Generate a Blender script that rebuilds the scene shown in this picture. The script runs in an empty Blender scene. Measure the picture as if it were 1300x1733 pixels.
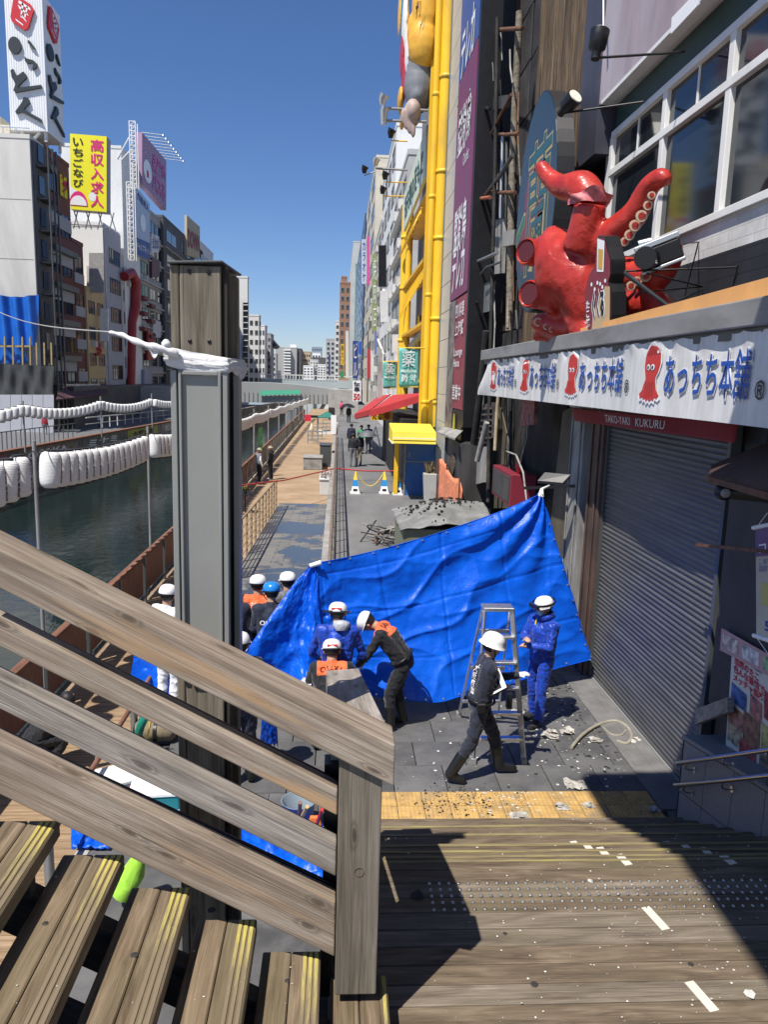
import bpy, bmesh, math, random
import numpy as np
from mathutils import Vector, Matrix, noise
from mathutils.bvhtree import BVHTree
RAD = math.radians
random.seed(7)
C = bpy.context.scene.collection
SC = bpy.context.scene

# ------------------------------------------------------------------ camera
W0, H0, FPX = 1300.0, 1733.0, 1300.0
YAW, PITCH, ROLL = math.atan(81/1300), RAD(9.8), RAD(1.65)
CAM = Vector((0, 0, 4.5))
FW = Vector((math.sin(YAW)*math.cos(PITCH), math.cos(YAW)*math.cos(PITCH), -math.sin(PITCH)))
_r = Vector((math.cos(YAW), -math.sin(YAW), 0)); _u = _r.cross(FW)
RT = _r*math.cos(ROLL) + _u*math.sin(ROLL); UP = -_r*math.sin(ROLL) + _u*math.cos(ROLL)
cam = bpy.data.cameras.new('camera'); camo = bpy.data.objects.new('camera', cam); C.objects.link(camo)
camo.matrix_world = Matrix(((RT.x, UP.x, -FW.x, 0), (RT.y, UP.y, -FW.y, 0), (RT.z, UP.z, -FW.z, 4.5), (0, 0, 0, 1)))
cam.sensor_fit = 'VERTICAL'; cam.sensor_height = 34.66; cam.lens = 34.66*FPX/H0
cam.clip_start = .05; cam.clip_end = 6000
SC.camera = camo

# ------------------------------------------------------------------ sky, sun, exposure
SUNV = Vector((.39, .43, -1)).normalized()           # direction the light travels
wd = bpy.data.worlds.new('World'); SC.world = wd; wd.use_nodes = True
nt = wd.node_tree; nt.nodes.clear()
wo = nt.nodes.new('ShaderNodeOutputWorld'); bg = nt.nodes.new('ShaderNodeBackground')
sk = nt.nodes.new('ShaderNodeTexSky'); sk.sky_type = 'NISHITA'; sk.sun_disc = False
sk.sun_elevation = math.asin(-SUNV.z); sk.sun_rotation = math.atan2(-SUNV.x, -SUNV.y)
sk.air_density = .9; sk.dust_density = .3; sk.ozone_density = 5; sk.altitude = 0
hs = nt.nodes.new('ShaderNodeHueSaturation'); hs.inputs['Saturation'].default_value = 1.12; nt.links.new(sk.outputs[0], hs.inputs['Color'])
tn = nt.nodes.new('ShaderNodeMix'); tn.data_type = 'RGBA'; tn.blend_type = 'MULTIPLY'; tn.inputs[0].default_value = 1; tn.inputs[7].default_value = (1.06, 1.02, 1.13, 1); nt.links.new(hs.outputs[0], tn.inputs[6]); nt.links.new(tn.outputs[2], bg.inputs[0]); nt.links.new(bg.outputs[0], wo.inputs[0]); bg.inputs[1].default_value = .076
sl = bpy.data.lights.new('sun', 'SUN'); sl.energy = 4.7; sl.angle = RAD(.53); sl.color = (1, .95, .87)
so = bpy.data.objects.new('sun', sl); C.objects.link(so); so.rotation_euler = SUNV.to_track_quat('-Z', 'Y').to_euler()
so.location = (0, 0, 60)
SC.view_settings.view_transform = 'Standard'; SC.view_settings.look = 'None'
SC.view_settings.exposure = 0.5; SC.view_settings.gamma = 1; SC.view_settings.use_curve_mapping = False
SC.cycles.max_bounces = 6; SC.cycles.diffuse_bounces = 3; SC.cycles.glossy_bounces = 3; SC.cycles.transmission_bounces = 4
SC.cycles.use_adaptive_sampling = True; SC.cycles.use_denoising = True

# ------------------------------------------------------------------ rays of the lens, met with real planes
def _ray(x, y): return FW + RT*((x-W0/2)/FPX) + UP*((H0/2-y)/FPX)
def AX(x, y, X): d = _ray(x, y); return CAM + d*(X/d.x)
def AY(x, y, Y): d = _ray(x, y); return CAM + d*(Y/d.y)
def AZ(x, y, z): d = _ray(x, y); return CAM + d*((z-4.5)/d.z)

# ------------------------------------------------------------------ object helpers
ORG = {}
def tag(o, label=None, cat=None, group=None, kind=None):
    if label: o['label'] = label
    if cat: o['category'] = cat
    if group: o['group'] = group
    if kind: o['kind'] = kind
    return o
def thing(name, label, cat, loc=(0, 0, 0), rz=0, group=None, kind=None):
    o = bpy.data.objects.new(name, None); C.objects.link(o); o.location = loc; o.rotation_euler = (0, 0, rz)
    o.empty_display_size = .2; ORG[o] = Vector(loc); return tag(o, label, cat, group, kind)
def link(name, me, parent=None, loc=None):
    o = bpy.data.objects.new(name, me); C.objects.link(o)
    if parent is not None: o.parent = parent
    if loc is not None: o.location = loc
    return o
class MB:
    """collects geometry in world coordinates (or local when local=True)"""
    def __init__(s): s.v = []; s.f = []; s.m = []; s.sm = []
    def add(s, vs, fs, mi=0, smooth=False):
        n = len(s.v); s.v += [tuple(v) for v in vs]
        for f in fs: s.f.append([i+n for i in f]); s.m.append(mi); s.sm.append(smooth)
    def box(s, a, b, mi=0):
        x0, y0, z0 = [min(p, q) for p, q in zip(a, b)]; x1, y1, z1 = [max(p, q) for p, q in zip(a, b)]
        s.add([(x0,y0,z0),(x1,y0,z0),(x1,y1,z0),(x0,y1,z0),(x0,y0,z1),(x1,y0,z1),(x1,y1,z1),(x0,y1,z1)],
              [(3,2,1,0),(4,5,6,7),(0,1,5,4),(1,2,6,5),(2,3,7,6),(3,0,4,7)], mi)
    def hexa(s, p, mi=0):     # 8 corners: bottom 4 ccw, top 4 ccw
        s.add(p, [(3,2,1,0),(4,5,6,7),(0,1,5,4),(1,2,6,5),(2,3,7,6),(3,0,4,7)], mi)
    def quad(s, a, b, c, d, mi=0): s.add([a, b, c, d], [(0,1,2,3)], mi)
    def slab(s, a, b, c, d, t, mi=0):    # quad with thickness vector t
        t = Vector(t); A = [Vector(q) for q in (a, b, c, d)]; s.hexa(A+[q+t for q in A], mi)
    def bar(s, p, q, w, h=None, mi=0, up=(0, 0, 1)):
        h = w if h is None else h; p = Vector(p); q = Vector(q); d = (q-p).normalized(); up = Vector(up)
        sd = d.cross(up)
        if sd.length < 1e-4: sd = d.cross(Vector((0, 1, 0)))
        sd.normalize(); u2 = sd.cross(d); A = []
        for e in (p, q): A += [e-sd*w/2-u2*h/2, e+sd*w/2-u2*h/2, e+sd*w/2+u2*h/2, e-sd*w/2+u2*h/2]
        s.add(A, [(3,2,1,0),(4,5,6,7),(0,1,5,4),(1,2,6,5),(2,3,7,6),(3,0,4,7)], mi)
    def tube(s, pts, r, n=8, mi=0, caps=True):
        pts = [Vector(p) for p in pts]; R = r if isinstance(r, (list, tuple)) else [r]*len(pts); b = len(s.v); prev = None
        vs = []
        for i, p in enumerate(pts):
            d = (pts[min(i+1, len(pts)-1)]-pts[max(i-1, 0)]).normalized()
            if prev is None:
                a = d.orthogonal().normalized()
            else:
                a = (prev-d*prev.dot(d)).normalized()
            prev = a; c = d.cross(a)
            vs += [p+(a*math.cos(2*math.pi*k/n)+c*math.sin(2*math.pi*k/n))*R[i] for k in range(n)]
        fs = []
        for i in range(len(pts)-1):
            for k in range(n): fs.append((i*n+k, i*n+(k+1) % n, (i+1)*n+(k+1) % n, (i+1)*n+k))
        s.add(vs, fs, mi, True)
        if caps:
            s.add(vs[:n][::-1], [tuple(range(n))], mi); s.add(vs[-n:], [tuple(range(n))], mi)
    def lathe(s, c, prof, n=16, mi=0, axis='Z', caps=True, smooth=True, sy=1):
        c = Vector(c); vs = []
        for r, h in prof:
            for k in range(n):
                a = 2*math.pi*k/n; x, y = r*math.cos(a), r*math.sin(a)*sy
                vs.append(c+(Vector((x, y, h)) if axis == 'Z' else Vector((h, x, y)) if axis == 'X' else Vector((y, h, x))))
        fs = [(i*n+k, i*n+(k+1) % n, (i+1)*n+(k+1) % n, (i+1)*n+k) for i in range(len(prof)-1) for k in range(n)]
        s.add(vs, fs, mi, smooth)
        if caps: s.add(vs[:n][::-1], [tuple(range(n))], mi); s.add(vs[-n:], [tuple(range(n))], mi)
    def prism(s, poly, t, mi=0):       # planar polygon (world pts) extruded by vector t
        P = [Vector(p) for p in poly]; t = Vector(t); n = len(P)
        s.add(P+[p+t for p in P], [tuple(range(n))[::-1], tuple(range(n, 2*n))]+[(i, (i+1) % n, n+(i+1) % n, n+i) for i in range(n)], mi)
    def grid(s, fn, nu, nv, mi=0, smooth=True):
        vs = [fn(i/nu, j/nv) for j in range(nv+1) for i in range(nu+1)]
        s.add(vs, [(j*(nu+1)+i, j*(nu+1)+i+1, (j+1)*(nu+1)+i+1, (j+1)*(nu+1)+i) for j in range(nv) for i in range(nu)], mi, smooth)
    def mesh(s, mats, off=Vector((0, 0, 0)), name='m'):
        me = bpy.data.meshes.new(name); me.from_pydata([(v[0]-off[0], v[1]-off[1], v[2]-off[2]) for v in s.v], [], s.f)
        for m in (mats if isinstance(mats, (list, tuple)) else [mats]): me.materials.append(m)
        me.polygons.foreach_set('material_index', s.m); me.polygons.foreach_set('use_smooth', s.sm)
        bm = bmesh.new(); bm.from_mesh(me); bmesh.ops.recalc_face_normals(bm, faces=bm.faces); bm.to_mesh(me); bm.free()
        me.update(); return me
    def build(s, name, mats, parent=None, local=False):
        if parent is not None and not local: off = ORG.get(parent, Vector((0, 0, 0)))
        else: off = Vector((0, 0, 0))
        if parent is None and s.v and not local:
            a = np.array(s.v); off = Vector(((a[:, 0].min()+a[:, 0].max())/2, (a[:, 1].min()+a[:, 1].max())/2, a[:, 2].min()))
        o = link(name, s.mesh(mats, off, name), parent)
        if parent is None and not local: o.location = off
        ORG[o] = off
        return o
def solid(o, t, offset=-1):
    m = o.modifiers.new('s', 'SOLIDIFY'); m.thickness = t; m.offset = offset; return o
def bevel(o, w=.006, n=1):
    m = o.modifiers.new('b', 'BEVEL'); m.width = w; m.segments = n; m.limit_method = 'ANGLE'; m.angle_limit = RAD(40); return o
_pc = {}
def bbox_mesh(l, w, h, mat, ch=.006):
    """chamfered box centred on the origin, long axis X, shared between alike pieces"""
    k = (round(l, 3), round(w, 3), round(h, 3), mat.name, ch)
    if k in _pc: return _pc[k]
    bm = bmesh.new(); bmesh.ops.create_cube(bm, size=1)
    bmesh.ops.scale(bm, vec=(l, w, h), verts=bm.verts)
    if ch: bmesh.ops.bevel(bm, geom=list(bm.edges), offset=ch, segments=1, affect='EDGES')
    me = bpy.data.meshes.new('piece'); bm.to_mesh(me); bm.free(); me.materials.append(mat); _pc[k] = me; return me
def piece(name, p, q, w, h, mat, parent=None, ch=.006, roll=0, up=(0, 0, 1)):
    """a board from p to q, w wide and h thick, grain along it"""
    p = Vector(p); q = Vector(q); d = q-p; me = bbox_mesh(d.length, w, h, mat, ch); o = link(name, me, parent)
    x = d.normalized(); u = Vector(up); y = u.cross(x)
    if y.length < 1e-4: y = Vector((0, 1, 0)).cross(x)
    y.normalize(); z = x.cross(y)
    M = Matrix((x, y, z)).transposed()
    if roll: M = M @ Matrix.Rotation(roll, 3, 'X')
    o.rotation_euler = M.to_euler(); o.location = (p+q)/2 - (ORG.get(parent, Vector((0, 0, 0))) if parent is not None else Vector((0, 0, 0)))
    return o
def txt(s, mat, fn, parent=None, name='lettering', depth=0.0, bold=0.0, keep=None, res=2, rot=False, shear=0):
    """text laid on a surface: fn(u,v,d) with u,v in 0..1 across and up, d outwards in metres"""
    cu = bpy.data.curves.new('t', 'FONT'); cu.body = s; cu.size = 1; cu.resolution_u = res; cu.offset = bold; cu.shear = shear
    o = bpy.data.objects.new('t', cu); C.objects.link(o)
    dg = bpy.context.evaluated_depsgraph_get(); me = bpy.data.meshes.new_from_object(o.evaluated_get(dg))
    bpy.data.objects.remove(o); bpy.data.curves.remove(cu)
    n = len(me.vertices)
    if n == 0: return None
    a = np.empty(n*3); me.vertices.foreach_get('co', a); a = a.reshape(-1, 3)
    lo = a.min(0); hi = a.max(0); sp = np.maximum(hi-lo, 1e-6)
    off = ORG.get(parent, Vector((0, 0, 0))) if parent is not None else Vector((0, 0, 0))
    out = np.array([list(Vector(fn((p[0]-lo[0])/sp[0], (p[1]-lo[1])/sp[1], depth))-off) for p in a])
    me.vertices.foreach_set('co', out.ravel()); me.materials.clear(); me.materials.append(mat); me.update()
    return link(name, me, parent)
def bil(a, b, c, d, nrm=None):
    """bilinear map: a lower-left, b lower-right, c upper-right, d upper-left (as read)"""
    a, b, c, d = map(Vector, (a, b, c, d)); n = Vector(nrm).normalized() if nrm is not None else (b-a).cross(d-a).normalized()
    return lambda u, v, dd=0: a*(1-u)*(1-v)+b*u*(1-v)+c*u*v+d*(1-u)*v+n*dd
def sub(fn, u0, v0, u1, v1): return lambda u, v, d=0: fn(u0+(u1-u0)*u, v0+(v1-v0)*v, d)
def shape(pts, mat, fn, parent, name='emblem', depth=.004, n=None):
    """flat polygon given in u,v on a surface"""
    m = MB(); m.add([fn(u, v, depth) for u, v in pts], [tuple(range(len(pts)))]); return m.build(name, mat, parent)
def ell(cx, cy, rx, ry, n=20, a0=0, a1=360): return [(cx+rx*math.cos(RAD(a0+(a1-a0)*k/n)), cy+ry*math.sin(RAD(a0+(a1-a0)*k/n))) for k in range(n+(a1-a0 < 360))]

# ------------------------------------------------------------------ materials
MT = {}
def _base(name, rough=.6, metal=0, spec=.5):
    m = bpy.data.materials.new(name); m.use_nodes = True; t = m.node_tree; b = t.nodes['Principled BSDF']
    b.inputs['Roughness'].default_value = rough; b.inputs['Metallic'].default_value = metal
    b.inputs['Specular IOR Level'].default_value = spec; MT[name] = m; return m, t, b
def N(t, typ, **k):
    n = t.nodes.new(typ)
    for a, v in k.items():
        if a in n.inputs: n.inputs[a].default_value = v
        else: setattr(n, a, v)
    return n
def coords(t, sc=(1, 1, 1), rnd=True, src='Object'):
    tc = N(t, 'ShaderNodeTexCoord'); v = tc.outputs[src]
    mp = N(t, 'ShaderNodeMapping'); mp.inputs['Scale'].default_value = sc
    if rnd:
        oi = N(t, 'ShaderNodeObjectInfo'); ml = N(t, 'ShaderNodeMath', operation='MULTIPLY'); ml.inputs[1].default_value = 37.0
        t.links.new(oi.outputs['Random'], ml.inputs[0])
        ad = N(t, 'ShaderNodeVectorMath', operation='ADD'); t.links.new(v, ad.inputs[0]); t.links.new(ml.outputs[0], ad.inputs[1]); v = ad.outputs[0]
    t.links.new(v, mp.inputs['Vector']); return mp.outputs[0]
def ramp(t, fac, stops):
    r = N(t, 'ShaderNodeValToRGB'); e = r.color_ramp.elements
    while len(e) < len(stops): e.new(.5)
    for k, (p, c) in zip(e, stops): k.position = p; k.color = (*c, 1) if len(c) == 3 else c
    t.links.new(fac, r.inputs[0]); return r.outputs[0]
def mix(t, fac, a, b, mode='MIX'):
    m = N(t, 'ShaderNodeMix'); m.data_type = 'RGBA'; m.blend_type = mode
    for s, v in ((0, fac), (6, a), (7, b)):
        if hasattr(v, 'links'): t.links.new(v, m.inputs[s])
        elif s == 0: m.inputs[0].default_value = v
        else: m.inputs[s].default_value = (*v, 1)
    return m.outputs[2]
def noise_n(t, v, scale, detail=4, rough=.6, dist=0):
    n = N(t, 'ShaderNodeTexNoise'); n.inputs['Scale'].default_value = scale; n.inputs['Detail'].default_value = detail
    n.inputs['Roughness'].default_value = rough; n.inputs['Distortion'].default_value = dist; t.links.new(v, n.inputs['Vector']); return n.outputs['Fac']
def bump(t, b, h, strength=.3, dist=.02):
    n = N(t, 'ShaderNodeBump'); n.inputs['Strength'].default_value = strength; n.inputs['Distance'].default_value = dist
    t.links.new(h, n.inputs['Height']); t.links.new(n.outputs[0], b.inputs['Normal'])
def mat(name, col, rough=.6, metal=0, var=.18, scale=3, bmp=.15, spec=.5, dirt=None, rnd=True, stretch=(1, 1, 1), bd=.01):
    """painted or plain surface with tone variation, grime and fine relief"""
    if name in MT: return MT[name]
    m, t, b = _base(name, rough, metal, spec); v = coords(t, stretch, rnd)
    n1 = noise_n(t, v, scale, 5, .6); c = Vector(col)
    lo = tuple(max(0, x*(1-var)) for x in col); hi = tuple(min(1, x*(1+var)) for x in col)
    cc = ramp(t, n1, [(.3, lo), (.7, hi)])
    if dirt:
        n2 = noise_n(t, v, scale*.45, 6, .7, .5); f = ramp(t, n2, [(.48, (0, 0, 0)), (.72, (1, 1, 1))]); cc = mix(t, f, cc, dirt)
    t.links.new(cc, b.inputs['Base Color'])
    if bmp: bump(t, b, noise_n(t, v, scale*9, 4), bmp, bd)
    return m
def flat(name, col, rough=.5, metal=0, spec=.5, emit=0):
    if name in MT: return MT[name]
    m, t, b = _base(name, rough, metal, spec); b.inputs['Base Color'].default_value = (*col, 1)
    if emit: b.inputs['Emission Color'].default_value = (*col, 1); b.inputs['Emission Strength'].default_value = emit
    return m
def wood(name, dark, mid, light, rough=.75, green=None, knots=True, sc=1.0, worn=None, crack=.5, lx=.55):
    """weathered board: grain along the object's X"""
    m, t, b = _base(name, rough, 0, .3); v = coords(t, (lx*sc, 9*sc, 9*sc))
    w = noise_n(t, v, 1.6, 6, .62, .9); fine = noise_n(t, coords(t, (1.2*sc, 70*sc, 70*sc)), 2.0, 5, .7, .25)
    c = ramp(t, w, [(.3, dark), (.5, mid), (.72, light)])
    f = ramp(t, fine, [(.33, (.5, .48, .46)), (.62, (1, 1, 1))]); c = mix(t, .8, c, f, 'MULTIPLY')
    h = fine
    crk = noise_n(t, coords(t, (.32*sc, 38*sc, 38*sc)), 1.4, 3, .55, .15); c = mix(t, 1.0, c, ramp(t, crk, [(.325, (crack, crack*.95, crack*.9)), (.38, (1, 1, 1))]), 'MULTIPLY')
    blot = noise_n(t, coords(t, (1.3, 2.5, 2.5)), 1.1, 4, .6); c = mix(t, ramp(t, blot, [(.42, (0, 0, 0)), (.75, (.6, .6, .6))]), c, green or dark)
    if knots:
        vo = N(t, 'ShaderNodeTexVoronoi'); vo.voronoi_dimensions = '2D'; vo.inputs['Scale'].default_value = 1.0
        sp = N(t, 'ShaderNodeSeparateXYZ'); cb = N(t, 'ShaderNodeCombineXYZ'); yz = N(t, 'ShaderNodeMath', operation='ADD')
        nd = N(t, 'ShaderNodeVectorMath', operation='ADD'); cv0 = coords(t, (1.5*sc, 5.4*sc, 5.4*sc)); t.links.new(cv0, sp.inputs[0]); t.links.new(sp.outputs['Y'], yz.inputs[0]); t.links.new(sp.outputs['Z'], yz.inputs[1]); t.links.new(sp.outputs['X'], cb.inputs[0]); t.links.new(yz.outputs[0], cb.inputs[1]); cv = cb.outputs[0]; t.links.new(cv, nd.inputs[0])
        nn = N(t, 'ShaderNodeTexNoise'); nn.inputs['Scale'].default_value = 2.5; t.links.new(cv, nn.inputs['Vector'])
        sc_ = N(t, 'ShaderNodeVectorMath', operation='SCALE'); sc_.inputs['Scale'].default_value = .22; t.links.new(nn.outputs['Color'], sc_.inputs[0]); t.links.new(sc_.outputs[0], nd.inputs[1])
        t.links.new(nd.outputs[0], vo.inputs['Vector'])
        k = ramp(t, vo.outputs['Distance'], [(.0, (1, 1, 1)), (.06, (.75, .75, .75)), (.085, (.1, .1, .1)), (.11, (.5, .5, .5)), (.15, (0, 0, 0))])
        c = mix(t, k, c, tuple(x*.55 for x in dark))
    if worn:
        g2 = noise_n(t, coords(t, (.35, 4, 4)), 1.3, 3, .5); c = mix(t, ramp(t, g2, [(.60, (0, 0, 0)), (.68, (.75, .75, .75))]), c, worn)
    t.links.new(c, b.inputs['Base Color']); bump(t, b, h, .55, .006); return m
def brick(name, c1, c2, mortar, sx, sy, rough=.8, off=.5, plane='XY', mort=.02, bmp=.4, dirt=None):
    m, t, b = _base(name, rough, 0, .4); tc = N(t, 'ShaderNodeTexCoord'); v = tc.outputs['Object']
    if plane != 'XY':
        sp = N(t, 'ShaderNodeSeparateXYZ'); cb = N(t, 'ShaderNodeCombineXYZ'); t.links.new(v, sp.inputs[0])
        t.links.new(sp.outputs['Y' if plane == 'YZ' else 'X'], cb.inputs[0]); t.links.new(sp.outputs['Z'], cb.inputs[1]); v = cb.outputs[0]
    br = N(t, 'ShaderNodeTexBrick'); br.offset = off; br.inputs['Scale'].default_value = 1
    br.inputs['Brick Width'].default_value = sx; br.inputs['Row Height'].default_value = sy; br.inputs['Mortar Size'].default_value = mort*min(sx, sy)
    br.inputs['Color1'].default_value = (*c1, 1); br.inputs['Color2'].default_value = (*c2, 1); br.inputs['Mortar'].default_value = (*mortar, 1)
    t.links.new(v, br.inputs['Vector']); n = noise_n(t, v, 1.2, 6, .65)
    c = mix(t, .8, br.outputs['Color'], ramp(t, n, [(.3, (.6, .6, .6)), (.7, (1.25, 1.25, 1.25))]), 'MULTIPLY')
    if dirt: c = mix(t, ramp(t, noise_n(t, v, .35, 6, .7), [(.5, (0, 0, 0)), (.62, (1, 1, 1))]), c, dirt)
    t.links.new(c, b.inputs['Base Color'])
    inv = N(t, 'ShaderNodeMath', operation='SUBTRACT'); inv.inputs[0].default_value = 1; t.links.new(br.outputs['Fac'], inv.inputs[1]); bump(t, b, inv.outputs[0], bmp, .01)
    return m
def cloth(name, col, rough=.75, var=.2, sheen=.2, bmp=.5, scale=7):
    m, t, b = _base(name, rough, 0, .3); v = coords(t, (1, 1, .6)); n = noise_n(t, v, scale, 4, .55, 1.2)
    c = ramp(t, n, [(.3, tuple(x*(1-var) for x in col)), (.7, tuple(min(1, x*(1+var)) for x in col))]); t.links.new(c, b.inputs['Base Color'])
    b.inputs['Sheen Weight'].default_value = sheen; bump(t, b, n, bmp, .03); return m
# wood
M_RAIL = wood('weathered_rail_wood', (.2, .153, .112), (.37, .30, .235), (.54, .47, .395), worn=(.5, .32, .17))
M_RAILG = wood('grey_rail_wood', (.2, .175, .15), (.37, .33, .29), (.52, .475, .43))
M_DECK = wood('deck_wood', (.085, .062, .042), (.17, .128, .088), (.27, .21, .15), green=(.14, .12, .07), knots=False, crack=.75, lx=1.3)
M_TREAD = wood('tread_wood', (.09, .062, .038), (.2, .148, .096), (.31, .24, .165), green=(.14, .125, .07), knots=False, crack=.6, lx=1.0)
M_BWALK = wood('boardwalk_wood', (.2, .13, .075), (.34, .235, .14), (.44, .32, .21), knots=False)
M_BARN = wood('charred_board', (.03, .022, .016), (.17, .115, .065), (.36, .26, .16), knots=False, sc=.8)
M_OLD = wood('old_post_wood', (.11, .094, .07), (.235, .205, .16), (.37, .335, .28))
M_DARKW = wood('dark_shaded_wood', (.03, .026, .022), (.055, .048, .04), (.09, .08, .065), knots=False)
M_CANALCAP = wood('canal_rail_wood', (.12, .055, .035), (.24, .115, .075), (.32, .17, .11), knots=False)
# metals etc
M_STEEL = mat('stainless_steel', (.5, .5, .5), .28, 1, .08, 5, .05)
M_ALU = mat('aluminium', (.62, .63, .64), .35, .9, .06, 6, .05)
M_GREYM = mat('grey_painted_metal', (.25, .255, .245), .45, 0, .05, 2, .03, dirt=(.22, .225, .215))
M_GREYD = mat('dark_grey_metal', (.09, .095, .095), .4, .3, .1, 3, .05)
M_GALV = mat('galvanised_pole', (.3, .31, .31), .45, .6, .12, 4, .05)
M_BLACK = mat('black_painted_metal', (.015, .015, .017), .4, .2, .2, 4, .1)
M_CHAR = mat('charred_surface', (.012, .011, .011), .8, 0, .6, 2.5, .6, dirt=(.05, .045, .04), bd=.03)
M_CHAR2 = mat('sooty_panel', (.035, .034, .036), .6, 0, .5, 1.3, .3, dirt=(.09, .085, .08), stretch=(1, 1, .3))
M_RUST = mat('rusty_iron', (.16, .075, .04), .75, .3, .4, 9, .4, dirt=(.05, .035, .025))
M_ASHW = mat('ash_grey_wood', (.3, .29, .27), .8, 0, .3, 6, .4, dirt=(.08, .075, .07), stretch=(1, 1, .2))
M_WHITE = mat('white_paint', (.72, .72, .7), .5, 0, .06, 2, .05, dirt=(.6, .59, .56))
M_WHITEP = flat('white_plastic', (.82, .82, .82), .35)
M_CREAM = mat('cream_plaster', (.62, .57, .46), .7, 0, .08, 1.5, .1, dirt=(.5, .46, .38))
M_CONC = mat('concrete', (.38, .37, .35), .8, 0, .12, 1.5, .2, dirt=(.25, .24, .22))
M_CONCL = mat('pale_concrete', (.55, .54, .51), .8, 0, .08, 1.0, .15, dirt=(.42, .41, .38), stretch=(1, 1, .3))
M_YEL = mat('yellow_steel_paint', (.82, .50, .02), .45, 0, .1, 1.3, .08, dirt=(.5, .31, .05), stretch=(1, 1, .35))
M_YELA = mat('yellow_awning', (.82, .62, .06), .55, 0, .06, 2, .1)
M_REDA = mat('red_awning', (.42, .03, .03), .7, 0, .12, 1, .1)
M_RED = mat('red_paint', (.5, .03, .025), .4, 0, .1, 2, .05)
M_BLUED = mat('blue_shutter_paint', (.03, .12, .36), .5, 0, .12, 1.5, .1, dirt=(.08, .15, .32))
M_ORANGE = mat('orange_board', (.72, .36, .12), .7, 0, .1, 2, .1, dirt=(.6, .3, .12))
M_INK = flat('black_ink', (.012, .012, .014), .6)
M_NAVYINK = flat('navy_ink', (.012, .05, .3), .5)
M_LWHITE = flat('white_lettering', (.78, .77, .76), .5)
M_GLASSD = flat('dark_window_glass', (.015, .02, .026), .06, 0, .8)
M_GLASSB = flat('blue_window_glass', (.03, .055, .1), .08, 0, .8)
M_GRANW = mat('granite', (.25, .25, .25), .6, 0, .25, 40, .1, dirt=(.2, .2, .2))
# ================================================================== SETTING
def struct(name, mb, mt, label=None, **k):
    o = mb.build(name, mt, **k); o['kind'] = 'structure'
    if label: o['label'] = label
    return o
# water
def _water():
    m, t, b = _base('canal_water', .07, 0, .5); tc = N(t, 'ShaderNodeTexCoord'); mp = N(t, 'ShaderNodeMapping'); mp.inputs['Scale'].default_value = (1.0, .8, 1)
    t.links.new(tc.outputs['Object'], mp.inputs[0]); n1 = noise_n(t, mp.outputs[0], 2.2, 5, .62, .6); n2 = noise_n(t, mp.outputs[0], .5, 2, .5)
    a = N(t, 'ShaderNodeMath', operation='ADD'); t.links.new(n1, a.inputs[0]); t.links.new(n2, a.inputs[1])
    b.inputs['Base Color'].default_value = (.006, .016, .014, 1); bump(t, b, a.outputs[0], .35, .035); return m
M_WATER = _water()
WZ = -2.6
m = MB(); m.quad((-40, -60, WZ), (-4.5, -60, WZ), (-4.5, 400, WZ), (-40, 400, WZ)); struct('water', m, M_WATER)
m = MB(); m.quad((-3000, -500, WZ-1.2), (3000, -500, WZ-1.2), (3000, 5000, WZ-1.2), (-3000, 5000, WZ-1.2)); struct('ground', m, M_CONC)

# near plaza: slabs of dark stone
M_SLAB = mat('dark_granite_slab', (.088, .087, .086), .68, 0, .35, 2.2, .25, dirt=(.15, .147, .142))
M_BASE = mat('slab_bed', (.045, .045, .045), .9)
m = MB(); m.box((-2.3, 7.2, -.6), (12, 14.0, -.035)); struct('pavement_bed', m, M_BASE)
m = MB(); m.box((-2.3, -3, -.6), (12, 7.06, -.012)); struct('pavement_under_stairs', m, M_SLAB)
pv = thing('stone_pavement', None, None, (0, 0, 0), kind='structure')
k = 0
for j in range(11):
    y0 = 7.83+.6*j if j else 7.83
    nx = 11 if j < 7 else 11
    for i in range(nx):
        x0 = -2.3 + i*.6 + (.3 if j % 2 else 0)
        if x0 > 4.0: continue
        o = piece('paving_slab', (x0+.004, y0+.3, -.02+random.uniform(-.0015, .0015)), (x0+.592, y0+.3, -.02+random.uniform(-.0015, .0015)), .592, .04, M_SLAB, pv, .003)
for i in range(11):
    x0 = -2.3+i*.6; piece('paving_slab', (x0+.004, 7.215, -.02), (x0+.592, 7.215, -.02), .06, .04, M_SLAB, pv, .002)
for i in range(5): piece('paving_slab', (-2.3+.54*i, 7.53, -.02), (-1.765+.54*i, 7.53, -.02), .57, .04, M_SLAB, pv, .003)
for i in range(1): piece('paving_slab', (3.62, 7.55, -.02), (4.2, 7.55, -.02), .55, .04, M_SLAB, pv, .003)
# tactile tiles
M_TACT = mat('yellow_tactile_tile', (.46, .29, .1), .75, 0, .22, 7, .2, dirt=(.2, .155, .1))
m = MB(); m.box((-.139, -.139, -.03), (.139, .139, .0))
for a in range(6):
    for b_ in range(6):
        m.lathe((-.116+a*.0465, -.116+b_*.0465, 0), [(.0145, 0), (.011, .006), (.0, .0065)], 6, 0, 'Z', False)
tm = m.mesh(M_TACT, Vector((0, 0, 0)), 'tactile_tile'); tp = thing('tactile_paving', None, None, (0, 0, 0), kind='structure')
for i in range(11):
    for j in range(2): link('tactile_tile', tm, tp, (.42+i*.285+.14, 7.4+j*.285, .003))
m = MB(); m.box((-2.3, 7.06, -.3), (3.62, 7.18, .006)); struct('kerb', m, M_CONCL)

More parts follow.
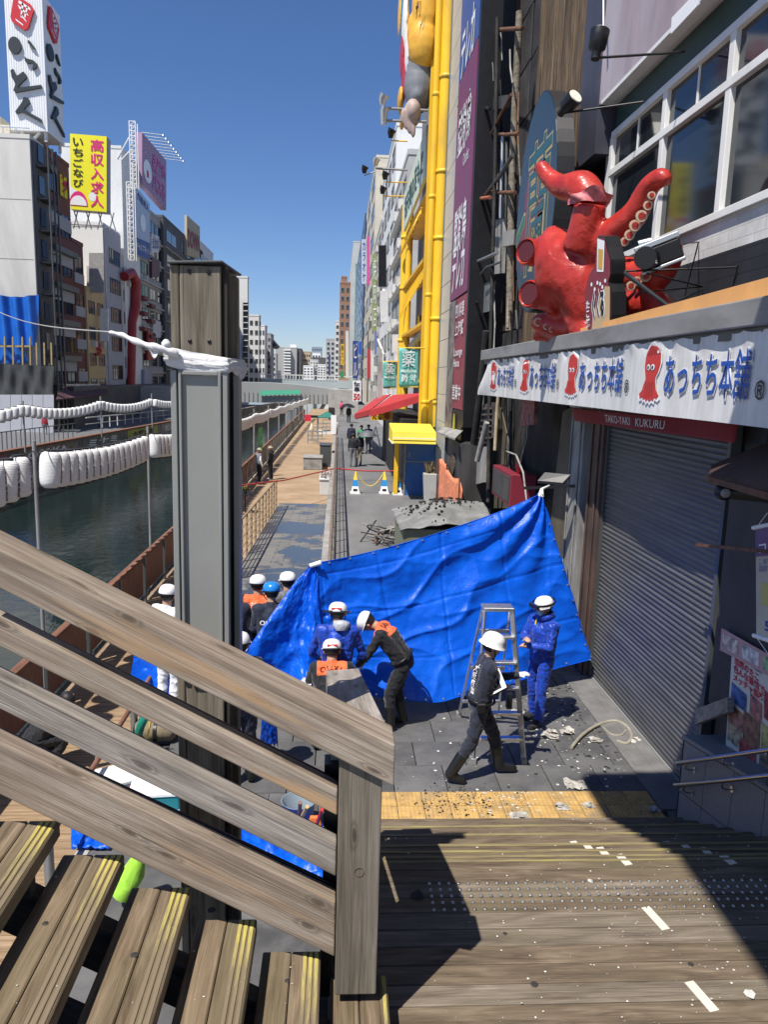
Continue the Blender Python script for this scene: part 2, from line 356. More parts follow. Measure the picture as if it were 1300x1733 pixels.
# far upper walkway and the ramp down to the riverside boardwalk
def _walk():
    m, t, b = _base('worn_walkway', .7, 0, .4); v = coords(t, (1, .35, 1), False); n = noise_n(t, v, .8, 6, .65)
    c = ramp(t, n, [(.3, (.11, .11, .112)), (.7, (.185, .184, .182))]); t.links.new(c, b.inputs['Base Color']); bump(t, b, noise_n(t, v, 14, 4), .2, .01); return m
m = MB(); m.box((-.05, 14.0, -.7), (14, 135, 0)); struct('upper_walkway', m, _walk())
def _ramp():
    m, t, b = _base('wet_paving', .6, 0, .5); tc = N(t, 'ShaderNodeTexCoord'); v = tc.outputs['Object']
    br = N(t, 'ShaderNodeTexBrick'); br.inputs['Scale'].default_value = 1; br.inputs['Brick Width'].default_value = .6; br.inputs['Row Height'].default_value = .3; br.inputs['Mortar Size'].default_value = .012
    br.inputs['Color1'].default_value = (.2, .19, .175, 1); br.inputs['Color2'].default_value = (.15, .145, .14, 1); br.inputs['Mortar'].default_value = (.06, .06, .06, 1); t.links.new(v, br.inputs['Vector'])
    w = ramp(t, noise_n(t, v, .55, 5, .6, .3), [(.46, (0, 0, 0)), (.53, (1, 1, 1))]); c = mix(t, w, br.outputs['Color'], (.045, .05, .06))
    t.links.new(c, b.inputs['Base Color']); r = N(t, 'ShaderNodeMapRange'); r.inputs['To Min'].default_value = .65; r.inputs['To Max'].default_value = .22; t.links.new(w, r.inputs['Value']); t.links.new(r.outputs[0], b.inputs['Roughness']); return m
M_RAMP = _ramp()
m = MB(); m.hexa([(-2.4, 14, -1.2), (-.35, 14, -1.2), (-.35, 31.7, -1.4), (-2.4, 31.7, -1.4), (-2.4, 14, -.004), (-.35, 14, -.004), (-.35, 31.7, -.7), (-2.4, 31.7, -.7)]); struct('ramp', m, M_RAMP)
m = MB(); m.box((-2.4, 13.4, -1), (-.04, 14.0, -.002)); struct('paved_landing', m, M_SLAB)
M_KERBW = mat('low_wall_stone', (.3, .29, .27), .7, 0, .2, 3, .2, dirt=(.12, .12, .12))
m = MB(); m.box((-.36, 14, -1), (-.05, 60, .12)); struct('low_wall', m, M_KERBW)
m = MB(); m.box((-2.42, -2, -1.2), (-2.30, 14, -.003)); struct('retaining_wall', m, M_CONC)
# riverside boardwalk
bwk = thing('boardwalk', None, None, (0, 0, 0), kind='structure')
for i in range(110):
    y = 5.6+i*.148
    piece('plank', (-4.42, y, -.72+random.uniform(-.002, .002)), (-2.44, y, -.72), .142, .04, M_BWALK, bwk, .003)
def _bwfar():
    m, t, b = _base('far_boards', .75, 0, .3); v = coords(t, (.7, 1, 1), False); w = N(t, 'ShaderNodeTexWave'); w.bands_direction = 'Y'; w.inputs['Scale'].default_value = 1.06; w.inputs['Distortion'].default_value = .4; t.links.new(v, w.inputs['Vector'])
    n = noise_n(t, v, 1.3, 6, .6); c = ramp(t, n, [(.3, (.27, .185, .11)), (.7, (.42, .30, .19))]); c = mix(t, .5, c, ramp(t, w.outputs['Fac'], [(.02, (.4, .4, .4)), (.2, (1, 1, 1))]), 'MULTIPLY')
    t.links.new(c, b.inputs['Base Color']); return m
M_BWF = _bwfar()
m = MB(); m.box((-4.42, 21.85, -1.1), (-2.40, 31.7, -.70)); m.box((-4.42, 31.7, -1.1), (-.36, 130, -.70)); struct('boardwalk_far_stretch', m, M_BWF)
m = MB(); m.box((-4.46, -3, -4), (-4.42, 130, -.9)); m.box((-4.43, -3, -1.6), (-2.42, 21.85, -.75)); struct('quay_wall', m, M_CONC)

# opposite bank
def OW(y): return -18.6+.077*(y-42)
M_OPW = mat('painted_quay', (.2, .17, .15), .7, 0, .6, .9, .2, dirt=(.09, .08, .075), stretch=(1, 1.2, 1.6))
m = MB()
m.hexa([(OW(20)-.5, 20, -4), (OW(20), 20, -4), (OW(150), 150, -4), (OW(150)-.5, 150, -4), (OW(20)-.5, 20, -.12), (OW(20), 20, -.12), (OW(150), 150, -.12), (OW(150)-.5, 150, -.12)]); struct('opposite_quay_wall', m, M_OPW)
m = MB(); m.hexa([(-60, 20, -2), (OW(20)-.5, 20, -2), (OW(150)-.5, 150, -2), (-60, 150, -2), (-60, 20, -1.0), (OW(20)-.5, 20, -1.0), (OW(150)-.5, 150, -1.0), (-60, 150, -1.0)]); struct('opposite_promenade', m, mat('promenade_paving', (.13, .13, .135), .7))

# ================================================================== upper stairs, deck, lower stairs
def rail(name, x0, yt0, yb0, x1, yt1, yb1, Yf, dep, mt, parent, label=None):
    """sloping board whose front face lies in the plane Y=Yf; ends cut plumb; local X along the grain"""
    a, b_, c, d = AY(x0, yb0, Yf), AY(x1, yb1, Yf), AY(x1, yt1, Yf), AY(x0, yt0, Yf); a.x = d.x = (a.x+d.x)/2; b_.x = c.x = (b_.x+c.x)/2
    w = Vector((0, dep, 0)); P = [a, b_, b_+w, a+w, d, c, c+w, d+w]
    return wprism(name, P, mt, parent, label)
def wprism(name, P, mt, parent, label=None, ch=.007):
    P = [Vector(p) for p in P]; o0 = sum(P, Vector())/8; x = (P[1]-P[0]).normalized(); y = (P[3]-P[0]); y = (y-x*y.dot(x)).normalized(); z = x.cross(y)
    M = Matrix((x, y, z)).transposed(); Mi = M.transposed()
    bm = bmesh.new(); vs = [bm.verts.new(Mi @ (p-o0)) for p in P]
    for f in [(3,2,1,0),(4,5,6,7),(0,1,5,4),(1,2,6,5),(2,3,7,6),(3,0,4,7)]: bm.faces.new([vs[i] for i in f])
    bmesh.ops.recalc_face_normals(bm, faces=bm.faces)
    if ch: bmesh.ops.bevel(bm, geom=list(bm.edges), offset=ch, segments=2, affect='EDGES', profile=.5)
    me = bpy.data.meshes.new(name); bm.to_mesh(me); bm.free(); me.materials.append(mt)
    o = link(name, me, parent); o.rotation_euler = M.to_euler(); o.location = o0-(ORG.get(parent, Vector((0, 0, 0))) if parent is not None else Vector((0, 0, 0)))
    if label: o['label'] = label
    return o
M_TREADY = None
def _wornyel():
    m, t, b = _base('worn_yellow_paint', .7, 0, .3); tc = N(t, 'ShaderNodeTexCoord'); sp = N(t, 'ShaderNodeSeparateXYZ'); t.links.new(tc.outputs['Object'], sp.inputs[0])
    n = noise_n(t, coords(t, (3, 30, 30)), 2.5, 4, .7); g = N(t, 'ShaderNodeMapRange'); g.inputs['From Min'].default_value = .7; g.inputs['From Max'].default_value = 1.25; g.inputs['To Min'].default_value = -.12; g.inputs['To Max'].default_value = .46
    t.links.new(sp.outputs['X'], g.inputs['Value']); a = N(t, 'ShaderNodeMath', operation='ADD'); t.links.new(n, a.inputs[0]); t.links.new(g.outputs[0], a.inputs[1])
    c = ramp(t, a.outputs[0], [(.52, (.19, .15, .1)), (.78, (.36, .3, .11)), (.95, (.5, .42, .09))]); t.links.new(c, b.inputs['Base Color']); bump(t, b, n, .4, .006); return m
M_WY = _wornyel()
st = thing('wooden_stairs', 'weathered open wooden stairs with worn yellow nosings climbing at lower left', 'stairs', (0, 1.5, 1.4))
EX = [.29, -.04, -.35, -.66, -.97, -1.26, -1.57, -1.88, -2.19]; EZ = [1.56, 1.735, 1.915, 2.09, 2.265, 2.44, 2.615, 2.79, 2.965]
for i, (x, z) in enumerate(zip(EX, EZ)):
    yb = -.6; ye = 3.33 + (0.02 if i else .06)
    for j in range(2):
        xc = x-.069-.143*j; o = piece('tread_board', (xc, yb, z-.04), (xc, ye, z-.04), .138, .08, M_TREAD, st, .006)
    for g in range(3 if i else 1):       # ribbed worn yellow nosing
        xg = x-.018-.028*g; o = piece('nosing_strip', (xg, ye-2.5, z+.0015), (xg, ye-.012, z+.0015), .018, .008, M_WY, st, .002)
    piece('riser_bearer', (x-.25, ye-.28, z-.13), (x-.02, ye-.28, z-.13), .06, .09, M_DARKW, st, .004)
wprism('gap_shade_board', [(-2.6, -.6, 2.48), (.15, -.6, .95), (.15, 3.1, .95), (-2.6, 3.1, 2.48), (-2.6, -.6, 2.53), (.15, -.6, 1.0), (.15, 3.1, 1.0), (-2.6, 3.1, 2.53)], M_DARKW, st, None, 0)  # added dark board that puts shade into the gaps between the treads
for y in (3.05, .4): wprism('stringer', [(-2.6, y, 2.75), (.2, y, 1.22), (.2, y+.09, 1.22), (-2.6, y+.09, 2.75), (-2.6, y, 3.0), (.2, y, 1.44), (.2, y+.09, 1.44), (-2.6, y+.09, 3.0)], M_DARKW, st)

M_DECKB = wood('deck_wood_grey', (.1, .08, .062), (.2, .163, .125), (.3, .25, .2), green=(.15, .13, .08), knots=False, crack=.75, lx=1.1); M_DECKC = wood('deck_wood_brown', (.075, .052, .034), (.15, .108, .072), (.24, .18, .125), green=(.12, .1, .05), knots=False, crack=.7, lx=1.5)
dk = thing('wooden_deck', None, None, (1.8, 2, 1.36), kind='structure')
y = 4.59-.07
for i in range(38):
    if y < -.6: break
    DBM = [M_DECK, M_DECK, M_DECKB, M_DECKC]; piece('deck_board', (.0, y, 1.375+random.uniform(-.0015, .0015)), (5.2, y, 1.375+random.uniform(-.0015, .0015)), .131, .05, random.choice(DBM), dk, .005); y -= .136
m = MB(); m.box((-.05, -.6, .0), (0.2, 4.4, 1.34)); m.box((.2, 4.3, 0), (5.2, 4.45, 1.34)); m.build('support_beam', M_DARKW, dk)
m = MB(); m.lathe((0, 0, 0), [(.0115, 0), (.011, .004), (.007, .008), (0, .0085)], 8, 0, 'Z', False); sm_ = m.mesh(M_STEEL, Vector((0, 0, 0)), 'stud')
for r_, py in enumerate([1494, 1504.5, 1515, 1526, 1538]):
    p = AZ(900, py, 1.402)
    for k in range(46):
        link('tactile_stud', sm_, dk, (.62+k*.0612+(r_ % 2)*.0-1.8, p.y-2, 1.402-1.36))
ls = thing('lower_stairs', 'short flight of weathered wooden steps dropping from deck to stone pavement', 'stairs', (1.8, 5.8, 0))
for i in range(8):
    z = 1.4-.1556*(i+1); y0 = 4.59+.309*i
    for j in range(2):
        o = piece('step_board', (.0, y0+.075+.152*j, z-.025), (3.6, y0+.075+.152*j, z-.025), .148, .05, M_DECK, ls, .005)
    if i < 8:
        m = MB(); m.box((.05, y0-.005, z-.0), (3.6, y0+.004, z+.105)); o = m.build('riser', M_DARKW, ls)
def _wy2():
    m, t, b = _base('faded_yellow_line', .7, 0, .3); n = noise_n(t, coords(t, (1.2, 20, 8)), 2.2, 5, .7)
    c = ramp(t, n, [(.42, (.17, .135, .09)), (.68, (.33, .28, .1))]); t.links.new(c, b.inputs['Base Color']); return m
M_WY2 = _wy2()
for i, (yy, zz) in enumerate([(4.575, 1.4), (4.53, 1.4)]): piece('nosing_line', (.35, yy, zz+.002), (3.5, yy, zz+.002), .02, .006, M_WY2, dk, 0)
for i in (0, 1, 3, 5): piece('nosing_line', (.3, 4.59+.309*(i+1)-.03, 1.4-.1556*(i+1)+.002), (3.5, 4.59+.309*(i+1)-.03, 1.4-.1556*(i+1)+.002), .03, .006, M_WY2, ls, 0)
# strips of pale tape
M_TAPE = mat('pale_tape', (.62, .58, .5), .6, 0, .08, 8, .05)
def tape(parent, px, z, L, w, a):
    p = AZ(px[0], px[1], z); d = Vector((math.sin(a), math.cos(a), 0))*L/2; piece('tape_strip', p-d+Vector((0, 0, .0015)), p+d+Vector((0, 0, .0015)), w, .002, M_TAPE, parent, 0)
tape(dk, (1188, 1686), 1.4, .2, .055, -.23); tape(dk, (1110, 1554), 1.4, .2, .055, -.23); tape(dk, (1056, 1455), 1.4, .12, .055, -.25)
for i, px in enumerate([(1021, 1441), (997, 1435), (975, 1430), (954, 1426), (937, 1422), (922, 1419), (908, 1415), (892, 1410)]): tape(ls, px, 1.4-.1556*(i+1), .1, .055, -.2)
for i, px in enumerate([(1196, 1441), (1165, 1436), (1133, 1430), (1105, 1426), (1082, 1422)]): tape(ls, px, 1.4-.1556*(i+1), .09, .055, -.2)
tape(dk, (1233, 1455), 1.4, .1, .06, -.3)

# ------------------------------------------------------------------ handrail of the upper stairs
hr = thing('stair_railing', 'heavy weathered timber handrail with four sloping boards and square newel post', 'railing', (.15, 3.25, 1.56))
YF = 3.2
rail('handrail', -60, 899, 968, 668, 1262, 1332, YF-.03, .2, M_RAIL, hr)
rail('rail_board', -60, 1018, 1066, 571, 1338, 1381, YF+.03, .09, M_RAIL, hr)
rail('rail_board', -60, 1118, 1172, 569, 1431, 1484, YF+.03, .10, M_RAILG, hr)
rail('rail_board', -60, 1226, 1318, 567, 1527, 1620, YF+.03, .10, M_RAIL, hr)
for (a, b_) in ((1003, 1320), (1206, 1500)): rail('steel_bar', -60, a, a+16, 571, b_, b_+16, YF+.15, .02, M_BLACK, hr)
n0 = AY(571, 1300, YF); n1 = AY(649, 1300, YF); nb = AY(605, 1684, YF).z
wprism('newel_post', [(n0.x+.008, YF, nb), (n0.x+.008, YF, 2.83), (n0.x+.008, YF+.16, 2.83), (n0.x+.008, YF+.16, nb), (n1.x-.003, YF, nb), (n1.x-.003, YF, 2.72), (n1.x-.003, YF+.16, 2.72), (n1.x-.003, YF+.16, nb)], M_OLD, hr)
m = MB(); m.box((n0.x-.06, YF+.18, 1.45), (n0.x+.03, YF+.28, 2.7)); m.box((n0.x+.1, YF+.18, 1.45), (n0.x+.13, YF+.28, 2.7)); m.build('steel_core', M_BLACK, hr)
m = MB(); p = AY(608, 1476, YF); m.lathe((p.x, YF-.003, p.z), [(.022, 0), (.02, .006), (0, .006)], 12, 0, 'Y', False); m.build('bolt', M_RUST, hr)
# left handrail of the lower stairs: board caps running down and away
lr = thing('lower_stair_railing', 'broad flat-topped timber handrail running down beside the lower steps behind the newel post', 'railing', (.2, 5.5, 0))
def lowrail():
    a, b_ = AY(560, 1268, 3.42), AY(664, 1246, 3.42); c, d = AY(607, 1131, 5.6), AY(552, 1135, 5.6)
    t = Vector((0, 0, -.13)); wprism('cap_board', [a+t, d+t, c+t, b_+t, a, d, c, b_], M_RAILG, lr, None, .006)
    for fy, zt in ((3.66, .5), (4.6, .5), (5.5, .5)):
        k = (fy-3.5)/2.1; xm = (a.x+b_.x)/2*(1-k)+(c.x+d.x)/2*k; zz = a.z*(1-k)+c.z*k
        piece('post', (xm, fy, zz-.15), (xm, fy, max(.0, 1.4-(fy-4.59)*.5-.2)), .16, .2, M_OLD, lr)
    for q in (.42, .72):
        p0 = (a+b_)/2; p1 = (c+d)/2; wz = Vector((0, 0, -q)); piece('rail_board', p0+wz, p1+wz, .05, .15, M_RAIL, lr)
lowrail()

# ------------------------------------------------------------------ tall pillar behind the railing
pl = thing('timber_light_pillar', 'tall square timber pillar with grey metal lamp box wrapped with white cloth', 'pillar', (-.67, 3.9, 0))
YP = 3.8
tl = AY(286, 440, YP); tr = AY(384, 440, YP); X0, X1, ZT = tl.x, tr.x, tl.z
zc = AY(340, 628, YP).z; zb = AY(340, 1130, YP).z
def vpost(name, x0, x1, y0, y1, z0, z1, mt, par=pl): return wprism(name, [(x0, y0, z0), (x0, y0, z1), (x0, y1, z1), (x0, y1, z0), (x1, y0, z0), (x1, y0, z1), (x1, y1, z1), (x1, y1, z0)], mt, par)
vpost('front_board', X0+.045, X1-.03, YP, YP+.07, .5, ZT-.02, M_OLD)
vpost('side_board', X0, X0+.042, YP+.0, YP+.34, .5, ZT-.02, M_OLD)
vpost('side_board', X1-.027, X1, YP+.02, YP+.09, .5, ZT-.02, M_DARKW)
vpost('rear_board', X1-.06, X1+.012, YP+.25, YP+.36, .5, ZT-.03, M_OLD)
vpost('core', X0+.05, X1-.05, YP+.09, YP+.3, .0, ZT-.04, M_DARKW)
m = MB(); m.slab((X0-.008, YP-.02, ZT-.018), (X1-.02, YP-.02, ZT-.006), (X1+.02, YP+.39, ZT-.014), (X0-.008, YP+.39, ZT-.018), (0, 0, .012)); bevel(m.build('metal_cap', M_GREYD, pl), .004)
for px, py in ((320, 459), (353, 461), (321, 577), (354, 578)):
    p = AY(px, py, YP); m = MB(); m.lathe((p.x, YP-.004, p.z), [(.011, .006), (.009, 0), (0, .002)], 10, 0, 'Y', False); m.build('bolt', M_BLACK, pl)
XB0 = AY(291, 800, YP-.05).x; XB1 = AY(386, 800, YP-.05).x
m = MB()
m.box((XB0, YP-.05, zb), (XB0+.028, YP-.004, zc)); m.box((XB0+.038, YP-.06, zb), (XB0+.052, YP-.004, zc)); m.box((XB1-.045, YP-.06, zb), (XB1-.03, YP-.004, zc)); m.box((XB1-.026, YP-.05, zb), (XB1, YP-.004, zc))
m.box((XB0+.052, YP-.06, zb), (XB1-.045, YP-.004, zb+.02)); m.box((XB0+.052, YP-.058, zc-.02), (XB1-.045, YP-.004, zc))
bevel(m.build('lamp_box_frame', M_GREYM, pl), .003)
m = MB(); m.box((XB0+.0525, YP-.035, zb+.02), (XB1-.0455, YP-.006, zc-.02)); m.build('diffuser_panel', mat('frosted_grey_panel', (.265, .27, .255), .35, 0, .05, 1, .02, dirt=(.235, .24, .225)), pl)
m = MB(); m.box((XB1+.004, YP+.12, zb), (XB1+.03, YP+.24, zc)); m.build('side_channel', M_GREYM, pl)

# white cloth tied round it with its rope
cw = thing('knotted_white_cloth', 'white cloth twisted round the pillar and pulled off to the left on a thin rope', 'cloth', (-.67, 3.9, 4.7))
M_CLW = cloth('white_cotton', (.66, .66, .67), .85, .05, .1, .35, 16)
m = MB()
def band(u, v):
    pts = [(X0-.012, YP-.03), (X1-.0, YP-.04), (X1+.03, YP+.1), (X1+.035, YP+.38), (X0+.0, YP+.40), (X0-.03, YP+.1)]
    k = u*len(pts); i = int(k) % len(pts); f = k-int(k); a = pts[i]; b_ = pts[(i+1) % len(pts)]; x = a[0]*(1-f)+b_[0]*f; y = a[1]*(1-f)+b_[1]*f
    zt = AY(280, 588, YP).z*(1-min(1, max(0, (x-X0)/(X1-X0))))+AY(390, 606, YP).z*min(1, max(0, (x-X0)/(X1-X0)))
    h = .085+.02*math.sin(u*19); bl = .022*math.sin(math.pi*v)+.006*math.sin(v*22+u*30)
    cx, cy = (X0+X1)/2, YP+.18; d = Vector((x-cx, y-cy, 0)).normalized()
    return Vector((x, y, zt-h*v+.003*noise.noise(Vector((u*20, v*6, 0)))))+d*bl
m.grid(band, 72, 10); o = m.build('wrap', M_CLW, cw)
m = MB(); P = [AY(300, 600, YP-.06), AY(272, 590, YP-.1), AY(250, 585, YP-.1), AY(225, 576, YP-.08), AY(207, 567, YP-.05), AY(190, 563, YP-.03), AY(184, 562, YP)]
pp = []; rr = []
for i in range(len(P)-1):
    for j in range(6):
        f = j/6; pp.append(P[i].lerp(P[i+1], f)); k = i+f; rr.append((.021-.0025*k)*(1+.2*math.sin(k*5.0)))
pp.append(P[-1]); rr.append(.003); m.tube(pp, rr, 10); m.lathe(AY(281, 583, YP-.08), [(.0, -.02), (.022, -.01), (.022, .008), (.008, .024)], 9); m.build('twisted_end', M_CLW, cw)
m = MB(); m.grid(lambda u, v: AY(250, 582, YP-.1).lerp(AY(268, 590, YP-.1), u)+Vector((.01*math.sin(v*9), -.01*v, -.05*v*math.sin(u*math.pi)-.005)), 6, 6); m.build('loose_end', M_CLW, cw)
m = MB(); a = AY(186, 562, YP); b_ = AY(-30, 514, 8.0)
m.tube([a.lerp(b_, k/10)+Vector((0, 0, -.06*math.sin(math.pi*k/10))) for k in range(11)], .004, 6); m.build('rope', mat('grey_rope', (.3, .3, .3), .8), cw)

# granite wall, handrails on the right of the lower steps
gw = thing('granite_stair_wall', 'grey granite clad wall beside the lower steps under two steel handrails', 'wall', (3.8, 6, 0))
XG = 3.6
ga = AX(1158, 1243, XG); gb = AX(1300, 1330, XG); sl_ = (gb.z-ga.z)/(gb.y-ga.y)
def gz(y): return ga.z+sl_*(y-ga.y)
m = MB(); yn, yf = 3.4, ga.y
m.hexa([(XG+.03, yn, 0), (XG+.42, yn, 0), (XG+.42, yf-.03, 0), (XG+.03, yf-.03, 0), (XG+.03, yn, gz(yn)-.05), (XG+.42, yn, gz(yn)-.05), (XG+.42, yf-.03, gz(yf)-.05), (XG+.03, yf-.03, gz(yf)-.05)]); m.build('core', M_BASE, gw)
M_GR2 = mat('granite_panel', (.2, .205, .21), .55, 0, .12, 45, .08, dirt=(.16, .165, .17))
yy = yf; i = 0
while yy > yn:
    y1 = max(yn, yy-.5)
    for (lo, hi) in ((None, -.62), (-.61, -.06)):
        z0a = 0 if lo is None else gz(yy)+lo; z0b = 0 if lo is None else gz(y1)+lo
        za, zb_ = gz(yy)+hi, gz(y1)+hi
        s_ = 0 if lo is None else .22
        Pn = [(XG, y1+.004-s_*0, z0b), (XG, yy-.004, z0a), (XG+.028, yy-.004, z0a), (XG+.028, y1+.004, z0b), (XG, y1+.004, zb_), (XG, yy-.004, za), (XG+.028, yy-.004, za), (XG+.028, y1+.004, zb_)]
        m = MB(); m.hexa(Pn); m.build('panel', M_GR2, gw)
    yy = y1; i += 1
m = MB(); m.hexa([(XG-.02, yn, gz(yn)-.045), (XG+.44, yn, gz(yn)-.045), (XG+.44, yf, gz(yf)-.045), (XG-.02, yf, gz(yf)-.045), (XG-.02, yn, gz(yn)), (XG+.44, yn, gz(yn)), (XG+.44, yf, gz(yf)), (XG-.02, yf, gz(yf))]); bevel(m.build('coping', M_GR2, gw), .006)
m = MB(); m.box((XG+.0, yf-.028, 0), (XG+.42, yf, gz(yf)-.05)); m.build('end_panel', M_GR2, gw)
XH = 3.5
for (x0, y0, x1, y1), lab in (((1146, 1292, 1310, 1268), 'upper'), ((1142, 1330, 1310, 1312), 'lower')):
    h = thing('steel_handrail', 'stainless steel handrail tube on granite wall, %s of the two' % lab, 'handrail', AX(x0, y0, XH), group='steel handrails on the granite wall')
    a = AX(x0, y0, XH); b_ = AX(x1, y1, XH); d = (b_-a).normalized(); far = b_+d*1.6
    m = MB(); m.tube([a+Vector((.1, .0, -.0)), a+Vector((.06, .015, -.0)), a+Vector((.01, .01, 0)), a-d*-.04, b_, far], .021, 12); m.build('tube', M_STEEL, h)
    for f in (.12, .55, .95):
        p = a.lerp(b_, f); m = MB(); m.tube([p+Vector((0, 0, -.02)), p+Vector((.005, 0, -.07)), p+Vector((.04, 0, -.085)), p+Vector((.1, 0, -.085))], .008, 8); m.lathe(p+Vector((.092, 0, -.085)), [(.03, 0), (.03, .007)], 12, 0, 'X'); m.build('bracket', M_STEEL, h)
# ================================================================== RIGHT SIDE: shops
FX = 4.02          # plane of the shutter
# --- takoyaki shop front
shop = thing('takoyaki_shop', 'shop building with closed roller shutter below and white framed upstairs windows', 'building', (6, 9, 0))
m = MB(); ys, ye_ = 7.62, 11.12
m.box((4.35, 3.2, 0), (12, 7.5, 4.6)); m.box((4.6, 7.5, 0), (12, 12.9, 4.6))
m.box((4.1, 7.15, 0), (4.6, 7.58, 4.3)); m.build('wall', M_CHAR2, shop)
sh = MB()
for z0 in [0]:
    prof = [(0, 0), (-.012, .008), (-.02, .026), (-.016, .046), (-.002, .058), (0, .066)]
    sh.v = []; 
    vs = [(x, 0, z) for x, z in prof]+[(x, ye_-ys, z) for x, z in prof]; n = len(prof)
    sh.add(vs, [(i, i+1, n+i+1, n+i) for i in range(n-1)], 0, True)
M_SHUT = mat('shutter_steel', (.115, .112, .108), .4, .25, .25, .8, .1, dirt=(.075, .073, .07), stretch=(1, 1, .5))
slm = sh.mesh(M_SHUT, Vector((0, 0, 0)), 'shutter_slat')
rs = thing('roller_shutter', 'closed grey ribbed roller shutter with shadows across it under the red banner', 'shutter', (FX, ys, .05))
for i in range(62): link('slat', slm, rs, (0, 0, i*.0665))
for q_ in (ye_, ys-.07): m = MB(); m.box((FX-.05, q_, 0), (FX+.06, q_+.07, 4.2)); m.build('guide_rail', M_GREYD, rs)
m = MB(); m.box((FX-.03, ys, .0), (FX+.03, ye_, .05)); m.build('bottom_bar', M_GREYM, rs)
m = MB(); m.box((FX+.07, ys-.1, 0), (4.59, ye_+.1, 4.4)); m.build('housing', M_BLACK, rs)
m = MB(); m.box((FX-.45, ys-.2, -.02), (FX+.02, 11.2, .025)); m.box((FX-.2, ys, .025), (FX-.03, ye_, .03)); struct('threshold', m, mat('dark_threshold', (.15, .145, .14), .8, 0, .25, 4, .2))
# posts and dark doorway beyond the shutter
for x0, x1, y0, y1, mt_, nm, lab in ((3.92, 4.25, 11.2, 11.75, mat('brown_steel_column', (.11, .065, .05), .6, .2, .3, 2, .2, dirt=(.05, .04, .035)), 'steel_column', 'brown steel column beside the shutter behind the tarp edge'),
        (3.95, 4.2, 12.2, 12.9, M_ASHW, 'door_post', 'pale scorched timber post left of the shutter'), ):
    m = MB(); m.box((x0, y0, 0), (x1, y1, 4.5)); m.box((x0-.03, y0+.1, 0), (x0-.002, y0+.16, 4.3)); m.box((x0-.03, y1-.14, 0), (x0-.002, y1-.1, 4.3)); o = bevel(m.build(nm, mt_), .01); tag(o, lab, 'column')
m = MB(); m.box((4.28, 11.8, 0), (4.34, 12.15, 4.3)); m.build('door_jamb', M_GREYD, shop)
m = MB()
for i in range(5): m.box((4.25, 12.95+i*.3, 0), (5.3, 13.25+i*.3, 1.55-.0+.17*i-.6))
tag(m.build('inner_steps', M_ASHW), 'scorched steps inside the dark doorway behind the tarp peak', 'steps')

# upstairs wall and windows
XU = 4.75
up = thing('upper_storey', 'upstairs facade with white painted brick, long white window band and purple panel above', 'facade', (XU, 9, 4.6))
A = lambda x, y: AX(x, y, XU)
cL = A(1013, 600).y
zs = lambda x, y: A(x, y).z
# key heights
z_wb = (zs(1115, 408)+zs(1300, 318))/2          # sill
z_tr = (zs(1045, 300)+zs(1300, 86))/2+.02       # transom between big and small panes
z_wt = (zs(1030, 243)+zs(1235, 60))/2           # window head
z_gr = z_wt+.45
z_bk = (zs(1200, 440)+zs(1300, 395))/2          # white to black paint
yR = 3.0
M_WBR = brick('white_painted_brick', (.66, .65, .63), (.6, .59, .57), (.5, .49, .48), .42, .14, .6, .5, 'YZ', .05, .35, dirt=(.5, .48, .45))
M_BBR = brick('black_painted_brick', (.028, .03, .036), (.022, .024, .03), (.015, .015, .018), .42, .14, .6, .5, 'YZ', .05, .35)
m = MB(); m.box((XU, yR, z_bk), (XU+.3, cL+.25, z_wb-.06)); m.build('white_brick_band', M_WBR, up)
m = MB(); m.box((XU, yR, 4.6), (XU+.3, cL+.25, z_bk)); m.build('black_brick_band', M_BBR, up)
m = MB(); m.box((XU+.35, yR, z_wb-.2), (12, cL+.2, 20)); m.build('wall', M_CHAR2, up)
m = MB(); m.box((XU-.02, cL, z_wb-.06), (XU+.3, cL+.3, z_wt+.1)); m.build('corner_board', M_WHITE, up)
mm = [A(1120, 300).y, A(1225, 300).y]; mull = [cL, mm[0], mm[1], mm[1]-(mm[0]-mm[1])*.98, mm[1]-(mm[0]-mm[1])*1.96]
m = MB(); fr = .07
for y in mull[:4]: m.box((XU-.05, y-fr, z_wb), (XU+.08, y+fr, z_wt))
m.box((XU-.06, yR, z_wb-.1), (XU+.1, cL, z_wb)); m.box((XU-.06, yR, z_tr-.05), (XU+.08, cL, z_tr+.06)); m.box((XU-.06, yR, z_wt-.03), (XU+.1, cL, z_wt+.08))
wf = bevel(m.build('window_frame', M_WHITE, up), .006)
for i in range(4):
    a, b_ = mull[i], mull[i+1]
    for z0, z1 in ((z_wb, z_tr-.05), (z_tr+.06, z_wt-.03)):
        cuts = [a-fr, b_+fr] if z0 == z_wb else [a-fr, (a+b_)/2, b_+fr]
        for y0, y1 in zip(cuts, cuts[1:]):
            m = MB(); m.box((XU+.02, y1, z0), (XU+.03, y0, z1)); m.build('window_pane', M_GLASSD, up)
            if z0 != z_wb:
                m = MB(); m.box((XU+.0, y1-.02, z0), (XU+.019, y1+.02, z1)); m.build('sash_bar', M_WHITE, up)
m = MB(); m.box((XU-.02, yR, z_wt+.082), (XU+.1, cL-.1, z_wt+.5)); m.build('green_soffit', mat('dark_green_paint', (.012, .04, .03), .5), up)
M_PURP = mat('faded_purple_panel', (.36, .28, .30), .45, 0, .28, .55, .1, dirt=(.46, .42, .44), stretch=(1, 1.8, .5))
m = MB(); m.box((XU-.28, yR, z_wt+.55), (XU+.1, cL+.1, 20)); m.build('purple_panel', M_PURP, up)
m = MB(); m.box((XU-.3, yR, z_wt+.5), (XU+.1, cL-.06, z_wt+.56)); m.build('panel_trim', M_WHITE, up)
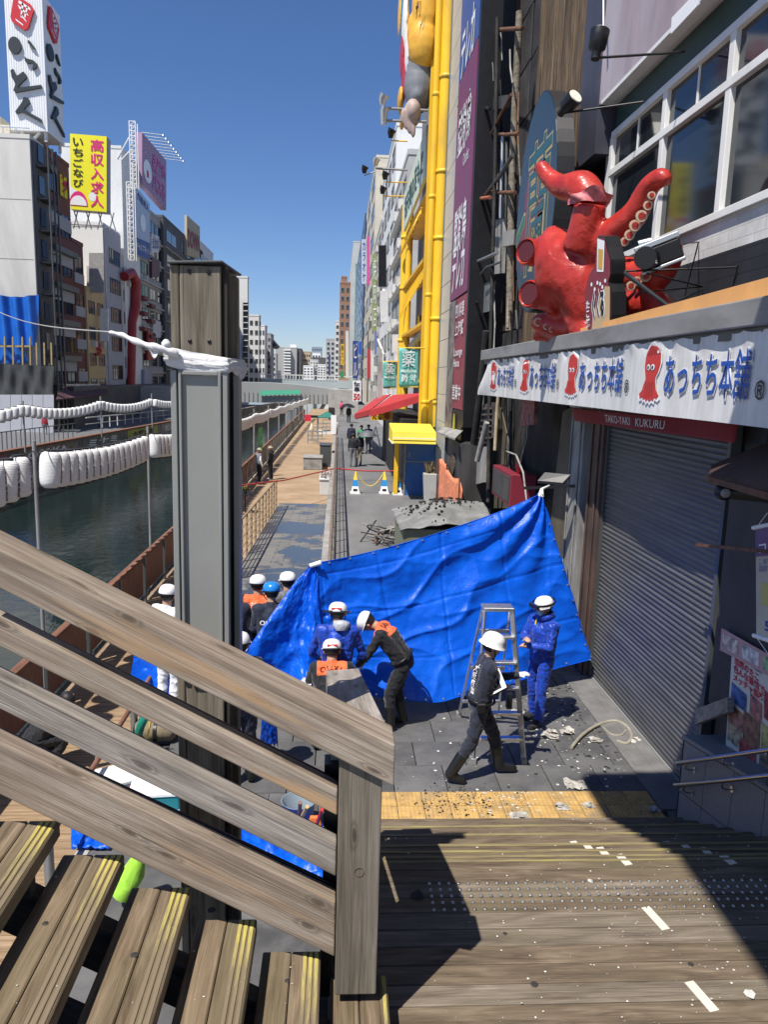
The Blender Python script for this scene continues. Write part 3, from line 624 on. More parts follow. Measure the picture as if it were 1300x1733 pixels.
m = MB(); m.box((XU-.3, cL+.11, z_wt-.25), (XU+.1, cL+1.2, 20)); m.build('dark_panel', mat('slate_panel', (.05, .05, .07), .5, 0, .3, 1, .1), up)
a, b_, c, d = AX(1138, 58, XU-.3), AX(1185, 8, XU-.3), AX(1190, -22, XU-.3), AX(1140, 30, XU-.3)
m = MB(); m.slab(a, b_, c, d, (-.02, 0, 0)); m.build('white_strip', M_WHITEP, up)

# --- round sign and the boarded wall beyond
XR = 4.4
ww = thing('boarded_wall', 'tall scorched vertical timber board wall behind the round sign', 'wall', (XR+.2, 14, 0))
yb0, yb1 = cL+1.22, AX(925, 100, XR).y+1.2; nb_ = int((yb0-yb0)/.1)
yy = cL+1.22; 
while yy < yb1:
    w_ = .16; z0 = 5.2; piece('board', (XR+.12+random.uniform(0, .02), yy, z0+random.uniform(0, .1)), (XR+.12+random.uniform(0, .02), yy, 14), w_-.008, .04, M_BARN, ww, .004, up=(1, 0, 0)); yy += w_
m = MB(); m.box((XR+.2, cL+1.22, 0), (12, yb1+.5, 15.5)); m.build('backing', M_CHAR, ww)
XS = 3.75
sg = thing('round_ramen_sign', 'big round dark blue and red signboard with outlined characters beside the octopus', 'sign', (XS, 14, 6))
pL, pR_ = AX(877, 360, XS), AX(944, 300, XS); pT, pB = AX(926, 146, XS), AX(893, 530, XS)
cy, cz = (pL.y+pR_.y)/2, (pT.z+pB.z)/2; ry, rz_ = abs(pL.y-pR_.y)/2, abs(pT.z-pB.z)/2
def onS(u, v, d=0): return Vector((XS-d, cy+ry*(1-2*u), cz+rz_*(2*v-1)))
def _signm():
    m, t, b = _base('ramen_sign_face', .3, 0, .5); tc = N(t, 'ShaderNodeTexCoord'); sp = N(t, 'ShaderNodeSeparateXYZ'); t.links.new(tc.outputs['Object'], sp.inputs[0])
    v = coords(t, (1, 1, 1), False); n = noise_n(t, v, .9, 3, .5, .4)
    q = N(t, 'ShaderNodeVectorMath', operation='LENGTH'); mp = N(t, 'ShaderNodeMapping'); mp.inputs['Scale'].default_value = (0, 1/ry, 1/rz_); mp.inputs['Location'].default_value = (0, -(cy-14)/ry-.25, -(cz-6)/rz_+.15); t.links.new(tc.outputs['Object'], mp.inputs[0]); t.links.new(mp.outputs[0], q.inputs[0])
    a = N(t, 'ShaderNodeMath', operation='ADD'); t.links.new(q.outputs['Value'], a.inputs[0]); t.links.new(n, a.inputs[1])
    c = ramp(t, a.outputs[0], [(.9, (.2, .022, .035)), (1.45, (.11, .025, .05)), (1.7, (.018, .045, .065))]); t.links.new(c, b.inputs['Base Color']); return m
m = MB(); pts = [onS(.5+.5*math.cos(k*math.pi/24), .5+.5*math.sin(k*math.pi/24)) for k in range(48)]; m.prism(pts, (.3, 0, 0)); m.build('drum', flat('sign_drum', (.02, .02, .022), .35), sg)
m = MB(); pts = [onS(.5+.49*math.cos(k*math.pi/24), .5+.49*math.sin(k*math.pi/24), .001) for k in range(48)]; m.prism(pts, (-.012, 0, 0)); m.build('face', _signm(), sg)
M_GOLD = flat('gold_line', (.42, .33, .14), .4); M_TEAL = flat('teal_stroke', (.02, .10, .12), .4); M_GRN = flat('green_stroke', (.02, .16, .09), .4)
for s_, (u0, v0, u1, v1) in (('蘭', (.28, .18, .86, .80)),):
    txt(s_, M_GOLD, sub(onS, u0, v0, u1, v1), sg, 'character_outline', .014, .02); txt(s_, M_TEAL, sub(onS, u0+.012, v0+.008, u1-.012, v1-.008), sg, 'character', .018, .0)
def stroke(p, mt_, nm, w=.05, d=.014): shape([(p[0][0], p[0][1]), (p[1][0], p[1][1]), (p[1][0]+w*.2, p[1][1]+w), (p[0][0]+w*.2, p[0][1]+w)], mt_, onS, sg, nm, d)
shape([(.02, .36), (.24, .44), (.27, .5), (.22, .51), (.03, .43)], M_GOLD, onS, sg, 'character_outline', .014)
shape([(.03, .37), (.23, .445), (.25, .49), (.21, .495), (.04, .42)], M_GRN, onS, sg, 'character', .018)
txt('Japan\nRamen', M_GOLD, sub(onS, .3, .05, .62, .13), sg, 'small_lettering', .014, .01)
# spot lamp units
def spotlamp(name, label, a, b_, r=.11, lit=False, aim=None):
    t = thing(name, label, 'lamp', a); a = Vector(a); b_ = Vector(b_)
    m = MB(); m.tube([a, b_], .018, 8); m.build('arm', M_BLACK, t)
    d = (Vector(aim) if aim else Vector((-.3, -.5, .8))).normalized()
    m = MB(); m.tube([b_-d*.02, b_+d*.1, b_+d*.13, b_+d*.3, b_+d*.36], [r*.45, r*.5, r*.9, r, r*1.02], 16); m.build('housing', M_BLACK, t)
    m = MB(); m.tube([b_+d*.355, b_+d*.375], [r*.93, r*.86], 16); m.build('lens', flat('lamp_glass', (.75, .73, .62), .2) if lit else M_ALU, t)
spotlamp('spot_lamp', 'black spot lamp on a long arm pointing up above the round sign', AX(1160, 88, XU-.15), AX(1008, 98, 3.4), .13, False, (.15, .1, 1))
spotlamp('spot_lamp', 'spot lamp with bright round lens on an arm by the round sign edge', AX(1092, 172, XU-.1), AX(949, 192, 3.5), .13, True, (.55, -1.0, .62))
m = MB(); m.tube([AX(1022, 60, 4.3), AX(1022, 0, 4.3)], .02, 8); tag(m.build('hanging_pipe', M_ALU), 'short bright pipe hanging above the upper spot lamp', 'pipe')

# --- awning with white vinyl valance
XA = 3.32
aw = thing('white_awning', 'long white vinyl awning valance with red octopus emblems and blue lettering over the shutter', 'awning', (XA, 11, 4.2))
ya, yz = 4.6, AX(819, 600, XA).y; z_t, z_b = 4.98, (AX(817, 667, XA).z+AX(1300, 728, XA).z)/2
def val(y, z, d=0):
    f = (z_t-z)/(z_t-z_b); k_ = max(0, (z-4.84)/.14); rip = (.022*math.sin(y*9+2*math.sin(y*1.7))+.012*math.sin(y*23))*k_+.0035*math.sin(y*9+2*math.sin(y*1.7))+.02*math.sin(y*2.1)
    e = max(0, (y-(yz-2.2))/2.2)
    return Vector((XA+rip-d+.1*e*e*math.sin((z-4.2)*5+y*2), y, z))
def ztop(y): return z_t-.02*abs(math.sin(y*11.0))-(.18*max(0, (y-(yz-.7))/.7))
m = MB(); m.grid(lambda u, v: val(ya+(yz-ya)*u-(.0 if u < 1 else .12*v), z_b+(ztop(ya+(yz-ya)*u)-z_b)*v), 300, 14)
def _vinyl():
    m_, t, b = _base('white_vinyl', .45, 0, .4); v = coords(t, (1, 2.2, .5), False); n = noise_n(t, v, 1.6, 5, .65)
    c = ramp(t, n, [(.35, (.56, .55, .53)), (.6, (.72, .715, .70))]); s_ = noise_n(t, coords(t, (1, 9, .35), False), 2.0, 4, .6); c = mix(t, ramp(t, s_, [(.55, (0, 0, 0)), (.75, (.55, .55, .55))]), c, (.36, .35, .33))
    t.links.new(c, b.inputs['Base Color']); bump(t, b, n, .3, .02); return m_
vl = m.build('valance', _vinyl(), aw)
m = MB(); m.box((XA-.05, ya, z_t+.02), (XA+.08, yz+.1, z_t+.24)); bevel(m.build('gutter_beam', mat('grey_gutter', (.27, .265, .26), .5, .2, .2, 3, .1, dirt=(.15, .145, .14), stretch=(1, .3, 1)), aw), .012)
m = MB(); m.box((XA+.02, ya, z_t-.07), (XA+.07, yz, z_t+.018)); m.build('frame_bar', M_GREYD, aw)
m = MB(); m.box((XA+.02, ya, z_t+.05), (5.0, yz, z_t+.1)); m.build('roof_sheet', M_CHAR2, aw)
for y in (6.2, 8.4, 10.6, 12.8, 15): 
    m = MB(); m.tube([(XA+.05, y, z_b+.15), (4.1, y+.05, z_b-.05)], .022, 8); m.tube([(XA+.05, y, z_t), (XA+.05, y, z_b+.02)], .018, 6); m.build('frame_tube', M_GALV, aw)
m = MB(); m.box((XA+.05, ya, z_b+.01), (XA+.09, yz, z_b+.05)); m.build('hem_bar', M_ALU, aw)
zo = AX(1300, 474, XA+.12).z; m = MB(); m.hexa([(XA+.1, 4.6, z_t+.2), (XA+.16, 4.6, z_t+.2), (XA+.16, 13.2, z_t+.2), (XA+.1, 13.2, z_t+.2), (XA+.1, 4.6, zo+.05), (XA+.16, 4.6, zo+.05), (XA+.16, 13.2, z_t+.27), (XA+.1, 13.2, z_t+.27)]); m.build('orange_fascia', M_ORANGE, aw)
M_OCT = flat('emblem_red', (.52, .035, .03), .5); M_BLUE = flat('lettering_blue', (.012, .075, .36), .5)
def awmap(y0, y1, z0, z1): return lambda u, v, d=0: val(y0+(y1-y0)*u, z0+(z1-z0)*v, .012+d)
pitch = 2.82; c4 = AX(1106, 630, XA).y
OCT = [(.30, .40), (.26, .5), (.2, .62), (.22, .8), (.34, .94), (.55, 1.0), (.8, .97), (.95, .85), (.97, .68), (.88, .52), (.8, .45), (.8, .36), (.86, .22), (1.0, .12), (.9, .06), (.8, .09), (.78, .02), (.66, .05), (.6, .0), (.5, .05), (.42, .0), (.34, .06), (.24, .03), (.2, .08), (.06, .05), (.0, .14), (.14, .2), (.22, .32)]
def outl(pts, k, cx=.52, cy=.5): return [(cx+(x-cx)*k, cy+(y-cy)*k) for x, y in pts]
for n_ in range(-1, 4):
    yc = c4+pitch*n_; f = awmap(yc+.26, yc-.26, 4.34, 4.93)
    em = outl(OCT, 1.12)
    def poly(pts, mt_, nm, d): m_ = MB(); m_.add([f(u, v, d) for u, v in pts], [tuple(range(len(pts)))]); o = m_.build(nm, mt_, aw); return o
    poly(em, M_WHITEP, 'emblem_border', .0); poly(OCT, M_OCT, 'octopus_emblem', .003)
    for ex in (.42, .64): poly(ell(ex, .62, .09, .055, 14), M_WHITEP, 'emblem_eye', .005); poly(ell(ex-.01, .615, .045, .032, 12), M_INK, 'emblem_pupil', .007)
    for lx in (.34, .45, .56, .67): poly([(lx, .08), (lx+.02, .08), (lx+.02, .36), (lx, .36)], flat('emblem_line', (.2, .01, .01), .5), 'emblem_line', .005)
    poly(ell(.84, .88, .05, .03, 10), M_WHITEP, 'emblem_glint', .005)
    g = awmap(yc-.36, yc-1.98, 4.42, 4.83)
    txt('あっちち本舗', M_WHITEP, lambda u, v, d=0: g(-.01+u*1.02, -.05+v*1.1, d), aw, 'lettering_border', .0, .035); txt('あっちち本舗', M_BLUE, g, aw, 'lettering', .008, .008)
    txt('®', M_INK, awmap(yc-2.07, yc-2.23, 4.42, 4.58), aw, 'registered_mark', .002, .01)

# red banner under it
XB = 3.9
rb = thing('red_banner', 'narrow dark red cloth banner with white capitals hanging above the shutter', 'banner', (XB, 9, 4))
a, b_, c, d = AX(972, 712, XB), AX(1243, 750, XB), AX(1248, 716, XB), AX(970, 690, XB)
fb = bil(a, b_, c, d); 
def rbm(u, v, dd=0): p = fb(u, v, 0); return Vector((p.x-.02*math.sin(u*14+v)-.03*math.sin(u*5)-dd, p.y, p.z-.03*math.sin(math.pi*u)*0))
m = MB(); m.grid(rbm, 60, 6); solid(m.build('cloth', cloth('banner_red', (.24, .018, .022), .8, .1, .1, .3, 4), rb), .003)
txt('TAKO-YAKI   KUKURU', M_LWHITE, sub(rbm, .30, .22, .68, .74), rb, 'lettering', .008, .0)
m = MB(); m.tube([Vector((XB+.02, d.y+.2, d.z+.02)), Vector((XB+.02, c.y-.3, c.z+.02))], .015, 8); m.build('rod', M_ALU, rb)
# CCTV and a dark small roof at right
XC = 3.3
cc = thing('security_camera', 'dark security camera under the small rusty roof at the frame edge', 'camera', AX(1240, 830, XC))
a = AX(1222, 832, XC); m = MB(); m.lathe(a, [(0, -.09), (.065, -.07), (.07, .0), (.05, .05), (.0, .06)], 16, 0, 'Y'); m.build('dome', M_BLACK, cc)
m = MB(); m.lathe(a+Vector((-.01, -.085, 0)), [(.04, 0), (.04, -.02), (.022, -.024), (0, -.02)], 16, 0, 'Y'); m.build('lens', M_GREYM, cc)
m = MB(); m.tube([a+Vector((.05, -.02, 0)), a+Vector((.4, -.3, .01))], [.06, .07], 12); m.build('body', M_BLACK, cc)
rf = thing('small_canopy', 'small dark rusty sheet canopy over the shutter at right edge', 'canopy', AX(1250, 800, 3.6))
a, b_, c, d = AX(1200, 806, XC), AX(1330, 842, XC-.3), AX(1330, 740, XC+.5), AX(1205, 790, XC+.5)
m = MB(); m.slab(a, b_, c, d, (0, 0, .02)); m.build('sheet', mat('dark_rust_sheet', (.06, .03, .022), .7, .1, .4, 4, .3), rf)
m = MB(); m.bar(a+Vector((0, 0, -.02)), b_+Vector((0, 0, -.02)), .05, .05); m.bar(AX(1180, 922, 3.6), AX(1330, 936, 3.3), .03, .03); m.build('edge_bar', M_RUST, rf)

# hanging scroll sign and poster boards at right
XP = 3.85
hs = thing('hanging_menu_sign', 'tall hanging menu banner with purple heading near the right frame edge', 'sign', AX(1290, 980, XP-.2))
a, b_, c, d = AX(1281, 1078, XP-.25), AX(1345, 1098, XP-.25), AX(1345, 880, XP-.25), AX(1280, 895, XP-.25)
fh = bil(a, b_, c, d); m = MB(); m.slab(a, b_, c, d, (.01, 0, 0)); m.build('sheet', mat('menu_cream', (.5, .46, .36), .6, 0, .1, 3, .05), hs)
shape([(0, .74), (1, .74), (1, 1), (0, 1)], flat('menu_purple', (.16, .09, .2), .6), fh, hs, 'heading'); txt('コナ', M_LWHITE, sub(fh, .1, .76, .6, .86), hs, 'lettering', .006, .02)
txt('このマークが\n目印です', M_NAVYINK, sub(fh, .1, .6, .8, .72), hs, 'small_lettering', .006)
txt('500', M_NAVYINK, sub(fh, .25, .08, .75, .17), hs, 'price', .006, .02); shape([(.15, .3), (.6, .3), (.6, .5), (.15, .5)], flat('menu_yellow', (.5, .45, .15), .6), fh, hs, 'picture')
m = MB(); m.tube([d+Vector((0, .04, 0)), c], .02, 8); m.tube([a+Vector((0, .04, 0)), b_], .02, 8); m.build('rod', M_WHITEP, hs)
m = MB(); m.tube([a, AX(1310, 1120, XP-.25)], .004, 5); m.tube([d, AX(1300, 868, XP-.25)], .004, 5); m.build('string', M_WHITEP, hs)
pb = thing('poster_board', 'board covered in takoyaki food posters with red lettering above the granite wall', 'poster board', AX(1260, 1200, XP))
a, b_, c, d = AX(1228, 1276, XP), AX(1330, 1345, XP), AX(1330, 1155, XP), AX(1241, 1086, XP); fp = bil(a, b_, c, d)
m = MB(); m.slab(a, b_, c, d, (.015, 0, 0)); m.build('sheet', mat('poster_paper', (.62, .6, .52), .5, 0, .06, 3, .03), pb)
def ph(u0, v0, u1, v1, col, nm='picture', d_=.003):
    k = 'ph%d_%d_%d' % tuple(int(x*100) for x in col); MTp = MT.get(k) or mat(k, col, .4, 0, .9, 14, 0, rnd=False)
    shape([(u0, v0), (u1, v0-.02), (u1, v1-.02), (u0, v1)], MTp, fp, pb, nm, d_)
ph(.04, .5, .34, .66, (.06, .12, .3)); ph(.4, .5, .62, .68, (.3, .12, .1)); ph(.02, .3, .3, .47, (.25, .12, .1)); ph(.3, .24, .6, .5, (.2, .1, .06)); ph(.02, .14, .28, .3, (.35, .3, .2)); ph(.62, .26, .95, .5, (.35, .33, .12)); ph(.65, .55, .95, .8, (.35, .04, .03)); ph(.25, .1, .55, .24, (.3, .06, .05)); ph(.6, .08, .95, .24, (.2, .15, .1))
M_PRED = flat('poster_red', (.5, .02, .02), .5)
txt('当店のたこ\n色んな番組で\nメッチャ話題', M_PRED, sub(fp, .06, .68, .66, .9), pb, 'lettering', .006, .03)
txt('くくるの明石焼', M_NAVYINK, sub(fp, .1, .91, .6, .95), pb, 'lettering', .006, .02); txt('たこ焼の道頓堀', M_NAVYINK, sub(fp, .1, .02, .6, .07), pb, 'lettering', .006, .02)
pb2 = thing('poster_strip', 'row of small food photo posters along the top of the poster board', 'poster', AX(1250, 1080, XP-.03))
a, b_, c, d = AX(1219, 1100, XP-.04), AX(1330, 1158, XP-.04), AX(1330, 1124, XP-.04), AX(1222, 1063, XP-.04); fp = bil(a, b_, c, d); pb = pb2
m = MB(); m.slab(a, b_, c, d, (.01, 0, 0)); m.build('sheet', mat('pink_paper', (.5, .3, .27), .5, 0, .1, 3, .03), pb2)
for i in range(3): ph(.04+.33*i, .2, .3+.33*i, .85, [(.5, .4, .3), (.55, .5, .45), (.2, .35, .15)][i])
M_FENCEB = mat('dark_board_fence', (.05, .045, .04), .7)
m = MB(); m.box((XP+.03, 3, gz(5)-.1), (XP+.1, 7.3, 3.6)); tag(m.build('board_partition', M_FENCEB), 'dark board partition behind the posters above the granite wall', 'partition')
m = MB(); m.slab(AX(1176, 1226, 3.75), AX(1232, 1205, 3.75), AX(1232, 1180, 3.75), AX(1178, 1200, 3.75), (.06, 0, 0)); tag(m.build('timber_beam', M_RAILG), 'short grey timber beam resting on the granite wall end', 'beam')

# red octopus sculpture on the awning roof
def OP(x, y, s=0):      # the sculpture stands along a slanted line on the roof of the awning
    k = (x-900)/250; d = _ray(x, y); Y = 12.2-2.4*k+s; return CAM+d*(Y/d.y)
octo = thing('octopus_sculpture', 'huge glossy red octopus sculpture holding a camera on the awning roof', 'sculpture', (3.4, 11, 5.1))
def remesh(mb, mt_, name, parent, vox=.03, smooth=6, local=False, disp=None, dec=None):
    o = mb.build('tmp', mt_, parent, local=local)
    r = o.modifiers.new('r', 'REMESH'); r.mode = 'VOXEL'; r.voxel_size = vox; r.use_smooth_shade = True
    if smooth: s_ = o.modifiers.new('s', 'SMOOTH'); s_.factor = .5; s_.iterations = smooth
    if dec: d_ = o.modifiers.new('d', 'DECIMATE'); d_.ratio = dec
    dg = bpy.context.evaluated_depsgraph_get(); me = bpy.data.meshes.new_from_object(o.evaluated_get(dg))
    par = o.parent; loc = o.location.copy(); og = ORG.get(o); bpy.data.objects.remove(o)
    n = link(name, me, par, loc); ORG[n] = og; me.materials.clear()
    for q in (mt_ if isinstance(mt_, (list, tuple)) else [mt_]): me.materials.append(q)
    return n
def _octm():
    m_, t, b = _base('glossy_red_octopus', .34, 0, .45); v = coords(t, (1, 1, 1), False); n = noise_n(t, v, 2.2, 5, .6, .4)
    c = ramp(t, n, [(.3, (.27, .018, .013)), (.55, (.42, .032, .022)), (.8, (.52, .07, .045))]); t.links.new(c, b.inputs['Base Color']); bump(t, b, noise_n(t, v, 4, 5, .55, .5), .5, .06); return m_
M_OCTS = _octm()
m = MB()
def cur(ps, rs, s=0, k=6):
    P = [OP(x, y, (q[2] if len(q) > 2 else 0)+s) for q in ps for x, y in [q[:2]]]; out = []; R = []
    for i in range(len(P)-1):
        p0, p1, p2, p3 = P[max(i-1, 0)], P[i], P[i+1], P[min(i+2, len(P)-1)]
        for j in range(k):
            t = j/k; out.append(.5*((2*p1)+(p2-p0)*t+(2*p0-5*p1+4*p2-p3)*t*t+(3*p1-p0-3*p2+p3)*t**3)); R.append(rs[i]*(1-t)+rs[i+1]*t)
    out.append(P[-1]); R.append(rs[-1]); return out, R
def blob(p, r, mb=None, sx=1, sz=1):
    mb = mb or m; mb.lathe(p, [(r*math.sin(math.pi*k/8)*sx+1e-4, -r*math.cos(math.pi*k/8)*sz) for k in range(9)], 14)
# head, snout eyes, bodies
P, R = cur([(935, 400), (952, 440), (985, 480), (1003, 540)], [.22, .46, .43, .28]); m.tube(P, R, 16)
blob(OP(955, 465), .45); blob(OP(938, 405), .2); blob(OP(985, 428, -.0), .3)
P, R = cur([(950, 415), (928, 420), (912, 426)], [.24, .22, .20]); m.tube(P, R, 16)
P, R = cur([(950, 500), (922, 497), (908, 500)], [.3, .26, .2]); m.tube(P, R, 16)
P, R = cur([(985, 420, -.2), (992, 385, -.25), (1000, 345, -.25)], [.28, .235, .225]); m.tube(P, R, 16)      # neck of the raised arm
P, R = cur([(1000, 440, 0), (1035, 400, 0), (1075, 362, 0), (1098, 318, 0), (1120, 300, 0), (1127, 312, 0)], [.28, .22, .18, .14, .12, .085]); m.tube(P, R, 14)
P, R = cur([(1000, 470, .2), (1050, 462, .1), (1105, 470, .0), (1135, 440, 0), (1141, 408, 0)], [.3, .24, .2, .15, .10]); m.tube(P, R, 14)
P, R = cur([(1000, 500, .1), (1060, 512, .0), (1110, 516, 0), (1140, 540, 0)], [.3, .22, .19, .15]); m.tube(P, R, 14)
P, R = cur([(975, 500, .1), (985, 535, 0), (1010, 575, 0)], [.3, .26, .3]); m.tube(P, R, 14)
P, R = cur([(975, 560, .2), (940, 552, .2), (915, 545, .2), (908, 538, .2)], [.2, .19, .16, .12]); m.tube(P, R, 14)
P, R = cur([(960, 575, .3), (925, 568, .3), (905, 570, .3)], [.11, .1, .08]); m.tube(P, R, 12)
remesh(m, M_OCTS, 'body', octo, .035, 5)
m = MB(); P, R = cur([(1002, 342, -.25), (985, 318, -.25), (952, 316, -.2), (930, 300, -.2), (917, 283, -.2), (913, 277, -.2)], [.225, .235, .17, .125, .105, .06]); m.tube(P, R, 16); remesh(m, M_OCTS, 'raised_tentacle', octo, .03, 5)
M_FLESH = mat('torn_pink_lining', (.42, .12, .13), .5, 0, .4, 8, .5)
m = MB(); ctr = OP(998, 338, -.27)
m.grid(lambda u, v: ctr+Vector((math.cos(u*6.2832)*(.255+.035*math.sin(u*31+v*4)+.03*v), math.sin(u*6.2832)*(.255+.035*math.sin(u*31+v*4)+.03*v), -.07+.15*v+.04*math.sin(u*19)*v)), 60, 5); m.build('torn_seam', M_FLESH, octo)
def ringed(px, py, r, s=-.2, nm='eye', dirx=None):
    p = OP(px, py, s); d = Vector(dirx or (-.9, -.45, 0)).normalized()
    m_ = MB(); m_.tube([p, p+d*.05, p+d*.04], [r, r*.96, r*.7], 18, caps=False); m_.build(nm, M_OCTS, octo)
    m_ = MB(); m_.tube([p+d*.02, p+d*.03], [r*.72, r*.5], 16); m_.build(nm+'_pupil', flat('dark_red_pupil', (.07, .012, .012), .3), octo)
for (px_, py_, rr_, qx) in ((905, 429, .19, -.1), (910, 500, .2, -.1)):
    p = OP(px_, py_, qx); d = Vector((-.80, -.60, .03)).normalized(); p = p+d*.06
    m_ = MB(); m_.tube([p-d*.1, p+d*.12, p+d*.16], [rr_*1.02, rr_*1.05, rr_*.93], 22, caps=False); m_.tube([p+d*.12, p+d*.161], [rr_*.78, rr_*.93], 22, caps=False); m_.build('eye_rim', M_OCTS, octo)
    m_ = MB(); m_.tube([p+d*.12, p+d*.14], [rr_*.8, rr_*.78], 22); m_.build('eye_pupil', flat('dark_red_pupil', (.09, .014, .014), .3), octo)
M_SUCK = flat('sucker_cream', (.5, .38, .27), .5)
def sucker(px, py, r, s=-.2, d=(-.2, -.95, -.1)):
    p = OP(px, py, s); d = Vector(d).normalized(); m_ = MB(); m_.tube([p, p+d*.035], [r, r*.95], 14); m_.build('sucker', M_SUCK, octo)
    m_ = MB(); m_.tube([p+d*.03, p+d*.04], [r*.62, r*.6], 12); m_.build('sucker_centre', M_OCTS, octo)
for px, py, r in ((1103, 331, .05), (1097, 348, .06), (1086, 366, .075), (1075, 382, .075), (1066, 398, .07), (1058, 409, .06)): sucker(px, py, r, -.22)
for px, py, r in ((1093, 468, .07), (1079, 476, .06), (1068, 484, .06)): sucker(px, py, r, -.28)
for px, py, r in ((911, 545, .07), (925, 553, .05), (934, 558, .045)): sucker(px, py, r, .0)
# the camera it holds
ph_ = OP(1118, 432, -.3); ex = Vector((.86, -.36, .36)).normalized(); ez = Vector((-.3, 0, 1)).normalized(); ey = ez.cross(ex).normalized(); ez = ex.cross(ey)
def cb(mb, c, sx, sy, sz, mi=0): mb.hexa([c+ex*a*sx/2+ey*b_*sy/2+ez*c_*sz/2 for c_ in (-1, 1) for a, b_ in ((-1, -1), (1, -1), (1, 1), (-1, 1))], mi)
m = MB(); cb(m, ph_, .52, .2, .24); bevel(m.build('camera_body', M_BLACK, octo), .02)
m = MB(); cb(m, ph_+ez*.16, .54, .2, .07); cb(m, ph_-ez*.14, .54, .2, .04); bevel(m.build('camera_plate', M_ALU, octo), .01)
m = MB(); q = ph_-ey*.08-ex*.12 if ey.y > 0 else ph_+ey*.08-ex*.12; dn = Vector((-.55, -.8, -.1)).normalized(); m.tube([q, q+dn*.24], [.12, .12], 20); m.tube([q+dn*.23, q+dn*.29], [.135, .135], 20); m.build('camera_lens', flat('lens_black', (.008, .008, .01), .25), octo)
m = MB(); m.tube([ph_+ez*.2-ex*.05, ph_+ez*.22-ex*.2], [.05, .05], 10); m.build('camera_flash', M_ALU, octo)
# little round sign board beside the octopus
bs = thing('beer_signboard', 'scalloped black edged signboard with beer mug drawing in front of the octopus', 'sign', OP(1030, 480, -.6))
sc_ = [(.52, 1.0), (.78, .98), (.86, .86), (.98, .72), (.98, .56), (.9, .48), (1.0, .36), (1.0, .1), (.96, 0), (.2, 0), (.05, .1), (.0, .3), (.06, .5), (.2, .62), (.4, .7), (.46, .85)]
a, b_, c, d = OP(990, 566, -.7), OP(1036, 548, -1.0), OP(1036, 395, -1.0), OP(990, 402, -.7); fs_ = bil(a, b_, c, d); nn_ = (b_-a).cross(d-a).normalized()
if nn_.y > 0: nn_ = -nn_
fs = lambda u, v, dd=0: fs_(u, v, 0)+nn_*dd
m = MB(); m.prism([fs(u, v) for u, v in sc_], -nn_*.2); m.build('box', mat('black_sign_edge', (.02, .02, .022), .3, .2), bs)
sc2 = outl(sc_, .95, .55, .5)
m = MB(); m.add([fs(u, v, .006) for u, v in sc2], [tuple(range(len(sc2)))]); m.build('face', flat('sign_maroon', (.2, .02, .035), .4), bs)
shape([(.3, .0), (.95, .0), (.96, .42), (.8, .44), (.55, .3), (.35, .2)], flat('sign_tan', (.5, .36, .2), .5), fs, bs, 'dough', .010)
shape([(.5, .62), (.74, .60), (.78, .93), (.52, .97)], M_WHITEP, fs, bs, 'beer_mug', .012); shape([(.54, .65), (.7, .63), (.73, .84), (.56, .86)], flat('beer_gold', (.6, .34, .06), .4), fs, bs, 'beer', .016)
for u, v in ((.3, .5), (.42, .44), (.52, .5), (.62, .48), (.7, .44), (.8, .5)): shape(ell(u, v, .035, .022, 12), M_WHITEP, fs, bs, 'steam_dot', .012)
txt('くくる', M_WHITEP, sub(fs, .30, .08, .8, .44), bs, 'lettering_border', .014, .14); txt('くくる', M_INK, sub(fs, .33, .1, .77, .42), bs, 'lettering', .018, .05)
txt('た\nこ\n焼', M_WHITEP, sub(fs, .08, .06, .24, .34), bs, 'small_lettering', .014, .03)
# thin guy rods
gr = thing('sign_stay_rods', 'thin black stay rods bracing the beer signboard to the painted brick wall', 'rods', OP(1060, 480, -.6))
for a, b_, r in (((1058, 459), (1250, 452), .012), ((1058, 462), (1134, 520), .028), ((1095, 462), (1190, 485), .01), ((1080, 495), (1190, 485), .01), ((1134, 515), (1190, 490), .01), ((1150, 412), (1183, 410), .01), ((1183, 410), (1160, 500), .008), ((1250, 448), (1240, 490), .008)):
    m = MB(); m.tube([OP(*a, -1.0), AX(*b_, XU-.02) if b_[0] > 1140 else OP(*b_, -1.0)], r, 6); m.build('rod', M_BLACK, gr)

# unseen slab added overhead to the right to shade the deck corner
bd = thing('added_shade_slab', 'large flat slab added out of view overhead to shade the lower right deck', 'billboard', (4, 1, 9.5))
m = MB(); zB = 9.5; m.box((2.33-.39*(zB-1.4), -6, zB), (9, 8.1-.43*zB, zB+.3)); m.build('panel', M_GREYD, bd)
m = MB(); m.box((8.5, -5, 0), (8.9, -4.6, zB)); m.box((8.5, 3, 4), (8.9, 3.4, zB)); m.build('column', M_GREYD, bd)
# ================================================================== burnt frontage between the shop and the yellow pipes
FB = 4.3
bt = thing('burnt_building', 'fire blackened tall building front hung with broken poles and soot', 'building', (6, 18, 0))
yA = yb1+.0; yB = 23.4
m = MB(); m.box((FB+.5, 11.9, 0), (13, yB, 22)); m.build('wall', M_CHAR, bt)
for i in range(9):          # sooty cladding sheets, each a piece
    z0 = 4.6+i*1.35
    for (a_, b_) in ((17.0, 19.0), (19.04, 21.1), (21.14, 23.2)):
        piece('cladding_panel', (FB+.46+random.uniform(-.03, .03), a_, z0+.66), (FB+.46+random.uniform(-.03, .03), b_, z0+.66), 1.3, .03, M_CHAR2, bt, .004, up=(1, 0, 0))
m = MB(); m.slab(AX(848, 690, FB), AX(885, 860, FB), AX(835, 860, FB), AX(838, 690, FB), (.03, 0, 0)); m.build('leaning_sheet', mat('brown_scorched_sheet', (.09, .075, .05), .7, 0, .4, 2, .2), bt)
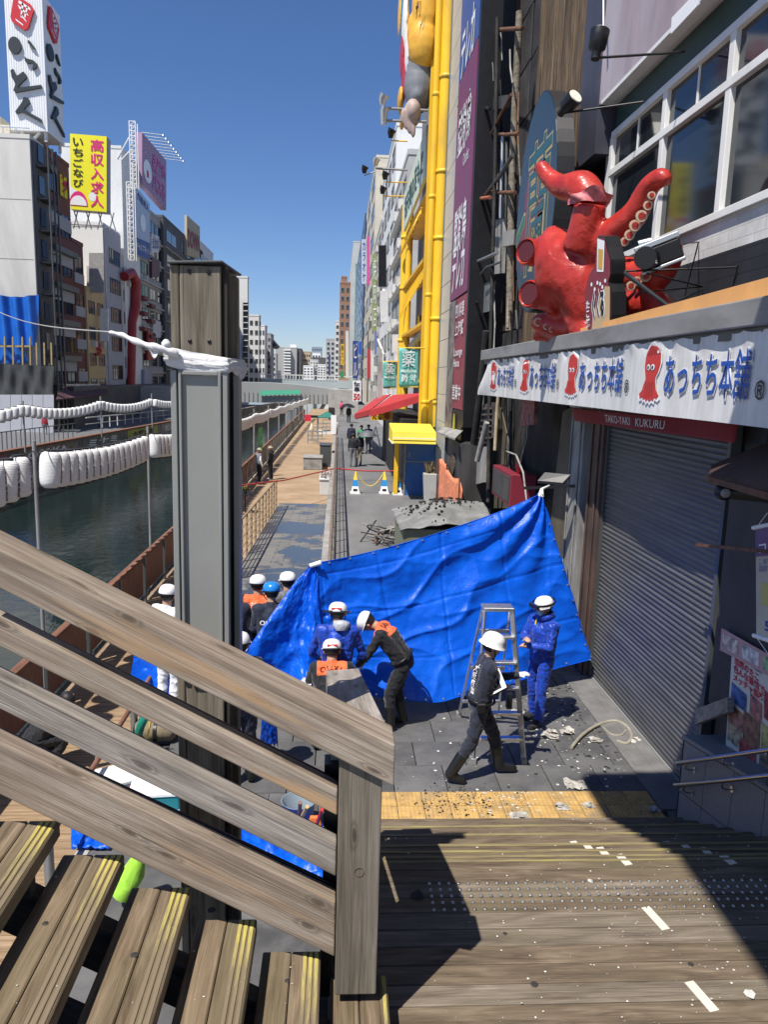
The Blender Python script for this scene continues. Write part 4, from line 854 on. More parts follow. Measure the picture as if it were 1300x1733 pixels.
m = MB(); m.slab((FB-.1, 13.3, 0), (FB-.1, 14.9, 0), (FB-.1, 14.3, 4.0), (FB-.1, 13.3, 4.2), (.02, 0, 0)); m.build('leaning_sheet', mat('brown_scorched_sheet', (.09, .075, .05)), bt)
def pole(name, lab, pts, r, mt_, cat='pole', group=None, n=8):
    m_ = MB(); m_.tube(pts, r, n); return tag(m_.build(name, mt_), lab, cat, group)
P_ = lambda x, y, X=4.1: AX(x, y, X)
specs = [
 ('scaffold_pole', 'long dark vertical pole at the left edge of the burnt frontage', [(826, 850), (830, 600), (838, 300), (842, 30)], .05, M_CHAR, 3.9),
 ('burnt_post', 'charred brown vertical post running up beside the round sign', [(862, 560), (866, 330), (872, 180), (880, 20)], .09, M_OLD, 4.15),
 ('vent_pipe', 'pale thin pipe rising through the middle of the burnt frontage', [(847, 370), (850, 270), (851, 225)], .05, M_ALU, 4.3),
 ('vent_pipe', 'short blue grey pipe beside the pale pipe on the burnt frontage', [(855, 380), (857, 300), (858, 240)], .045, M_GREYD, 4.3),
 ('drain_pipe', 'grey peeling drain pipe below the awning end', [(812, 768), (816, 690), (819, 600)], .06, M_ASHW, 4.0),
 ('drain_pipe', 'thin pale drain pipe right of the peeling drain pipe', [(826, 762), (830, 680), (836, 610)], .035, M_GALV, 4.0),
 ('door_stile', 'yellowish split timber stile under the awning end', [(838, 762), (842, 690), (845, 660)], .045, mat('split_timber', (.42, .34, .22), .8, 0, .3, 5, .3), 3.95),
 ('burnt_beam', 'leaning black beam under the purple sign', [(801, 760), (810, 690), (816, 640), (824, 560)], .1, M_CHAR, 3.8),
 ('lamp_bracket', 'thick black lamp arm in front of the dark red billboard', [(768, 524), (790, 518), (812, 511)], .045, M_BLACK, 3.8),
 ('lamp_bracket', 'black horizontal arm crossing the purple sign near its top', [(776, 180), (800, 182), (830, 184)], .045, M_BLACK, 3.8),
 ('lamp_bracket', 'rusty orange arm below the bracket on the purple sign', [(785, 338), (808, 337), (830, 334)], .05, mat('orange_rust', (.32, .1, .05), .7), 3.8),
 ('lamp_bracket', 'thin black slanted strut rising beside the purple sign', [(776, 328), (800, 280), (812, 278)], .03, M_BLACK, 3.8),
 ('broken_strut', 'pale bent strut poking out low on the burnt frontage', [(780, 458), (810, 442), (842, 428)], .045, M_GALV, 3.8),
 ('broken_strut', 'thin bent strut below the pale bent strut', [(814, 464), (824, 452), (846, 444)], .03, M_GREYD, 3.8),
 ('broken_strut', 'diagonal grey strut crossing the vertical pipes', [(822, 330), (845, 300), (868, 262)], .05, M_GREYD, 3.9),
 ('broken_strut', 'rust coloured slanting strut above the diagonal grey strut', [(832, 226), (850, 190), (866, 160)], .04, M_RUST, 3.9),
 ('cross_bar', 'brown horizontal bar high on the burnt frontage', [(826, 52), (850, 50), (885, 48)], .05, M_RUST, 4.0),
 ('cross_bar', 'brown horizontal bar over the vertical pipes', [(835, 226), (855, 228), (878, 226)], .045, M_RUST, 4.0),
 ('cross_bar', 'brown horizontal bar beside the diagonal grey strut', [(832, 325), (850, 326), (872, 326)], .05, M_RUST, 4.0),
 ('bent_rod', 'thin broken rod leaning against the dark doorway', [(892, 850), (886, 800), (874, 770), (858, 764)], .02, M_ASHW, 3.8),
 ('hanging_wire', 'curved wire dangling below the awning', [(895, 700), (892, 740), (884, 770), (880, 790)], .012, M_ASHW, 3.9),
]
for nm, lab, pts, r, mt_, X in specs: pole(nm, lab, [P_(x, y, X) for x, y in pts], r, mt_, nm.split('_')[-1])
random.seed(3)
for i in range(46):       # hanging burnt laths and cables, one by one
    x = random.uniform(806, 880); y = random.choice([random.uniform(20, 420), random.uniform(420, 800)]); L = random.uniform(30, 120); X = random.uniform(3.95, 4.5); dx = random.uniform(-6, 6)
    mt_ = random.choice([M_CHAR, M_CHAR, M_CHAR2, M_ASHW, M_RUST, M_OLD, M_GREYD])
    a = P_(x, y, X); b_ = P_(x+dx, y+L, X+random.uniform(-.1, .1)); mid = a.lerp(b_, .5)+Vector((0, random.uniform(-.12, .12), 0))
    pole('burnt_lath', {M_CHAR: 'black charred', M_CHAR2: 'sooty', M_ASHW: 'ash grey', M_RUST: 'rusty', M_OLD: 'brown', M_GREYD: 'dark grey'}[mt_]+(' thin' if i % 2 else ' bent')+' lath dangling from the blackened frontage '+('above' if y < 420 else 'below')+' the grey tin box', [a, mid, b_], random.uniform(.012, .04), mt_, 'lath', 'burnt laths dangling on the frontage', 5)
for i, (x, y, w, h, X, mt_, lab) in enumerate([
  (860, 405, 24, 26, 4.0, M_ASHW, 'grey tilted tin box above the pale bent strut'), (838, 420, 30, 92, 4.2, M_ASHW, 'pale scorched board panel in the middle of the burnt frontage'),
  (824, 505, 20, 50, 4.0, M_GALV, 'crumpled tin sheet hanging above the awning end'), (846, 175, 30, 22, 4.0, M_CHAR2, 'black tray shaped sign remnant on the burnt frontage'),
  (822, 715, 26, 60, 3.95, mat('burnt_crate', (.08, .065, .06), .8, 0, .7, 8, .5), 'burnt slatted crate leaning under the awning end'), (813, 790, 16, 60, 3.9, M_ASHW, 'pointed broken sheet low beside the red box'),
  (893, 700, 26, 44, 4.0, mat('red_poster_rag', (.28, .1, .1), .7, 0, .8, 9, .2), 'torn red printed rag hanging under the awning')]):
    a, b_, c, d = P_(x-w/2, y+h/2, X), P_(x+w/2-3, y+h/2-4, X), P_(x+w/2, y-h/2-4, X), P_(x-w/2+4, y-h/2, X)
    m = MB(); m.slab(a, b_, c, d, (.08, 0, 0))
    if 'crate' in lab:
        for k in range(6): m.bar(a.lerp(d, k/6+.05)+Vector((-.04, 0, 0)), b_.lerp(c, k/6)+Vector((-.04, 0, 0)), .05, .05)
    tag(m.build(['tin_box', 'scorched_board', 'tin_sheet', 'sign_remnant', 'burnt_crate', 'broken_sheet', 'hanging_rag'][i], mt_), lab, ['box', 'board', 'sheet', 'sign', 'crate', 'sheet', 'rag'][i])
# red cabinet low on the frontage
rc = thing('red_cabinet', 'dark red boxy cabinet with grey face hung low on the burnt frontage', 'cabinet', P_(850, 830, 3.8))
p = P_(852, 820, 3.8); m = MB(); m.box((3.75, p.y-1.0, p.z-.35), (4.3, p.y+1.0, p.z+.35)); bevel(m.build('cabinet', flat('maroon_cabinet', (.2, .02, .035), .5), rc), .01)
m = MB(); m.box((3.735, p.y-.9, p.z-.28), (3.749, p.y+.9, p.z+.28)); m.build('front_panel', M_CHAR2, rc)
m = MB(); m.lathe((3.9, p.y-.7, p.z+.5), [(.03, 0), (.16, .05), (.17, .08)], 14, 0, 'X'); tag(m.build('dish', M_RED), 'small red dish on top of the red cabinet', 'dish')
# lamp with black solar head where the tarp is tied
ll = thing('black_floodlight', 'black floodlight on a rail arm where the blue tarp is tied', 'lamp', P_(930, 820, 3.3))
a, b_ = AX(888, 826, 3.3), AX(985, 822, 4.0); m = MB(); m.bar(a, b_, .04, .05); m.build('arm', M_BLACK, ll)
a = AX(938, 812, 3.5); m = MB(); m.slab(a+Vector((-.25, .1, -.08)), a+Vector((.12, -.12, -.08)), a+Vector((.25, -.1, .06)), a+Vector((-.12, .15, .06)), (0, 0, .05)); bevel(m.build('head', M_BLACK, ll), .01)

# purple and blue vertical sign, dark red board below it
XV = 3.55
vs = thing('purple_vertical_sign', 'very tall vertical sign, blue above and purple below with white characters', 'sign', (XV, 25, 6))
a_t, b_t = AX(787, 0, XV), AX(812, 0, XV); yL = AX(761, 520, XV).y; yRt = AX(789, 520, XV).y
M_VP = mat('purple_sign_face', (.2, .035, .095), .4, 0, .12, .6, .03, dirt=(.23, .045, .09)); M_VB = mat('blue_sign_face', (.03, .09, .3), .4, 0, .1, .6, .03); M_VR = mat('red_sign_face', (.27, .045, .06), .45, 0, .15, .6, .03)
zq = AX(790, 110, XV).z; z1 = AX(775, 505, XV).z; z0 = AX(765, 690, XV).z
m = MB(); m.box((XV, yRt, zq), (XV+.35, yL, 22)); m.build('blue_panel', M_VB, vs)
m = MB(); m.box((XV, yRt, z1+.05), (XV+.35, yL, zq-.03)); m.build('purple_panel', M_VP, vs)
m = MB(); m.box((XV+.02, yRt-.25, 3.2), (XV+.6, yRt-.005, 22)); m.build('edge_panel', M_BLACK, vs)
def onV(y0, y1, za, zb_, X=XV): return lambda u, v, d=0: Vector((X-.008-d, y0+(y1-y0)*u, za+(zb_-za)*v))
wv = yL-yRt
zz = AX(775, 200, XV).z
for zt, s_ in ((zz, '監獄島'), (AX(770, 255, XV).z+.9, 'テレカ'), (AX(770, 360, XV).z, '監獄島'), (AX(768, 425, XV).z, 'テレカ'), (AX(790, 40, XV).z, 'テレカ')):
    txt(s_, M_LWHITE, onV(yL-wv*.12, yRt+wv*.18, zt-1.35, zt), vs, 'lettering', .004, .02, shear=.1)
txt('Outlet', M_LWHITE, onV(yL-wv*.5, yRt+wv*.2, AX(768, 300, XV).z-.2, AX(768, 300, XV).z+.15), vs, 'small_lettering', .004, .0)
rd = thing('dark_red_menu_sign', 'dark red and photo printed board with lounge lettering under the purple sign', 'sign', (XV, 25, 3.5))
m = MB(); m.box((XV+.02, yRt, z0), (XV+.4, yL, z1)); m.build('panel', M_VR, rd)
m = MB(); m.box((XV+.0, yL-wv*.42, z0-.9), (XV+.018, yL, z1)); m.build('photo_strip', mat('menu_photo_print', (.16, .13, .12), .4, 0, .9, 3, 0), rd)
m = MB(); m.box((XV+.02, yRt, z0-1.1), (XV+.4, yL, z0-.02)); m.build('lower_panel', M_BLACK, rd)
shape(ell(.45, .5, .13, .46, 16), flat('yellow_green', (.5, .5, .05), .5), onV(yL-wv*.45, yRt+wv*.1, z0-1.0, z0-.1), rd, 'bottle_picture', .02)
h_ = (z1-z0)
for s_, v0, v1 in (('四川料理', .82, .95), ('上海蟹', .66, .79), ('Lounge\nHana', .38, .55), ('営業中', .08, .22)): txt(s_, M_LWHITE, onV(yL-wv*.45, yRt+wv*.08, z0+h_*v0, z0+h_*v1), rd, 'lettering', .004, .01)
# small tin roof kiosk under the sign
kk = thing('tin_roofed_stall', 'small stall with curved grey tin roof and scorched door under the dark red board', 'stall', P_(790, 700, 3.6))
a, b_, c, d = AX(740, 733, 3.2), AX(770, 745, 3.2), AX(787, 728, 3.7), AX(760, 722, 3.7); m = MB(); m.slab(a, b_, c, d, (0, 0, .05)); m.build('roof', M_ASHW, kk)
m = MB(); m.box((3.45, b_.y+.3, 0), (4.3, a.y-.4, a.z-.05)); m.build('body', M_CHAR2, kk)
m = MB(); m.lathe((3.44, (a.y+b_.y)/2-.3, a.z-.75), [(.32, 0), (.32, -.03)], 16, 0, 'X'); m.build('round_wicker', mat('burnt_wicker', (.1, .075, .05), .8, 0, .9, 14, .6), kk)
for y in (b_.y+.5, a.y-.6): piece('post', (3.42, y, 0), (3.42, y, a.z-.1), .07, .07, M_GREYD, kk)
pole('loose_plank', 'pale plank leaning against the tin roofed stall', [P_(808, 780, 3.5), P_(824, 715, 3.6)], .07, M_ASHW, 'plank')
# orange netting and planter pot
on = thing('orange_safety_net', 'torn orange safety net hanging on stakes beside the planter', 'net', AZ(755, 835, 0))
q0, q1 = AX(741, 848, 3.3), AX(768, 850, 3.3)
m = MB(); za, zb_ = AX(741, 850, 3.3).z, AX(741, 775, 3.3).z
m.grid(lambda u, v: Vector((3.3+.08*math.sin(u*9), q0.y+(q1.y-1.2-q0.y)*u, za+(zb_-za-.3*u*u)*v+.05*math.sin(u*25)*v)), 24, 8); solid(m.build('net', mat('orange_net', (.72, .24, .12), .7, 0, .4, 8, .3), on), .01)
for k in range(3): piece('stake', (3.25, q0.y+(q1.y-1.2-q0.y)*k/2, max(0, za)), (3.25, q0.y+(q1.y-1.2-q0.y)*k/2, zb_), .04, .04, M_RUST, on)
pt = thing('planter_pot', 'tall square concrete planter with withered plant by the blue shutter', 'planter', AZ(727, 850, 0)); o0 = ORG[pt]
m = MB(); m.hexa([o0+Vector((x*.2, y*.2, 0)) for x, y in ((-1, -1), (1, -1), (1, 1), (-1, 1))]+[o0+Vector((x*.27, y*.27, 1.1)) for x, y in ((-1, -1), (1, -1), (1, 1), (-1, 1))]); bevel(m.build('pot', M_CONC, pt), .02)
m = MB()
for k in range(70):
    a = random.uniform(0, 6.28); t_ = random.uniform(.1, .6); b0 = o0+Vector((random.uniform(-.15, .15), random.uniform(-.15, .15), 1.08)); tip = b0+Vector((math.cos(a)*.35*t_*1.4, math.sin(a)*.35*t_*1.4, random.uniform(.15, .6)))
    s_ = Vector((math.sin(a), -math.cos(a), 0))*.03; m.add([b0-s_*.3, b0+s_*.3, (b0+tip)/2+s_, tip, (b0+tip)/2-s_], [(0, 1, 2, 3, 4)])
m.build('foliage', mat('withered_leaf', (.2, .15, .08), .8, 0, .5, 9), pt)

# --- grey tile pier
gt = thing('grey_tiled_pier', 'narrow pier of square grey tiles between the yellow pipes and the purple sign', 'pier', (4.6, 28, 0))
XT = 3.85; y0t, y1t = AX(764, 560, XT).y, AX(742, 560, XT).y
m = MB(); m.box((XT+.04, y0t+.03, 0), (9, y1t, 24)); m.build('core', M_GREYD, gt)
M_TILE = mat('grey_wall_tile', (.42, .45, .46), .35, 0, .06, .5, .03)
tm_ = bbox_mesh(.05, (y1t-y0t)*.82-.02, .98, M_TILE, .008)
for i in range(24): 
    o = link('tile', tm_, gt); o.location = Vector((XT+.02, y0t+(y1t-y0t)*.41+.02, .5+i))-ORG[gt]
m = MB(); m.box((XT-.03, y1t-(y1t-y0t)*.16, 0), (XT+.035, y1t, 24)); m.build('corner_strip', mat('blue_grey_trim', (.16, .19, .22), .4, .2), gt)

# --- yellow pipe tower building
yt = thing('yellow_pipe_tower', 'shop tower fronted by fat bright yellow pipes with flanges', 'building', (5, 35, 0))
XY = 3.75
def vpipe(x, yb_, X, r, z0, z1, nm='pipe', fl=()):
    c = AX(x, yb_, X); m_ = MB(); m_.lathe((X+r, c.y, 0), [(r, z0), (r, z1)], 18); m_.build(nm, M_YEL, yt)
    for f in fl: m_ = MB(); m_.lathe((X+r, c.y, f), [(r, -.08), (r*1.14, -.07), (r*1.14, .05), (r, .06)], 18, caps=False); m_.build('flange', M_YEL, yt)
    return c
r1 = .27
Y1_ = 30.6
for z_ in (1,):
    for (cx, r, fl) in ((3.77, .26, (3.7, 6.9, 9.9, 12.3, 15.6)), (3.40, .13, (3.7, 7.8, 11.4, 15))):
        m = MB(); m.lathe((cx, Y1_, 0), [(r, 2.7), (r, 22)], 20); m.build('pipe', M_YEL, yt)
        for f in fl: m = MB(); m.lathe((cx, Y1_, f), [(r, -.1), (r*1.12, -.09), (r*1.12, .03), (r, .04)], 20, caps=False); m.build('flange', M_YEL, yt)
m = MB(); m.box((3.2, Y1_+.3, 0), (3.42, Y1_+.42, 22)); m.build('flat_post', M_YEL, yt)
for (cx, r) in ((3.55, .3),):
    m = MB(); m.lathe((cx, 43.8, 0), [(r, 2.7), (r, 13.9)], 16); m.build('pipe', M_YEL, yt)
    m = MB(); m.lathe((cx+.1, 43.2, 0), [(r*.6, 2.7), (r*.6, 14.6)], 16); m.build('pipe', M_YEL, yt)
    for f in (6.7, 9.5, 12.2): m = MB(); m.lathe((cx, 43.8, f), [(r, -.12), (r*1.13, -.1), (r*1.13, .05), (r, .06)], 16, caps=False); m.build('flange', M_YEL, yt)
m = MB(); m.box((4.3, 30, 0), (12, 45, 21)); m.build('wall', mat('grey_mesh_cladding', (.2, .2, .21), .6, .1, .2, 3), yt)
for z_ in (4.4, 6.8, 9.4, 12.0, 14.6): m = MB(); m.box((3.4, 31, z_), (4.29, 43.5, z_+.14)); m.build('gallery_beam', M_YEL, yt)
for k in range(14): 
    z_ = 9.0+.0; y = 31.2+k*.9; piece('gallery_bar', (3.2, y, 8.4+k*-.05), (3.75, y, 10.0), .05, .05, M_YEL, yt)
m = MB(); m.slab((3.72, 31.3, 7.0), (3.72, 43, 6.2), (3.72, 43, 6.35), (3.72, 31.3, 7.2), (.3, 0, 0)); m.build('blue_soffit', mat('pale_blue_soffit', (.3, .38, .48), .4), yt)
m = MB(); m.lathe((4.0, 40.5, 6.9), [(.9, 0), (.9, .3)], 24, 0, 'X'); m.build('round_window', M_GLASSD, yt)
# pale sign board on it
ps = thing('pale_green_signboard', 'long pale green signboard with dark green characters slung between the yellow pipes', 'sign', (3.3, 36, 9))
c0 = [AX(722, 212, 3.2), AX(719, 300, 3.2), AX(683, 392, 3.2), AX(683, 332, 3.2)]
a, b_, c, d = c0[2], c0[1], c0[0], c0[3]; fz = bil(a, b_, c, d)
m = MB(); m.slab(a, b_, c, d, (.12, 0, 0)); m.build('panel', mat('pale_green_panel', (.62, .68, .55), .5, 0, .04, 1), ps)
fzz = lambda u, v, dd=0: fz(u, v, 0)+Vector((-.02-dd, 0, 0))
txt('通天閣の足もと', flat('dark_green_ink', (.02, .09, .07), .5), sub(fzz, .08, .2, .92, .75), ps, 'lettering', .0, .02)
m = MB(); [m.tube([AX(690+3*k, 400-6*k, 3.2), AX(676+4.2*k, 436-8*k, 3.0)], .03, 6) for k in range(9)]; m.tube([AX(676, 436, 3.0), AX(712, 362, 3.0)], .03, 6); m.build('slanted_rails', M_YEL, ps)

# --- seated golden figure high on the pipes
XF = 3.0
gf = thing('golden_figure', 'huge seated golden figure sculpture with grey trousers high on the yellow pipes', 'sculpture', (3, 31, 12))
F_ = lambda x, y, Y=31.5: AY(x, y, Y)
m = MB()
def fb_(x, y, rx, rz, Y=31.2, ry=.6): c = F_(x, y, Y); m.lathe(c, [(math.sin(math.pi*k/10)+1e-4, -rz*math.cos(math.pi*k/10)) for k in range(11)], 18); n = 11*18; s_ = m.v[-n-36:] if False else None
def ellips(x, y, rx, rz, Y=31.2, ry=.6, mb=None):
    mb = mb or m; c = F_(x, y, Y); vs_ = []; nn = 18; kk = 10
    for k in range(1, kk):
        for j in range(nn): vs_.append((c.x+rx*math.sin(math.pi*k/kk)*math.cos(2*math.pi*j/nn), c.y+ry*math.sin(math.pi*k/kk)*math.sin(2*math.pi*j/nn), c.z-rz*math.cos(math.pi*k/kk)))
    fs_ = [(k*nn+j, k*nn+(j+1) % nn, (k+1)*nn+(j+1) % nn, (k+1)*nn+j) for k in range(kk-2) for j in range(nn)]
    mb.add(vs_+[(c.x, c.y, c.z-rz), (c.x, c.y, c.z+rz)], fs_+[((j+1) % nn, j, len(vs_)) for j in range(nn)]+[((kk-2)*nn+j, (kk-2)*nn+(j+1) % nn, len(vs_)+1) for j in range(nn)], 0, True)
M_GFIG = mat('golden_figure_paint', (.80, .44, .05), .45, 0, .15, .9, .15, dirt=(.55, .26, .03))
ellips(717, 72, .6, 1.05); ellips(722, 10, .55, 1.7); ellips(696, 60, .18, .75, 31.6); remesh(m, M_GFIG, 'robe', gf, .06, 4)
m = MB(); ellips(710, 145, .6, 1.0, 31.5); ellips(712, 118, .5, .6, 31.5); ellips(706, 165, .4, .5, 31.5); remesh(m, mat('grey_trousers', (.17, .18, .2), .6, 0, .15, 1.5, .1), 'trousers', gf, .06, 4)
m = MB(); ellips(690, 90, .14, 1.0, 31.9); ellips(686, 40, .14, 1.2, 32.0); remesh(m, flat('figure_white', (.75, .74, .72), .5), 'white_sleeve', gf, .06, 4)
m = MB(); ellips(684, 130, .1, 1.0, 32.2); ellips(681, 90, .09, .9, 32.2); remesh(m, flat('figure_red', (.45, .04, .07), .5), 'red_sash', gf, .05, 4)
m = MB(); ellips(681, 30, .1, 1.1, 32.4); ellips(684, 10, .12, .8, 32.4); remesh(m, flat('figure_blue', (.03, .18, .32), .5), 'blue_sleeve', gf, .05, 4)
m = MB(); ellips(677, 22, .07, .9, 32.6); ellips(678, 170, .12, .5, 32.3); ellips(681, 205, .1, .3, 32.3); remesh(m, M_GFIG, 'sceptre', gf, .05, 4)
M_FOOT = mat('pinkish_grey_skin', (.38, .29, .26), .6, 0, .15, 2, .1)
m = MB(); ellips(698, 192, .34, .5, 31.3)
for x, y in ((682, 196), (687, 205), (693, 213), (700, 220)): ellips(x, y, .09, .3, 31.0, .1)
remesh(m, M_FOOT, 'hand', gf, .05, 3)
m = MB(); a, b_, c, d = F_(701, 42, 30.55), F_(711, 42, 30.55), F_(712, 4, 30.55), F_(702, 8, 30.55)
txt('ザリ', M_INK, bil(F_(702, 38, 30.6), F_(711, 34, 30.6), F_(713, 2, 30.6), F_(704, 4, 30.6)), gf, 'painted_character', .12, .04)
# lamps on arms reaching out over the canal
for i, (x0, y0, x1, y1, Y, lab) in enumerate(((648, 183, 725, 187, 31, 'upper grey floodlight arm beside the figure'), (650, 204, 722, 206, 31, 'lower grey floodlight arm beside the figure'), (636, 285, 690, 288, 40, 'grey floodlight arm in front of the white building'), (662, 238, 690, 239, 36, 'short yellow lamp arm under the figure'), (617, 297, 636, 290, 44, 'thin street lamp arm far along the pipes'), (652, 308, 690, 309, 40, 'yellow lamp arm beside the signboard top'), (648, 332, 688, 332, 42, 'yellow lamp arm beside the signboard foot'))):
    t_ = thing('projecting_floodlight', lab, 'lamp', AY(x0, y0, Y)); big = i < 3
    m = MB(); m.tube([AY(x0, y0, Y), AY(x1, y1, Y)], .05 if big else .03, 6); m.build('arm', M_GALV if big or i == 4 else M_YEL, t_)
    p = AY(x0, y0, Y); m = MB(); m.tube([p+Vector((-.02, 0, -.15 if i == 1 else .1)), p+Vector((-.02, -.05, .3)), p+Vector((.05, -.1, .45))], [.1, .16, .2], 10); m.build('lamp_head', M_ALU if big else M_BLACK, t_)

# --- ground floor of the yellow tower: canopy, blue shutter, awnings
cn = thing('yellow_canopy', 'yellow fabric canopy over the blue shutter', 'canopy', AY(700, 748, 28.5))
Yc = 28.0; A_, B_, C_, D_ = AY(664, 750, Yc), AY(738, 752, Yc), AY(738, 727, Yc+1.8), AY(668, 726, Yc+1.8)
m = MB(); m.hexa([A_, B_, Vector((B_.x, Yc+2.0, A_.z)), Vector((A_.x, Yc+2.0, A_.z)), A_+Vector((0, .1, .42)), B_+Vector((0, .1, .42)), Vector((B_.x, Yc+2.0, A_.z+.62)), Vector((A_.x, Yc+2.0, A_.z+.62))]); m.build('fabric', M_YELA, cn)
m = MB(); m.box((A_.x-.02, Yc-.02, A_.z-.02), (A_.x+.06, Yc+2, A_.z+.02)); m.box((A_.x-.0, Yc-.025, A_.z+.18), (B_.x, Yc-.006, A_.z+.21)); m.build('trim', M_WHITEP, cn)
bsh = thing('blue_shutter_box', 'blue painted shutter wall below the yellow canopy', 'shutter', AZ(700, 838, 0)); a, b_ = AZ(683, 838, 0), AZ(727, 838, 0)
m = MB(); m.box((a.x, a.y, 0), (3.9, a.y+.2, A_.z-.02)); m.build('panel', M_BLUED, bsh)
m = MB(); m.box((a.x-.02, a.y-.03, 0), (a.x+.04, a.y-.002, A_.z-.03)); m.box((a.x+.041, a.y-.03, 1.32), (3.8, a.y-.002, 1.36)); m.box((a.x+.15, a.y-.04, 1.5), (a.x+.2, a.y-.002, 1.7)); m.build('trim', M_GREYM, bsh)
piece('door_post', Vector((a.x-.33, a.y, 0)), Vector((a.x-.33, a.y, A_.z-.03)), .16, .14, M_YEL, bsh)
def awn(name, lab, pts, mt_, Y, drop=.25, dy=1.5, cat='awning'):
    a, b_, c, d = pts; t_ = thing(name, lab, cat, a); m_ = MB(); m_.slab(a, b_, c, d, (0, 0, .05)); m_.build('fabric', mt_, t_); m_ = MB(); dd = (b_-a).normalized(); m_.slab(a+Vector((0, -.02, -drop)), b_+Vector((0, -.02, -drop)), b_+Vector((0, -.02, 0)), a+Vector((0, -.02, 0)), (0, .02, 0)); m_.build('valance', mt_, t_); return t_
awn('shop_awning', 'nearer bright red sloping shop awning behind the yellow canopy', [AY(627, 696, 34), AY(711, 670, 31.5), AY(712, 667, 33.5), AY(665, 670, 38)], M_REDA, 32)
awn('shop_awning', 'farther dark red shop awning beyond the nearer one', [AY(600, 702, 48), AY(628, 694, 40), AY(662, 668, 46), AY(640, 672, 54)], M_REDA, 45)
awn('shop_awning', 'black sloping awning over the far stalls', [AY(602, 704, 58), AY(625, 697, 42), AY(631, 690, 44), AY(612, 696, 58)], M_BLACK, 50)
fsn = thing('yellow_food_sign', 'yellow sign with a round pizza like picture under the red awning', 'sign', AY(650, 703, 35))
fy = bil(AY(627, 711, 35), AY(664, 711, 35), AY(664, 697, 35), AY(627, 697, 35)); m = MB(); m.slab(fy(0, 0), fy(1, 0), fy(1, 1), fy(0, 1), (0, .1, 0)); m.build('panel', flat('food_sign_yellow', (.75, .42, .02), .5), fsn)
shape(ell(.75, .5, .14, .4, 14), flat('food_sign_brown', (.35, .07, .03), .5), fy, fsn, 'picture', .02); txt('たこ', M_INK, sub(fy, .08, .15, .5, .85), fsn, 'lettering', .02, .03)
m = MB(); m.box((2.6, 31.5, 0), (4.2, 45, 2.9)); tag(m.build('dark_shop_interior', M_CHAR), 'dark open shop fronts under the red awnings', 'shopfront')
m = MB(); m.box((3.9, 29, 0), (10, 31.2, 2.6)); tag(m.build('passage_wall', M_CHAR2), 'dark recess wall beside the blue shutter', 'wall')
# medicine banners
def medban(x0, x1, yt, yb_, Y, lab, full):
    t_ = thing('medicine_banner', lab, 'banner', AY((x0+x1)/2, yb_, Y), group='green medicine banners'); f = bil(AY(x0, yb_, Y), AY(x1, yb_, Y), AY(x1, yt, Y), AY(x0, yt, Y))
    f2 = lambda u, v, d=0: f(u, v, 0)+Vector((0, -.05*math.sin(u*5+v)-d, .0)); m_ = MB(); m_.grid(f2, 10, 10); solid(m_.build('cloth', mat('teal_banner', (.13, .42, .36), .6, 0, .12, 1.5), t_), .01)
    txt('薬', M_LWHITE, sub(f2, .15, .52, .85, .94), t_, 'character', .05, .0); txt('Medicine', M_LWHITE, sub(f2, .1, .38, .9, .46), t_, 'lettering', .05, .02)
    if full: txt('药 약', M_LWHITE, sub(f2, .12, .14, .88, .34), t_, 'lettering', .05, .02)
    m_ = MB(); m_.tube([f(-.05, 1), f(1.35, 1)], .03, 6); m_.tube([f(0, 0), f(1, 0)], .02, 6); m_.build('rod', M_YEL, t_)
medban(675, 708, 589, 655, 29.5, 'larger nearer green banner with the white medicine characters', True); medban(648, 670, 612, 657, 38, 'smaller farther green banner with a white medicine character', False)
# items before the shops
cpos = [(601, 835), (650, 835), (673, 837)]
cone_me = None
def conecone(px, lab):
    p = AZ(*px, 0); t_ = thing('striped_cone_sign', lab, 'cone', p, group='yellow and blue cone signs on the walkway')
    m_ = MB(); m_.hexa([p+Vector((x*.2, y*.2, 0)) for x, y in ((-1, -1), (1, -1), (1, 1), (-1, 1))]+[p+Vector((x*.2, y*.2, .05)) for x, y in ((-1, -1), (1, -1), (1, 1), (-1, 1))]); m_.build('base', M_WHITEP, t_)
    for z0_, z1_, mt_, nm in ((.05, .3, M_WHITEP, 'lower_band'), (.3, .55, flat('cone_blue', (.02, .25, .6), .5), 'blue_band'), (.55, .88, flat('cone_yellow', (.8, .62, .05), .5), 'yellow_band')):
        w0, w1 = .17*(1-z0_/1.0), .17*(1-z1_/1.0); m_ = MB(); m_.hexa([p+Vector((x*w0, y*w0, z0_)) for x, y in ((-1, -1), (1, -1), (1, 1), (-1, 1))]+[p+Vector((x*w1, y*w1, z1_)) for x, y in ((-1, -1), (1, -1), (1, 1), (-1, 1))]); m_.build(nm, mt_, t_)
    m_ = MB(); m_.box(p+Vector((-.08, -.155, .1)), p+Vector((.08, -.14, .2))); m_.build('label_plate', M_INK, t_)
    return p
cps = [conecone(cpos[0], 'blue and yellow cone sign at the left end of the yellow chain'), conecone(cpos[1], 'blue and yellow cone sign at the right end of the yellow chain'), conecone(cpos[2], 'blue and yellow cone sign against the yellow door post')]
m = MB(); a, b_ = cps[0]+Vector((.05, 0, .85)), cps[1]+Vector((-.03, 0, .85)); pp = [a.lerp(b_, k/26)+Vector((0, 0, -.55*(1-(2*k/26-1)**2))) for k in range(27)]
for i in range(26):
    q = pp[i+1]-pp[i]; m.tube([pp[i], pp[i]+q*.5, pp[i+1]], [.012, .024, .012], 6)
tag(m.build('yellow_chain', flat('chain_yellow', (.75, .55, .05), .5)), 'yellow plastic chain sagging between two cone signs', 'chain')
p0, p1 = AZ(566, 790, 0)+Vector((0, 0, .95)), AX(680, 752, 2.6)
